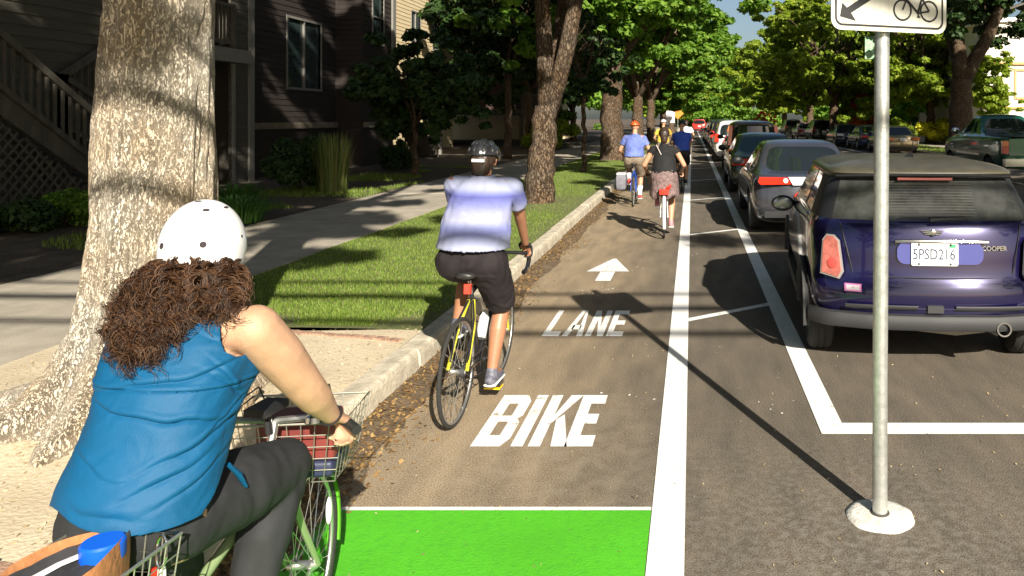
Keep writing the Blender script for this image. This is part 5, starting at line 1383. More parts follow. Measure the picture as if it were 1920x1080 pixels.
# ---------------------------------------------------------------- bicycles
M_fr_blk = pm("black_frame", (.014, .014, .015), rough=.3, coat=.6)
M_alu = pm("bike_aluminium", (.60, .60, .58), rough=.28, metal=.9)
M_saddle = pm("black_saddle", (.02, .02, .02), rough=.45)
def bike(name, label, loc, rz, k, frame_m, group=None, style='city', wb=1.02, r=.34, tr=.016, steer=0.0, fork_m=None, crank=0.0, fender=None, accent=None, spokes=26, rx=0.0, ry=0.0, tyre_m=None, seat=.93):
    t = thing(name, label, "bicycle", loc, rz, group, k, rx, ry)
    rh, fh = Vector((0, 0, r)), Vector((0, wb, r))
    bb = Vector((0, .43, .29)); st = Vector((0, .24 + (.93 - seat) * .25, seat - .14)); ht, hb = Vector((0, .80, .90)), Vector((0, .86, .70))
    if style == 'city': ht, hb = Vector((0, .80, .86)), Vector((0, .85, .68))
    S = Matrix.Translation(hb) @ Matrix.Rotation(steer, 4, 'Z') @ Matrix.Translation(-hb)
    sv = lambda p: S @ Vector(p)
    mb = MB()
    for a, b, q in ((bb, st, .017), (bb, hb, .020), ((st if style == 'road' else st.lerp(bb, .25)), (ht if style == 'road' else ht.lerp(hb, .5)), .017), (ht, hb, .022)): mb.tube([a, b], q, 10)
    for s in (1, -1):
        mb.tube([bb + Vector((s*.03, 0, 0)), rh + Vector((s*.06, .06, 0)), rh + Vector((s*.06, 0, 0))], .010, 8)
        mb.tube([st + Vector((s*.015, 0, -.05)), st.lerp(rh, .35) + Vector((s*.05, 0, 0)), rh + Vector((s*.06, 0, 0))], .008, 8)
    mb.build("frame", frame_m, t, smooth=True)
    for nm, c, M_ in (("rear_wheel", rh, Matrix.Identity(4)), ("front_wheel", fh, S)):
        cc = M_ @ c; ax = M_.to_3x3() @ Vector((1, 0, 0))
        mb = MB(); mb.ring(cc, r - tr, tr, ax, 56, 10); wv = mb.build(nm, tyre_m or M_tyre, t, smooth=True, ang=180)
        mb = MB(); mb.ring(cc, r - tr*2.0, .012, ax, 56, 6, ell=(1, .7)); mb.build("rim", M_alu if style != 'road' else M_rim, wv, smooth=True, ang=180)
        mb = MB(); u = ax.orthogonal().normalized(); v = ax.cross(u)
        for i in range(spokes):
            a = 2*math.pi*i/spokes; b = a + (.5 if i % 4 < 2 else -.5); o_ = ax * (.03 if i % 2 else -.03)
            mb.tube([cc + o_ + (u*math.cos(b) + v*math.sin(b)) * .022, cc + (u*math.cos(a) + v*math.sin(a)) * (r - tr*2.2)], .0015, 4, caps=False)
        mb.build("spokes", M_alu, wv)
        mb = MB(); mb.lathe([(.012, -.055), (.024, -.035), (.016, -.02), (.016, .02), (.024, .035), (.012, .055)], cc, ax, 14); mb.build("hub", M_alu, wv, smooth=True)
        if fender:
            mb = MB(); vs = []
            a0, a1 = (20, 205) if nm == "rear_wheel" else (-15, 150)
            fw = M_.to_3x3() @ Vector((0, 1, 0))
            for i in range(25):
                a = R(a0 + (a1 - a0) * i / 24); d = fw * math.cos(a) + Vector((0, 0, 1)) * math.sin(a)
                for q, dr in ((-.026, -.012), (-.014, .004), (.014, .004), (.026, -.012)): vs.append(cc + d * (r + .012 + dr) + ax * q)
            mb.add(vs, [(i*4+j, i*4+j+1, (i+1)*4+j+1, (i+1)*4+j) for i in range(24) for j in range(3)]); mb.build("fender", fender, t, smooth=True)
    mb = MB()
    for s in (1, -1):
        mb.tube([sv(hb + Vector((s*.045, .005, -.0))), sv(hb.lerp(fh, .35) + Vector((s*.052, -.012, 0))), sv(fh + Vector((s*.055, 0, 0)))], [.014, .013, .009], 8)
    mb.tube([sv(hb + Vector((-.05, .005, 0))), sv(hb + Vector((.05, .005, 0)))], .015, 8); mb.build("fork", fork_m or frame_m, t, smooth=True)
    mb = MB(); bc = ht + Vector((0, .0, .06))
    if style == 'road':
        bc = ht + Vector((0, .09, .05)); mb.tube([ht, ht + Vector((0, 0, .05)), bc], .016, 8)
        mb.tube([sv(bc + Vector((-.20, 0, 0))), sv(bc + Vector((.20, 0, 0)))], .014, 8)
        for s in (1, -1):
            mb.tube([sv(bc + Vector((s*.20, y, z))) for y, z in ((0, 0), (.07, -.002), (.10, -.03), (.105, -.075), (.07, -.12), (.01, -.135), (-.05, -.135))], .017, 8)
            mb.tube([sv(bc + Vector((s*.20, y, z))) for y, z in ((.075, .0), (.115, .03), (.13, .05))], [.017, .016, .012], 8)
            mb.tube([sv(bc + Vector((s*.20, y, z))) for y, z in ((.125, .03), (.135, -.03), (.115, -.085))], [.009, .008, .005], 6)
    else:
        bc = ht + Vector((0, .03, .10)); mb.tube([ht, bc], .014, 8)
        mb.tube([sv(bc + Vector((x, y, z))) for x, y, z in ((-.30, -.13, .01), (-.24, -.06, .02), (-.12, 0, .01), (0, .01, 0), (.12, 0, .01), (.24, -.06, .02), (.30, -.13, .01))], .012, 8)
    mb.build("handlebar", M_fr_blk if style == 'road' else M_alu, t, smooth=True)
    if style != 'road':
        for s in (1, -1):
            mb = MB(); mb.tube([sv(bc + Vector((s*.225, -.045, .02))), sv(bc + Vector((s*.302, -.132, .01)))], .0165, 10); mb.build("grip", M_saddle, t, smooth=True)
    sp_ = st + (st - bb).normalized() * .10
    mb = MB(); mb.tube([st, sp_], .0135, 10); mb.build("seat_post", M_alu, t, smooth=True)
    mb = MB(); z = sp_.z
    for y, w_, zz in ((-.10, .074, .0), (-.06, .078, .008), (0, .055, .004), (.07, .028, 0), (.15, .02, -.004)): pass
    vs = []
    prof = [(-.125, .03), (-.11, .066), (-.06, .076), (.0, .058), (.06, .032), (.12, .022), (.16, .014)]
    for y, w_ in prof:
        for q in range(8):
            a = 2*math.pi*q/8; vs.append((w_ * math.cos(a), sp_.y + y, z + .035 + .022 * math.sin(a) + (.012 if y < -.05 else 0)))
    mb.add(vs, [(i*8+q, i*8+(q+1) % 8, (i+1)*8+(q+1) % 8, (i+1)*8+q) for i in range(len(prof)-1) for q in range(8)] + [tuple(range(7, -1, -1)), tuple((len(prof)-1)*8+q for q in range(8))])
    mb.build("saddle", M_saddle, t, smooth=True, ang=180)
    mb = MB(); mb.ring(bb + Vector((.045, 0, 0)), .085, .006, (1, 0, 0), 30, 6, ell=(1.2, .5)); mb.lathe([(.02, -.06), (.02, .06)], bb, (1, 0, 0), 12)
    for s, a in ((1, crank), (-1, crank + math.pi)):
        e = bb + Vector((s*.075, .17 * math.sin(a), -.17 * math.cos(a))); mb.beam(bb + Vector((s*.065, 0, 0)), e, .025, .014)
        mb.box((min(e.x, e.x + s*.09), e.y - .045, e.z - .012), (max(e.x, e.x + s*.09), e.y + .045, e.z + .012))
    mb.build("crank", M_alu if style != 'road' else M_fr_blk, t)
    mb = MB(); c1, c2 = bb + Vector((.045, 0, 0)), rh + Vector((.045, 0, 0))
    mb.tube([c1 + Vector((0, 0, .085)), c2 + Vector((0, 0, .04))], .005, 4); mb.tube([c1 + Vector((0, 0, -.085)), c2 + Vector((0, .02, -.07)), c2 + Vector((0, 0, -.04))], .005, 4)
    mb.lathe([(.042, .03), (.03, .05)], rh, (1, 0, 0), 16); mb.build("chain", M_plast, t)
    return t, S
def wire_basket(name, label, loc, rz, wt, wb_, d0, h, mat, cell=.045, rx=0.0, wr=.0017):
    """open wire basket: half sizes wt (top) and wb_ (bottom), floor d0, height h"""
    t = MB()
    def lv(q): return (wb_[0] + (wt[0] - wb_[0]) * q, wb_[1] + (wt[1] - wb_[1]) * q)
    nz = max(2, int(round(h / cell)))
    for i in range(nz + 1):
        q = i / nz; a, b = lv(q); z = d0 + h * q
        t.tube([(-a, -b, z), (a, -b, z), (a, b, z), (-a, b, z)], .0040 if i == nz else wr, 6, closed=True)
    for ax in (0, 1):
        n = max(2, int(round(2 * wt[ax] / cell)))
        for i in range(n + 1):
            u = -1 + 2 * i / n
            pts = []
            if ax == 0: pts = [(u*wt[0], -wt[1], d0 + h), (u*wb_[0], -wb_[1], d0), (u*wb_[0], wb_[1], d0), (u*wt[0], wt[1], d0 + h)]
            else: pts = [(-wt[0], u*wt[1], d0 + h), (-wb_[0], u*wb_[1], d0), (wb_[0], u*wb_[1], d0), (wt[0], u*wt[1], d0 + h)]
            t.tube(pts, wr, 5, caps=False)
    o = t.build(name, mat, None, smooth=True, ang=50); o.location = loc; o.rotation_euler = (rx, 0, rz)
    return tag(o, label, "basket")

# ---------------------------------------------------------------- people
SKIN_W = pm("light_skin", (.45, .265, .165), rough=.55, var=.10, scale=22, sss=.12, bump=.18, bscale=260)
SKIN_M = pm("tan_skin", (.33, .155, .085), rough=.45, var=.07, scale=9, sss=.1, bump=.05, bscale=120)
SKIN_F = pm("warm_skin", (.46, .25, .15), rough=.5, var=.06, scale=9)
M_hairb = pm("dark_hair", (.035, .02, .013), rough=.45, var=.3, scale=30)
M_shoe = pm("dark_shoe", (.035, .035, .045), rough=.6)
M_sole = pm("white_sole", (.72, .72, .70), rough=.6)
def hand(mb, wrist, d, l, nrm, k=1.0, curl=1.0, mirror=1):
    """palm, four bent fingers and a thumb: d forward, l towards the thumb, nrm towards the palm side"""
    w_, d, l, nrm = Vector(wrist), Vector(d).normalized(), Vector(l).normalized(), Vector(nrm).normalized()
    mb.cap(w_ + d*.018*k, w_ + d*.080*k, (.030*k, .016*k), (.040*k, .014*k), 10, side=l)
    for i, (dl, L) in enumerate(((.031, .95), (.011, 1.05), (-.010, 1.0), (-.030, .80))):
        a = w_ + d*(.086 - .004*abs(i-1))*k + l*dl*k; q = .046*L*k
        b = a + (d*(1 - .75*curl) + nrm*.85*curl + l*dl*.9).normalized() * q
        c = b + (d*(1 - 1.5*curl) + nrm*.75*curl).normalized() * (.030*L*k); e = c + (d*(1 - 2.0*curl) + nrm*.25*curl).normalized() * (.024*L*k)
        mb.cap(a - d*.012*k, b, .0098*k, .0090*k, 8); mb.cap(b, c, .0090*k, .0082*k, 8); mb.cap(c, e, .0082*k, .0072*k, 8)
    a = w_ + d*.028*k + l*.026*k; b = a + (d*.6 + l*.65 + nrm*.45).normalized()*.038*k; c = b + (d*.8 - l*.1 + nrm*.6).normalized()*.032*k
    mb.cap(a, b, .0135*k, .0110*k, 8); mb.cap(b, c, .0110*k, .0085*k, 8)
def head_shapes(mb, c, fwd, k=1.0):
    """skull, jaw, nose, ears, brow, lips"""
    c = Vector(c); f = Vector(fwd).normalized(); rt = f.cross(Vector((0, 0, 1))).normalized(); up = rt.cross(f)
    M = Matrix((rt, f, up)).transposed(); q = lambda x, y, z: c + M @ (Vector((x, y, z)) * k)
    mb.ellipsoid(q(0, -.008, .025), (.076*k, .096*k, .092*k), 20, 12, M)
    mb.cap(q(0, .030, -.02), q(0, .050, -.085), (.060*k, .055*k), (.032*k, .026*k), 12, side=rt)
    mb.cap(q(0, .094, .005), q(0, .112, -.030), .011*k, .015*k, 8)
    mb.cap(q(-.022, .090, -.062), q(.022, .090, -.062), .008*k, .008*k, 8)
    mb.cap(q(-.03, .082, .028), q(.03, .082, .028), .014*k, .014*k, 8)
    for s in (1, -1):
        mb.cap(q(s*.078, -.010, -.020), q(s*.086, -.016, .018), (.018*k, .009*k), (.020*k, .010*k), 8, side=f)
    return q
def helmet(parent, c, fwd, mat, k=1.0, vents=True, dark=None):
    """ribbed cycling helmet with open vents"""
    c = Vector(c); f = Vector(fwd).normalized(); rt = f.cross(Vector((0, 0, 1))).normalized(); up = rt.cross(f); M = Matrix((rt, f, up)).transposed()
    mb = MB(); n, m = 40, 14; vs = []
    for j in range(m + 1):
        for i in range(n):
            a = 2*math.pi*i/n; th = (j/m) * (1.62 - .10*math.cos(a*2) + .12 * math.sin(a))
            rib = 1 + (.035 * math.cos(9 * math.sin(th) * math.cos(a) * 1.6) if vents else 0)
            p = Vector((.098*math.sin(th)*math.cos(a), .132*math.sin(th)*math.sin(a), .112*math.cos(th) + .012)) * rib * k
            vs.append(c + M @ p)
    mb.add(vs, [(j*n+i, (j+1)*n+i, (j+1)*n+(i+1) % n, j*n+(i+1) % n) for j in range(m) for i in range(n)])
    h = mb.build("helmet", mat, parent, smooth=True, ang=180); s = h.modifiers.new("s", 'SOLIDIFY'); s.thickness = .016*k; s.offset = -1; bake(h)
    if vents:
        mb = MB()
        for a0 in (-52, -18, 18, 52):
            for t0, t1 in ((.55, .95), (1.08, 1.40)):
                pts = []
                for t_ in np.linspace(t0, t1, 5):
                    for bk in (-1,):
                        x = math.sin(R(a0)); p = Vector((.100*math.sin(t_)*x*1.02, bk*.134*math.sin(t_)*math.cos(R(a0)), .114*math.cos(t_) + .012)) * k * 1.012
                        pts.append(c + M @ p)
                mb.tube(pts, [.004*k, .009*k, .011*k, .009*k, .004*k], 8, ell=(1.0, .5))
        mb.build("vent", dark or M_blk, h, smooth=True)
    return h
def keep_faces(o, fn):
    bm = bmesh.new(); bm.from_mesh(o.data)
    bmesh.ops.delete(bm, geom=[v for v in bm.verts if not fn(v.co)], context='VERTS'); bm.to_mesh(o.data); bm.free()
    s = o.modifiers.new("s", 'SOLIDIFY'); s.thickness = .004; s.offset = 1; bake(o)
    o.data.polygons.foreach_set("use_smooth", [True] * len(o.data.polygons)); return o
def wrinkle(amp, sx=9, sy=9, sz=22, seed=0):
    def f(co, n):
        p = Vector((co.x*sx, co.y*sy, co.z*sz + 3 * noise.noise(Vector((co.x*5, co.y*5, seed)))))
        return amp * (abs(noise.noise(p + Vector((seed, 0, 0)))) * -1.6 + .5 * noise.noise(p * 2.1) + .3)
    return f
def stripes_mat(name, stops, z0, z1):
    m, t, b = _base(name)
    tc = nn(t, "ShaderNodeTexCoord"); sp = nn(t, "ShaderNodeSeparateXYZ"); t.links.new(tc.outputs["Object"], sp.inputs[0])
    mr = nn(t, "ShaderNodeMapRange"); mr.inputs["From Min"].default_value = z0; mr.inputs["From Max"].default_value = z1
    t.links.new(sp.outputs[2], mr.inputs[0]); cr = nn(t, "ShaderNodeValToRGB"); el = cr.color_ramp.elements
    el[0].position, el[0].color = stops[0][0], c4(stops[0][1]); el[1].position, el[1].color = stops[-1][0], c4(stops[-1][1])
    for p, c in stops[1:-1]: e = el.new(p); e.color = c4(c)
    t.links.new(mr.outputs[0], cr.inputs[0])
    nz = nn(t, "ShaderNodeTexNoise"); nz.inputs["Scale"].default_value = 260; t.links.new(tc.outputs["Object"], nz.inputs["Vector"])
    mx = nn(t, "ShaderNodeMixRGB"); mx.blend_type = 'OVERLAY'; mx.inputs[0].default_value = .25
    t.links.new(cr.outputs[0], mx.inputs[1]); t.links.new(nz.outputs["Fac"], mx.inputs[2]); t.links.new(mx.outputs[0], b.inputs["Base Color"]); b.inputs["Roughness"].default_value = .9
    return m
def rider(name, label, loc, rz, k, skin, shirt_m, legs_m, group=None, sh=(0, .50, 1.50), hip=(0, .235, 1.01), head=(0, .60, 1.71), hands=(.20, .80, .97), wid=1.0, short=True, crank=0.0, sleeve=.6, vox=.011, glove=None, helm=None, skirt=None, long_legs=False, sock=None, hair=None, shoe=None, ry=0.0, bulk=1.0, hem=None):
    t = thing(name, label, "person", loc, rz, group, k, 0, ry)
    hip, sh, head = Vector(hip), Vector(sh), Vector(head); w_ = wid
    bb = Vector((0, .43, .29))
    limbs = {}
    for s in (1, -1):
        a = crank if s > 0 else crank + math.pi
        ped = bb + Vector((s*.115, .17*math.sin(a), -.17*math.cos(a)))
        ank = ped + Vector((0, -.075, .115)); H_ = hip + Vector((s*.095*w_, .02, -.02))
        kn = ik(H_, ank, .455, .44, (s*.10, 1, .1))
        S_ = sh + Vector((s*.185*w_, 0, -.03)); hd = Vector((s*hands[0], hands[1], hands[2])); wr = hd + Vector((0, -.055, .045))
        el = ik(S_, wr, .30, .27, (s*.55, -.35, -.75))
        limbs[s] = (H_, kn, ank, ped, S_, el, wr, hd)
    mb = MB()
    mb.cap(hip + Vector((0, .02, .0)), hip.lerp(sh, .5), (.140*w_, .09*bulk), (.15*w_, .105*bulk), 16, side=(1, 0, 0))
    mb.cap(hip.lerp(sh, .45), sh + Vector((0, -.01, -.08)), (.16*w_, .115*bulk), (.165*w_, .11), 16, side=(1, 0, 0))
    mb.cap(limbs[-1][4], limbs[1][4], .062, .062, 12)
    mb.cap(sh + Vector((0, 0, -.03)), head + Vector((0, -.015, -.06)), .062, .055, 12)
    hf = Vector((0, 1, -.12)); head_shapes(mb, head, hf)
    for s in (1, -1):
        H_, kn, ank, ped, S_, el, wr, hd = limbs[s]
        mb.cap(H_, kn, .088*w_, .058, 12); mb.cap(kn, kn.lerp(ank, .38) + Vector((0, -.012, 0)), .056, .060, 12); mb.cap(kn.lerp(ank, .38) + Vector((0, -.012, 0)), ank, .060, .036, 12)
        mb.cap(ank, ped + Vector((0, .09, .05)), .034, .028, 10)
        mb.cap(S_, el, .053, .043, 12); mb.cap(el, wr, .043, .028, 12)
        hand(mb, wr, hd - wr + Vector((0, .03, 0)), (-s*.9, .1, .3), (0, -.2, -1), 1.0, .9)
    blob("body", mb, skin, t, vox * .8, 4)
    for s in (1, -1):
        q = head + Vector((s*.028, .088, .012)); e = MB(); e.ellipsoid(q, (.011, .009, .010), 8, 6); e.build("eye", M_whl, t, smooth=True)
    # shirt
    mb = MB(); hz = hem if hem is not None else hip.z + .03
    mb.cap(Vector((hip.x, hip.y + .01, hz - .10)), hip.lerp(sh, .5), (.208*w_*bulk, .190*bulk), (.190*w_*bulk, .155*bulk), 20, side=(1, 0, 0))
    mb.cap(hip.lerp(sh, .45), sh + Vector((0, -.01, -.09)), (.190*w_*bulk, .145*bulk), (.190*w_, .130), 20, side=(1, 0, 0))
    mb.cap(limbs[-1][4] + Vector((.02, 0, -.01)), limbs[1][4] + Vector((-.02, 0, -.01)), .070, .070, 14)
    mb.cap(sh + Vector((0, -.01, -.02)), sh.lerp(head, .38) + Vector((0, -.01, 0)), .085, .068, 14)
    if sleeve:
        for s in (1, -1): S_, el = limbs[s][4], limbs[s][5]; mb.cap(S_ + Vector((0, 0, -.008)), S_.lerp(el, sleeve + .1), .067, .068, 12)
    shirt = blob("shirt", mb, shirt_m, t, vox, 5, disp=wrinkle(.008, 7, 7, 13, seed=len(label)))
    def kf(co):
        if co.z < hz and abs(co.x) < .30 * w_: 
            return False
        if co.z > sh.lerp(head, .34).z: return False
        if sleeve:
            for s in (1, -1):
                S_, el = limbs[s][4], limbs[s][5]; d = el - S_; q = (co - S_).dot(d) / d.length_squared
                if q > sleeve and (co - S_ - d * q).length < .12 and s * co.x > .12: return False
        return True
    keep_faces(shirt, kf)
    # shorts, trousers or skirt
    mb = MB()
    mb.cap(hip + Vector((-.085*w_, .0, -.005)), hip + Vector((.085*w_, .0, -.005)), (.108, .108), (.108, .108), 14)
    mb.cap(hip + Vector((0, .02, .02)), hip + Vector((0, .03, .11)), (.180*w_, .132), (.168*w_, .122), 16, side=(1, 0, 0))
    if skirt:
        for s in (1, -1): H_, kn = limbs[s][0], limbs[s][1]; mb.cap(H_, kn + (kn - H_) * .05, .13, .13, 14)
        mb.cap(hip + Vector((0, .02, -.05)), hip + Vector((0, .02, -.30)), (.20, .20), (.24, .22), 18, side=(1, 0, 0))
        mb.cap(limbs[1][1], limbs[-1][1], .12, .12, 12)
    else:
        for s in (1, -1):
            H_, kn, ank = limbs[s][:3]
            if long_legs: mb.cap(H_, kn, .105*w_, .072, 12); mb.cap(kn, ank, .074, .046, 12)
            else: mb.cap(H_, kn + (kn - H_) * .04, .116*w_, .098, 14)
    sho = blob("skirt" if skirt else ("trousers" if long_legs else "shorts"), mb, legs_m, t, vox, 5, disp=wrinkle(.010, 9, 9, 9, seed=3 + len(label)))
    def kf2(co):
        if skirt: return co.z > hip.z - .36 - .03 * math.sin(co.x * 30)
        if long_legs: return True
        for s in (1, -1):
            H_, kn = limbs[s][0], limbs[s][1]; d = kn - H_; q = (co - H_).dot(d) / d.length_squared
            if q > .93 and s * co.x > .0: return False
        return True
    keep_faces(sho, kf2)
    for s in (1, -1):
        H_, kn, ank, ped = limbs[s][:4]
        mb = MB(); mb.cap(ped + Vector((0, -.115, .052)), ped + Vector((0, .02, .048)), (.040, .036), (.046, .034), 12, side=(1, 0, 0)); mb.cap(ped + Vector((0, .02, .046)), ped + Vector((0, .115, .036)), (.046, .032), (.040, .022), 12, side=(1, 0, 0)); mb.cap(ank + Vector((0, -.01, -.05)), ank + Vector((0, .0, -.005)), .043, .040, 12)
        so_ = blob("shoe", mb, shoe or M_shoe, t, .008, 3)
        mb = MB(); mb.cap(ped + Vector((0, -.125, .020)), ped + Vector((0, .115, .018)), (.044, .011), (.043, .010), 12, side=(1, 0, 0)); mb.build("sole", M_sole, so_, smooth=True)
        if sock:
            mb = MB(); mb.tube([ank + Vector((0, 0, -.02)), ank.lerp(kn, .18), ank.lerp(kn, .42)], [.044, .048, .064], 14); mb.build("sock", sock, t, smooth=True)
        if glove:
            mb = MB(); wr, hd = limbs[s][6], limbs[s][7]
            hand(mb, wr - (hd - wr) * .1, hd - wr + Vector((0, .03, 0)), (-s*.9, .1, .3), (0, -.2, -1), 1.13, .9); blob("glove", mb, glove, t, .006, 2)
    if helm: helmet(t, head + Vector((0, -.012, .028)), hf, helm, 1.10)
    if hair:
        mb = MB(); mb.ellipsoid(head + Vector((0, -.02, .032)), (.088, .104, .098), 18, 12); mb.cap(head + Vector((0, -.075, .02)), head + Vector((0, -.085, -.09)), .07, .055, 12)
        h = blob("hair", mb, hair, t, .012, 3, disp=wrinkle(.010, 40, 40, 15, 2)); keep_faces(h, lambda co: not (co.y > head.y + .035 and co.z < head.z + .05))
    t["_"] = 0; del t["_"]
    return t, limbs

# --- the man in the striped shirt on the yellow and black road bike
YEL = pm("yellow_frame", (.50, .46, .03), rough=.28, coat=.6)
MB_loc = (-1.385, 4.54, 0); MB_rz = R(-2.0); MBK = .92
bk, S_ = bike("road_bike", "black and yellow road bike under the man in the striped shirt", MB_loc, MB_rz, MBK, M_fr_blk, style='road', wb=1.0, fork_m=YEL, crank=R(8), tr=.0135, ry=R(1.5))
mb = MB()
for s in (1, -1): mb.tube([Vector((s*.016, .25, .74)), Vector((s*.05, .16, .58)), Vector((s*.062, .0, .345))], .0115, 8)
mb.build("seat_stay", YEL, bk, smooth=True)
mb = MB(); mb.lathe([(.034, 0), (.036, .02), (.036, .15), (.024, .17), (.02, .20)], Vector((0, .475, .42)), Vector((0, .38, .60)), 16); mb.build("bottle", pm("clear_bottle", (.62, .64, .66), rough=.25), bk, smooth=True)
mb = MB(); mb.box((-.022, .155, .80), (.022, .185, .865)); mb.build("rear_light", pm("red_rear_light", (.72, .05, .03), rough=.2, coat=.5), bk)
mb = MB(); mb.box((.055, .43 + .02 - .05, .09), (.165, .43 + .02 + .045, .10)); mb.build("reflector", pm("yellow_reflector", (.8, .55, .02), rough=.3), bk)
SHIRT = stripes_mat("ombre_stripe_shirt", [(0, (0.252, 0.273, 0.42)), (0.08, (0.294, 0.315, 0.441)), (0.18, (0.238, 0.259, 0.42)), (0.26, (0.154, 0.168, 0.371)), (0.32, (0.175, 0.196, 0.392)), (0.42, (0.294, 0.308, 0.434)), (0.52, (0.252, 0.266, 0.42)), (0.62, (0.154, 0.168, 0.371)), (0.72, (0.077, 0.084, 0.28)), (0.755, (0.126, 0.14, 0.343)), (0.82, (0.252, 0.273, 0.42)), (0.92, (0.294, 0.315, 0.448)), (1, (0.308, 0.329, 0.455))], 1.08, 1.56)
SHORTS = pm("charcoal_shorts", (.020, .016, .018), rough=.8, var=.15, scale=6, spec=.2)
M_helmd = pm("black_helmet_shell", (.02, .02, .022), rough=.25, var=.5, scale=22, coat=.5)
man, ml = rider("person", "man in a striped blue and white shirt and black helmet on a road bike", MB_loc, MB_rz, MBK, SKIN_M, SHIRT, SHORTS,
    sh=(.0, .45, 1.52), hip=(.0, .215, 1.02), head=(-.03, .56, 1.645), hands=(.20, .93, .985), wid=1.13, crank=R(8), sleeve=.62, glove=pm("black_glove", (.018, .018, .02), rough=.7), helm=M_helmd, hair=M_hairb, ry=R(1.5), bulk=1.06, hem=1.09,
    shoe=pm("grey_shoe", (.10, .10, .13), rough=.6, var=.5, scale=30))
mb = MB()
mb.box((-.072, .56 - .158, 1.655), (.012, .56 - .125, 1.675)); mb.build("helmet_band", M_sole, man)

# --- riders farther up the lane
bike("bicycle", "blue bicycle under the man in the orange helmet", (-1.19, 15.75, 0), R(0), .93, pm("blue_frame", (.02, .08, .42), rough=.3, coat=.5), style='city', crank=R(15))
rider("person", "man in a blue shirt, khaki shorts and orange helmet on a blue bicycle", (-1.19, 15.75, 0), 0, .93, SKIN_F, pm("blue_shirt", (.11, .15, .42), rough=.85, var=.3, scale=5), pm("khaki_shorts", (.20, .155, .11), rough=.85), sh=(0, .42, 1.53), head=(0, .52, 1.73), hip=(0, .22, 1.03), hands=(.27, .70, 1.03), wid=1.1, crank=R(15), vox=.016, helm=pm("orange_helmet", (.75, .13, .02), rough=.4), sock=pm("white_sock", (.75, .73, .72), rough=.9), shoe=pm("red_shoe", (.45, .05, .05), rough=.6), hem=1.08)
pn = thing("pannier", "grey pannier bag hanging left of the blue bicycle's rear wheel", "bag", (-1.19 - .24, 15.78, .36))
mb = MB()
for i, (z, a, b) in enumerate(((0, .075, .13), (.03, .09, .15), (.26, .095, .155), (.31, .08, .14))): mb.v += [(x*a, y*b, z) for x, y in ((-1,-1),(0,-1.08),(1,-1),(1.08,0),(1,1),(0,1.08),(-1,1),(-1.08,0))]
mb.f += [(j*8+i, j*8+(i+1) % 8, (j+1)*8+(i+1) % 8, (j+1)*8+i) for j in range(3) for i in range(8)] + [tuple(range(7,-1,-1)), tuple(24+i for i in range(8))]; mb.mi += [0] * 26
mb.build("bag", pm("grey_pannier", (.16, .16, .19), rough=.7, var=.2, scale=12), pn, smooth=True)
mb = MB(); mb.box((-.09, -.15, .30), (.09, .15, .335)); mb.build("flap", pm("pale_flap", (.55, .52, .5), rough=.7), pn)
CW = (-.415, 11.62, 0)
bk2, _ = bike("city_bike", "white and red share bicycle under the woman in the black top", CW, R(2), .93, pm("white_frame", (.72, .70, .70), rough=.35, coat=.3), style='city', crank=R(0), fender=pm("white_fender", (.66, .62, .64), rough=.4), wb=1.04)
mb = MB(); mb.box((-.075, -.10, .71), (.075, .02, .80)); mb.build("rear_lamp_box", M_red, bk2)
mb = MB(); mb.beam((.06, -.02, .80), (.20, .30, .98), .05, .05); mb.build("red_strut", pm("red_part", (.6, .05, .03), rough=.4), bk2)
wb_, wl = rider("person", "dark haired woman in a black top and flowered skirt on a red and white bicycle", CW, R(2), .93, SKIN_F, pm("black_top", (.006, .0055, .006), rough=.85), pm("flower_skirt", (.24, .15, .14), rough=.85, col2=(.09, .07, .07), scale=26, detail=2), sh=(0, .40, 1.45), head=(0, .46, 1.66), hip=(0, .20, 1.0), hands=(.30, .70, 1.0), wid=1.0, crank=R(0), vox=.014, skirt=True, sleeve=.25, hair=M_hairb, shoe=pm("pink_shoe", (.5, .2, .22), rough=.6), hem=1.03)
mb = MB(); pth_ = [Vector((-.13, .30, 1.50)), Vector((-.06, .235, 1.36)), Vector((.03, .18, 1.22)), Vector((.13, .14, 1.08))]; mb.tube([p + Vector((0, -.02, 0)) for p in pth_], .007, 6); mb.build("bag_strap", pm("pale_strap", (.5, .45, .42), rough=.6), wb_, smooth=True)
bike("bicycle", "bicycle under the man in the bright blue shirt", (-.25, 19.0, 0), 0, .93, M_fr_blk, style='road', crank=R(40), wb=1.0)
rider("person", "man in a bright blue shirt and dark helmet beyond the woman in black", (-.25, 19.0, 0), 0, .93, SKIN_F, pm("bright_blue_shirt", (.035, .09, .50), rough=.8, var=.1), pm("black_shorts", (.015, .015, .018), rough=.8), sh=(0, .44, 1.53), head=(0, .54, 1.73), hip=(0, .22, 1.03), hands=(.22, .85, 1.0), wid=1.05, crank=R(40), vox=.018, helm=M_helmd, hem=1.08)
bike("bicycle", "bicycle under the person in yellow far up the lane", (-.95, 25.5, 0), 0, .93, M_fr_blk, style='city', crank=R(80))
rider("person", "person in a yellow shirt and white helmet beyond the woman in black", (-.95, 25.5, 0), 0, .93, SKIN_F, pm("yellow_shirt", (.72, .50, .06), rough=.8), pm("grey_shorts", (.2, .2, .2), rough=.8), sh=(0, .44, 1.53), head=(0, .54, 1.75), hip=(0, .22, 1.03), hands=(.26, .70, 1.03), wid=1.05, crank=R(80), vox=.02, helm=pm("white_helmet_far", (.78, .76, .72), rough=.4), hem=1.08)
bike("bicycle", "bicycle under the person in white far up the lane", (-.22, 30.5, 0), 0, .93, M_fr_blk, style='city', crank=R(120))
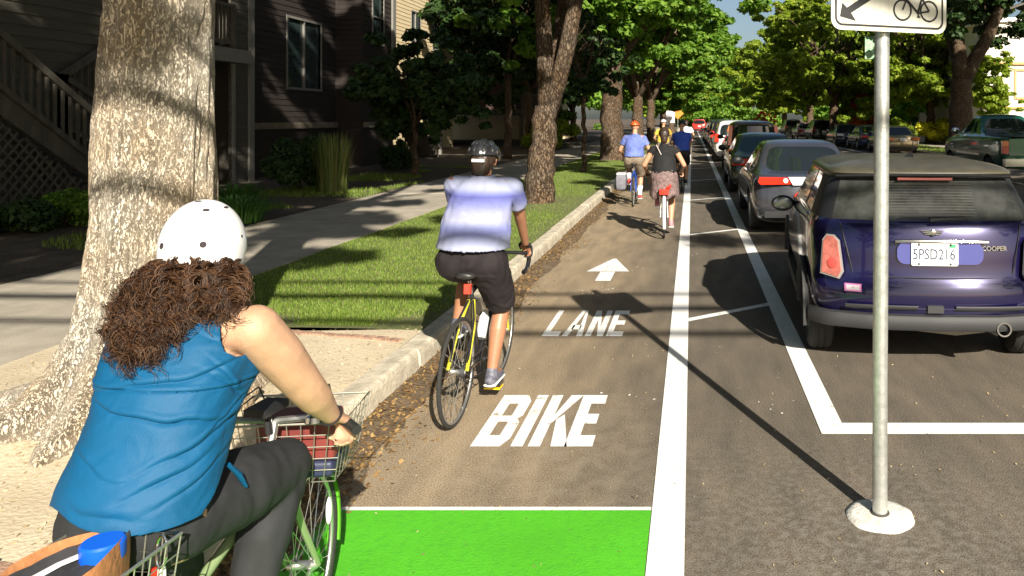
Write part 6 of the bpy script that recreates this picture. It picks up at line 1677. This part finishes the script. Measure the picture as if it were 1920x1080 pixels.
rider("person", "person in a white shirt riding far up beside the white lane line", (-.22, 30.5, 0), 0, .93, SKIN_F, pm("white_shirt", (.80, .77, .77), rough=.8), pm("navy_shorts", (.03, .03, .07), rough=.8), sh=(0, .44, 1.53), head=(0, .54, 1.73), hip=(0, .22, 1.03), hands=(.26, .70, 1.03), wid=1.05, crank=R(120), vox=.02, hair=M_hairb, hem=1.08)
# ---------------------------------------------------------------- the woman in the foreground and her bicycle
SAGE = pm("sage_frame", (.20, .27, .13), rough=.32, coat=.5)
LIME = pm("lime_fender", (.12, .42, .03), rough=.35, coat=.4)
M_wire = pm("basket_wire", (.44, .43, .36), rough=.4, metal=.8)
WLOC = Vector((-1.365, 1.63, 0)); WRZ = R(-6.5); WK = .905
wbk, WS = bike("city_bike", "sage and lime green city bicycle under the woman in the teal blouse", WLOC, WRZ, WK, SAGE, style='city', wb=1.06, steer=R(13), fork_m=SAGE, crank=R(-95), fender=LIME, spokes=32, seat=.77)
Wm = Matrix.Translation(WLOC) @ Matrix.Rotation(WRZ, 4, 'Z') @ Matrix.Diagonal((WK, WK, WK, 1))
fhw = Wm @ WS @ Vector((0, 1.06, .34))
mb = MB(); mb.ellipsoid(WS @ Vector((.012, 1.06 - .19, .34 + .20)), (.006, .035, .028)); mb.build("reflector", pm("clear_reflector", (.6, .6, .45), rough=.25), wbk, smooth=True)
mb = MB(); mb.ellipsoid(WS @ Vector((.012, 1.06 + .24, .34 + .08)), (.008, .02, .055)); mb.build("reflector", M_sole, wbk, smooth=True)
# things on the bar: lamp on its mount, bell
hbw = Vector((0, .80, .96))
mb = MB(); mb.box((-.05, .74, 1.005), (.03, .86, 1.03)); mb.tube([(0, .80, .93), (-.01, .80, 1.01)], .012, 8); mb.build("phone_mount", M_blk, wbk)
mb = MB(); mb.lathe([(.03, 0), (.028, .018), (.012, .028)], (.17, .79, .985), (0, 0, 1), 16); mb.build("bell", M_chrome, wbk, smooth=True)
mb = MB()
for s in (1, -1): mb.tube([WS @ Vector((s*.22, .77, .965)), WS @ Vector((s*.12, .98, 1.03)), WS @ Vector((s*.03, .95, .86)), WS @ Vector((s*.03, .9, .70))], .0035, 6)
mb.build("brake_cable", M_blk, wbk, smooth=True)
# front basket with a burgundy bag
fc = Wm @ WS @ Vector((0, 1.0, 0)); bzr = WRZ + R(13)
wire_basket("wire_basket", "front wire basket holding a burgundy bag ahead of the handlebar", (fc.x, fc.y, 0), bzr, (.19, .135), (.155, .105), .655, .195, M_wire, .042)
def soft_box(name, label, cat, loc, rz, s, mat, rnd=.25):
    mb = MB(); mb.box((-s[0], -s[1], 0), (s[0], s[1], s[2])); o = mb.build(name, mat); o.location = loc; o.rotation_euler = (0, 0, rz)
    b = o.modifiers.new("b", 'BEVEL'); b.width = min(s) * rnd; b.segments = 3; bake(o); o.data.polygons.foreach_set("use_smooth", [True] * len(o.data.polygons)); return tag(o, label, cat)
soft_box("bag", "burgundy bag standing in the front wire basket", "bag", (fc.x + .02, fc.y - .01, .70), bzr, (.12, .055, .145), pm("burgundy_leather", (.17, .03, .025), rough=.5, var=.2, scale=9))
soft_box("box", "dark navy box lying in the bottom of the front wire basket", "box", (fc.x, fc.y - .01, .662), bzr, (.145, .085, .05), pm("navy_box", (.02, .025, .06), rough=.5, var=.3, scale=14))
# rear basket, tote, blue bottle, strap, carabiner with keys
rb = Vector((-1.298, 1.565, 0))
wire_basket("wire_basket", "rear wire basket carrying a tan leather tote behind the woman", (rb.x, rb.y, 0), R(-4), (.125, .20), (.10, .175), .60, .258, M_wire, .045)
M_tan = pm("tan_leather", (.42, .18, .07), rough=.55, var=.2, scale=10, bump=.2, bscale=50)
tt = thing("tote_bag", "tan leather tote with a dark lining in the rear wire basket", "bag", (rb.x - .004, rb.y + .012, .672), R(-4))
mb = MB(); n = 40; vs = []; lv = [(0, .075, .16), (.06, .09, .18), (.16, .092, .188), (.200, .090, .190), (.211, .088, .188), (.200, .082, .182), (.10, .08, .175)]
for z, a, b in lv:
    for k in range(n):
        u = 2*math.pi*k/n; sq = 1 / max(abs(math.cos(u)) ** 1.2 + abs(math.sin(u)) ** 1.2, .01) ** (1/2.4)
        vs.append((a*math.cos(u)*sq, b*math.sin(u)*sq, z + (.006 * math.sin(u*2 + 1) + .006 * math.sin(3*u)) * (z > .15)))
mb.add(vs, [(j*n+k, j*n+(k+1) % n, (j+1)*n+(k+1) % n, (j+1)*n+k) for j in range(len(lv)-1) for k in range(n)] + [tuple(range(n-1, -1, -1))]); mb.build("shell", M_tan, tt, smooth=True)
mb = MB(); vs = []
for r_, z in ((.99, .186), (.8, .172), (.5, .178), (.2, .175)):
    for k in range(n):
        u = 2*math.pi*k/n; sq = 1 / max(abs(math.cos(u)) ** 1.2 + abs(math.sin(u)) ** 1.2, .01) ** (1/2.4)
        vs.append((.080*math.cos(u)*sq*r_, .180*math.sin(u)*sq*r_, z + .012 + .004 * math.sin(u*2 + 1) * r_ + .008 * noise.noise(Vector((math.cos(u)*3, math.sin(u)*3, r_*4)))))
mb.add(vs, [(j*n+k, j*n+(k+1) % n, (j+1)*n+(k+1) % n, (j+1)*n+k) for j in range(3) for k in range(n)] + [tuple(3*n+k for k in range(n))]); mb.build("lining", pm("dark_lining", (.03, .03, .033), rough=.8, var=.3, scale=12), tt, smooth=True)
bl = thing("bottle", "bottle with a bright blue lid standing in the tan tote", "bottle", (-1.268, 1.665, .722))
mb = MB(); mb.lathe([(.036, 0), (.038, .02), (.038, .13)], n=28); mb.build("bottle_body", pm("blue_bottle", (.01, .10, .45), rough=.35), bl, smooth=True)
mb = MB(); mb.lathe([(.040, .13), (.042, .135), (.042, .165), (.038, .170)], n=28); mb.build("lid", pm("bright_blue_lid", (.005, .10, .62), rough=.4), bl, smooth=True, ang=30)
mb = MB(); pts = [Vector((-1.30, 1.655, .868)), Vector((-1.325, 1.62, .866)), Vector((-1.345, 1.57, .862)), Vector((-1.37, 1.52, .858))]; mb.tube(pts, .012, 6, ell=(1, .25))
mb.tube([pts[2], pts[2] + Vector((.015, -.03, -.004)), pts[2] + Vector((.03, -.07, -.01))], .011, 6, ell=(1, .3)); tag(mb.build("strap", pm("white_strap", (.72, .72, .76), rough=.7), smooth=True), "white strap lying across the dark lining of the tote", "strap")
kc = thing("carabiner", "steel carabiner with keys clipped to the rear wire basket", "carabiner", (-1.197, 1.745, .852))
mb = MB(); mb.tube([(math.cos(a)*.012, .003*math.sin(a), -.03 + math.sin(a)*.035) for a in np.linspace(0, 2*math.pi, 17)[:-1]], .0032, 6, closed=True); mb.build("clip", M_chrome, kc, smooth=True)
mb = MB(); mb.beam((.0, 0, -.065), (.004, 0, -.125), .018, .004, up=(0, 1, 0)); mb.build("key", M_sole, kc)
mb = MB(); mb.beam((-.014, .0, -.065), (-.018, 0, -.12), .016, .006, up=(0, 1, 0)); mb.build("key_fob", M_red, kc)

# --- the woman: body, leggings, blouse, helmet, curls
W0 = Vector((-1.335, 1.86, 0))
wo = thing("person", "woman in a teal sleeveless blouse, grey leggings and white helmet riding in the foreground", "person", W0)
off = W0
hipC = Vector((-1.345, 1.85, .845)); shC = Vector((-1.335, 2.03, 1.275)); hdC = Vector((-1.405, 2.235, 1.405))
SR, SL = Vector((-1.148, 2.03, 1.247)), Vector((-1.465, 2.03, 1.245))
ER, WR_ = Vector((-1.082, 2.17, 1.045)), Vector((-1.068, 2.285, .925))
EL, WL = Vector((-1.50, 2.19, 1.05)), Vector((-1.52, 2.24, .93))
hdf = Vector((-.06, 1, -.16))
mb = MB()
mb.cap(hipC, hipC.lerp(shC, .45), (.14, .105), (.14, .105), 16, side=(1, 0, 0)); mb.cap(hipC.lerp(shC, .4), shC + Vector((0, -.01, -.10)), (.15, .11), (.155, .105), 16, side=(1, 0, 0))
mb.cap(SL, SR, .060, .060, 14); mb.cap(shC + Vector((0, .01, -.03)), hdC + Vector((0, -.02, -.05)), .06, .052, 14)
hq = head_shapes(mb, hdC, hdf, .92)
mb.cap(SR, SR.lerp(ER, .45) + Vector((.006, .0, 0)), .064, .060, 16); mb.cap(SR.lerp(ER, .45) + Vector((.006, .0, 0)), ER, .060, .049, 16); mb.cap(ER, ER.lerp(WR_, .35), .049, .046, 16); mb.cap(ER.lerp(WR_, .35), WR_, .046, .027, 16)
mb.cap(SL, EL, .064, .048, 14); mb.cap(EL, WL, .047, .027, 14)
hand(mb, WR_, (.02, .075, -.045), (-.85, .15, .35), (0, -.25, -1), .95, .95)
hand(mb, WL, (.0, .07, -.035), (.85, .15, .35), (0, -.25, -1), .95, .95)
kR, aR = Vector((-1.205, 2.285, .775)), Vector((-1.245, 2.10, .30)); hR = Vector((-1.27, 1.89, .815))
kL, aL = Vector((-1.43, 2.13, .56)), Vector((-1.44, 2.00, .20)); hL = Vector((-1.398, 1.90, .80))
for h_, k_, a_ in ((hR, kR, aR), (hL, kL, aL)):
    mb.cap(h_, k_, .10, .066, 14); mb.cap(k_, k_.lerp(a_, .35) + Vector((0, -.015, 0)), .062, .062, 14); mb.cap(k_.lerp(a_, .35) + Vector((0, -.015, 0)), a_, .062, .036, 14); mb.cap(a_, a_ + Vector((0, .12, -.05)), .032, .026, 10)
blob("body", mb, SKIN_W, wo, .0065, 4, off=off)
for s in (1, -1):
    e = MB(); e.ellipsoid(hq(s*.028, .086, .012), (.011, .009, .010), 8, 6); e.build("eye", M_whl, wo, smooth=True, off=off)
mb = MB(); mb.ring(WR_ + Vector((.0, .004, -.004)), .030, .0035, (WR_ - ER).normalized(), 28, 6); mb.build("bracelet", M_blk, wo, smooth=True, off=off)
LEG = pm("charcoal_leggings", (.024, .025, .027), rough=.75, var=.12, scale=9, spec=.25, bump=.08, bscale=240)
mb = MB()
mb.cap(hipC + Vector((-.055, -.0, -.015)), hipC + Vector((.055, -.0, -.015)), .100, .100, 16); mb.cap(hipC, hipC + Vector((0, .02, .10)), (.155, .12), (.145, .11), 16, side=(1, 0, 0))
for h_, k_, a_ in ((hR, kR, aR), (hL, kL, aL)):
    m_ = h_.lerp(k_, .5) + Vector((0, 0, .004))
    mb.cap(h_, m_, .102, .101, 18); mb.cap(m_, k_, .106, .077, 18); mb.cap(k_, k_.lerp(a_, .35) + Vector((0, -.018, 0)), .074, .073, 16); mb.cap(k_.lerp(a_, .35) + Vector((0, -.018, 0)), a_, .073, .043, 16)
blob("leggings", mb, LEG, wo, .009, 6, off=off, disp=wrinkle(.005, 14, 14, 8, 5))
for a_ in (aR, aL):
    mb = MB(); mb.cap(a_ + Vector((0, -.04, -.055)), a_ + Vector((0, .09, -.07)), (.042, .036), (.044, .028), 12, side=(1, 0, 0)); mb.cap(a_ + Vector((0, .09, -.07)), a_ + Vector((0, .16, -.08)), (.043, .027), (.032, .018), 12, side=(1, 0, 0)); mb.cap(a_ + Vector((0, -.01, -.05)), a_, .042, .042, 12)
    blob("shoe", mb, M_sole, wo, .008, 3, off=off)
# blouse: rings from the flared hem to the shoulders, with an arched side slit
TEAL = pm("teal_cloth", (.0015, .076, .18), rough=.6, var=.08, scale=5, bump=.16, bscale=420, spec=.3)
lv = [ # z, cx, cy, a(x), b(y)
 (.830, -1.338, 1.866, .180, .152), (.875, -1.336, 1.870, .177, .150), (.925, -1.333, 1.880, .171, .148), (.98, -1.328, 1.903, .163, .147), (1.03, -1.322, 1.928, .158, .149), (1.085, -1.318, 1.957, .158, .155),
 (1.14, -1.318, 1.99, .166, .166), (1.19, -1.322, 2.01, .172, .156), (1.235, -1.326, 2.022, .170, .130), (1.272, -1.330, 2.03, .152, .100), (1.298, -1.334, 2.035, .110, .078), (1.312, -1.336, 2.04, .085, .066)]
Z = [q[0] for q in lv]; nk, nj = 260, 190; vs = []
for j in range(nj + 1):
    z = Z[0] + (Z[-1] - Z[0]) * (j / nj); I = lambda c: float(np.interp(z, Z, [q[c] for q in lv]))
    cx, cy, a, b = I(1), I(2), I(3), I(4)
    for k in range(nk):
        u = 2*math.pi*k/nk; cu, su = math.cos(u), math.sin(u)
        p = Vector((cx + a * math.copysign(abs(cu) ** .88, cu), cy + b * math.copysign(abs(su) ** .88, su), z))
        nr = Vector((cu / a, su / b, 0)).normalized()
        zn = (z - .835) / .44
        # bust to the front
        p += nr * .030 * max(0, su) * math.exp(-((z - 1.135) / .05) ** 2) * (.6 + .4 * abs(cu))
        # drag folds: long creases sweeping round the back and sides, deepest at the waist
        ph = z * 1.0 + .16 * math.sin(u * 1.0 + .6) + .05 * math.sin(2*u + 2)
        f = 0
        for zc, sl, am, wd, u0, du in ((1.165, .02, .010, .0065, 4.9, 1.5), (1.085, -.030, .012, .006, 5.2, 1.2), (1.025, .05, .009, .007, 5.9, .8), (.965, .06, .010, .008, 5.5, .5), (.905, -.03, .006, .009, 4.8, .4), (1.215, -.08, .006, .005, 5.9, .5), (1.125, -.10, .008, .005, 6.1, .5), (.945, .07, .008, .007, 5.9, .5), (1.195, -.06, .005, .004, 6.0, .4), (1.145, -.14, .006, .004, 6.0, .4), (1.055, .09, .006, .005, 6.1, .5), (1.00, -.05, .005, .005, 4.4, .5)):
            dd = (u - u0 + math.pi) % (2*math.pi) - math.pi
            zz = z - (zc + sl * dd + .012 * noise.noise(Vector((u*2, zc*9, 0))))
            f += .62 * am * math.exp(-(dd / du) ** 2) * (-math.exp(-(zz / wd) ** 2) + .75 * math.exp(-((zz - wd * 1.9) / (wd * 1.3)) ** 2))
        f += .004 * noise.noise(Vector((u*2.2, z*14, 1))) - .0022 * abs(noise.noise(Vector((u*2.5, z*26 + 2*noise.noise(Vector((u*2, z*6, 0))), 4)))) - .0008 * abs(noise.noise(Vector((u*9, z*60, 7))))
        f += .006 * max(0, 1 - zn * 2.2) * math.sin(u * 4 + 1.1) * (1 if zn < .5 else 0)
        sz = 1.135 - .02 * math.sin(u + .5)
        f += -.0035 * math.exp(-((z - sz) / .0022) ** 2) + .003 * math.exp(-((z - sz - .007) / .004) ** 2)
        p += nr * f
        vs.append(p)
def slit(k, j):
    """True where cloth exists: hem rises over each hip, armholes are cut away"""
    u = 2*math.pi*k/nk; z = Z[0] + (Z[-1] - Z[0]) * (j / nj)
    db = abs((u - 4.0 + math.pi) % (2*math.pi) - math.pi)          # the tail hangs over the saddle's back
    if z < .858 + .050 * math.exp(-(db / .8) ** 2): return False
    for u0 in (.42, math.pi - .42):
        dd = abs((u - u0 + math.pi) % (2*math.pi) - math.pi)
        if z < .835 + .125 * math.exp(-(dd / .50) ** 2): return False
    for sx in (0, math.pi):
        dd = abs((u - sx + math.pi) % (2*math.pi) - math.pi)
        if ((dd / .62) ** 2 + ((z - 1.25) / .062) ** 2) < 1: return False
    return True
fs = []
for j in range(nj):
    for k in range(nk):
        if slit(k, j): fs.append((j*nk+k, j*nk+(k+1) % nk, (j+1)*nk+(k+1) % nk, (j+1)*nk+k))
mb = MB(); mb.add(vs, fs); bo = mb.build("blouse", TEAL, wo, smooth=True, ang=180, off=off)
bm = bmesh.new(); bm.from_mesh(bo.data); bmesh.ops.delete(bm, geom=[v for v in bm.verts if not v.link_faces], context='VERTS')
for _ in range(2): bmesh.ops.smooth_vert(bm, verts=[v for v in bm.verts if any(e.is_boundary for e in v.link_edges)], factor=.5, use_axis_x=True, use_axis_y=True, use_axis_z=True)
bm.to_mesh(bo.data); bm.free()
s = bo.modifiers.new("s", 'SOLIDIFY'); s.thickness = .0035; s.offset = 1; bake(bo); bo.data.polygons.foreach_set("use_smooth", [True] * len(bo.data.polygons))
# knotted tail of the blouse at the side slit
mb = MB(); kp = Vector((-1.172, 1.955, .925)); mb.tube([kp, kp + Vector((.012, .02, -.03)), kp + Vector((.018, .045, -.075))], [.012, .016, .010], 8, ell=(1, .45)); mb.build("hem_knot", TEAL, wo, smooth=True, off=off)
# helmet
hc = hdC + Vector((0, -.012, .022)); f = hdf.normalized(); rt = f.cross(Vector((0, 0, 1))).normalized(); up = rt.cross(f); HM = Matrix((rt, f, up)).transposed()
mb = MB(); n, m = 72, 26; vs = []
def shell(a, th): return Vector((.106*math.sin(th)*math.cos(a), .124*math.sin(th)*math.sin(a), .140*math.cos(th)))
for j in range(m + 1):
    for i in range(n):
        a = 2*math.pi*i/n  # 0 right, 90 front, 270 back
        rim = 2.26 - .40 * max(0, math.sin(a)) 
        for c0 in (.55, math.pi - .55): dd = abs((a - c0 + math.pi) % (2*math.pi) - math.pi); rim -= .42 * math.exp(-(dd / .42) ** 4)
        th = (j / m) * rim; p = shell(a, min(th, 1.57)) if th < 1.57 else Vector((.106*math.cos(a), .124*math.sin(a), 0)) * (1 - .10 * (th - 1.57)) + Vector((0, 0, -.165 * (th - 1.57)))
        vs.append(hc + HM @ p)
mb.add(vs, [(j*n+i, (j+1)*n+i, (j+1)*n+(i+1) % n, j*n+(i+1) % n) for j in range(m) for i in range(n)])
hl = mb.build("helmet", pm("white_helmet_shell", (.80, .80, .80), rough=.32, coat=.3), wo, smooth=True, ang=180, off=off); s = hl.modifiers.new("s", 'SOLIDIFY'); s.thickness = .014; s.offset = -1; bake(hl); hl.data.polygons.foreach_set("use_smooth", [True] * len(hl.data.polygons))
M_hole = pm("helmet_hole", (.035, .025, .03), rough=.9)
for a, th, r_, el in ((-58, 1.50, .0088, 1), (-58, .72, .0095, .6), (-118, 1.52, .0088, 1), (-8, .60, .012, .35), (-92, .35, .010, .5), (-150, 1.2, .008, 1), (2, 1.33, .004, 1), (-32, 1.82, .004, 1)):
    a = R(a); p = shell(a, min(th, 1.57)) if th < 1.57 else Vector((.106*math.cos(a), .124*math.sin(a), 0)) * (1 - .10 * (th - 1.57)) + Vector((0, 0, -.165 * (th - 1.57)))
    nr = Vector((p.x / .106 ** 2, p.y / .124 ** 2, max(0, p.z) / .140 ** 2)).normalized(); c = hc + HM @ p; nw = HM @ nr
    uu = nw.cross(Vector((0, 0, 1))).normalized(); vv = nw.cross(uu)
    mb = MB(); q = [c + nw * .0012 + uu * math.cos(t_) * r_ + vv * math.sin(t_) * r_ * el for t_ in np.linspace(0, 2*math.pi, 21)[:-1]]; q2 = [c - nw * .004 + (x - c) * .8 for x in q]
    mb.add(q + q2, [tuple(range(20))[::1]] + [(i, (i+1) % 20, 20 + (i+1) % 20, 20 + i) for i in range(20)]); mb.build("vent_hole", M_hole, hl, off=off)
# curls: ringlets of many strands, each bent from the helmet's rim down on to the back and shoulders
def back_y(x, z):
    zc = min(max(z, 1.0), 1.30); cx_, cy_, aa, bb_ = (float(np.interp(zc, Z, [q_[c_] for q_ in lv])) for c_ in (1, 2, 3, 4))
    xx = min(1.0, abs(x - cx_) / (aa + .05)); return cy_ - (bb_ + .012) * math.sqrt(max(0, 1 - xx * xx)) - .012
def hair_strands():
    g = random.Random(12); mbs = MB()
    for i in range(330):
        a = R(g.uniform(-208, 12)); side = math.cos(a); back = max(0, -math.sin(a))
        st_ = hc + HM @ Vector((.093*math.cos(a), .108*math.sin(a), -.055 + g.uniform(-.03, .03)))
        d = Vector((st_.x - hc.x, st_.y - hc.y, 0)).normalized()
        ex = -1.298 + .075 * side + g.gauss(0, .026); ez = 1.205 + .115 * g.random() ** .8 + .055 * max(0, side)
        if side < -.5 and g.random() < .5: ex -= .03 * g.random(); ez += .04
        E = Vector((ex, back_y(ex, ez) - .055 * g.random() ** 1.5, ez))
        if side > .55: E = Vector((-1.225 + g.gauss(0, .035), 2.0 + g.uniform(-.06, .06), 1.275 + g.uniform(-.03, .05)))
        C = st_.lerp(E, .45) + d * g.uniform(.0, .045) + Vector((0, -.04, .02)) * g.uniform(.5, 1.3)
        L = (E - st_).length; ax_ = (E - st_).normalized(); u = ax_.orthogonal().normalized(); v = ax_.cross(u)
        turns = g.uniform(2.2, 4.0) * (L / .22); R0 = g.uniform(.010, .021); ph = g.uniform(0, 6.28); sgn = g.choice((-1, 1)); n_ = 30
        for s_ in range(15):
            o1, o2 = g.gauss(0, .0048), g.gauss(0, .0048); dp = g.gauss(0, .45); rr = R0 * g.uniform(.75, 1.2); q1 = g.uniform(.85, 1.08)
            w0 = g.uniform(.0007, .0013); pts = []; frz = .5 + g.random()
            for k in range(n_):
                q = q1 * k / (n_ - 1); am = rr * min(1, .3 + q * 2.0) * (1 - .2 * q); an = ph + dp * q + sgn * turns * 6.283 * q
                p = st_ * (1 - q) ** 2 + C * (2 * q * (1 - q)) + E * q * q
                p = p + u * (am * math.cos(an) + o1 * (.5 + frz * q)) + v * (am * math.sin(an) + o2 * (.5 + frz * q))
                if side < .55 and p.z < 1.30: p.y = min(p.y, back_y(p.x, p.z) + .004)
                pts.append(p)
            mbs.tube(pts, [w0 * (1 - .5 * (k / (n_ - 1)) ** 2) for k in range(n_)], 4, caps=False)
    for i in range(170):  # flyaway hairs
        a = R(g.uniform(-225, -10)); st_ = hc + HM @ Vector((.098*math.cos(a), .12*math.sin(a), -.07 + g.uniform(-.10, .02)))
        dirn = (Vector((st_.x - hc.x, st_.y - hc.y, g.uniform(-.10, .03))).normalized() + Vector((-.25, -.1, -.3))).normalized(); L = g.uniform(.08, .14); fr = g.uniform(1, 3) * 6.28; p0 = g.uniform(0, 6)
        u = dirn.orthogonal().normalized(); v = dirn.cross(u)
        mbs.tube([st_ + dirn * L * q + u * .012 * q * math.cos(p0 + fr * q) + v * .012 * q * math.sin(p0 + fr * q) for q in np.linspace(0, 1, 12)], .0006, 3, caps=False)
    return mbs
M_curl = leaf_mat("curly_brown_hair", [(.016, .008, .005), (.036, .017, .009), (.072, .034, .017), (.15, .076, .036)], .08)
M_curl.node_tree.nodes["Principled BSDF"].inputs["Roughness"].default_value = .38
mb = MB(); mb.ellipsoid(hc + HM @ Vector((0, -.02, -.06)), (.082, .092, .07), 24, 14, HM); mb.cap(hc + Vector((.0, -.08, -.08)), Vector((-1.325, 1.985, 1.30)), (.085, .045), (.09, .04), 14, side=(1, 0, 0)); mb.cap(Vector((-1.325, 1.985, 1.30)), Vector((-1.33, 1.92, 1.26)), (.09, .035), (.07, .02), 14, side=(1, 0, 0))
hm = blob("hair", mb, pm("hair_shade", (.028, .014, .009), rough=.6), wo, .01, 4, off=off)
keep_faces(hm, lambda co: not (co.y + off.y > hdC.y + .045))
hair_strands().build("curls", M_curl, hm, smooth=True, ang=180, off=off)
bpy.context.view_layer.update()
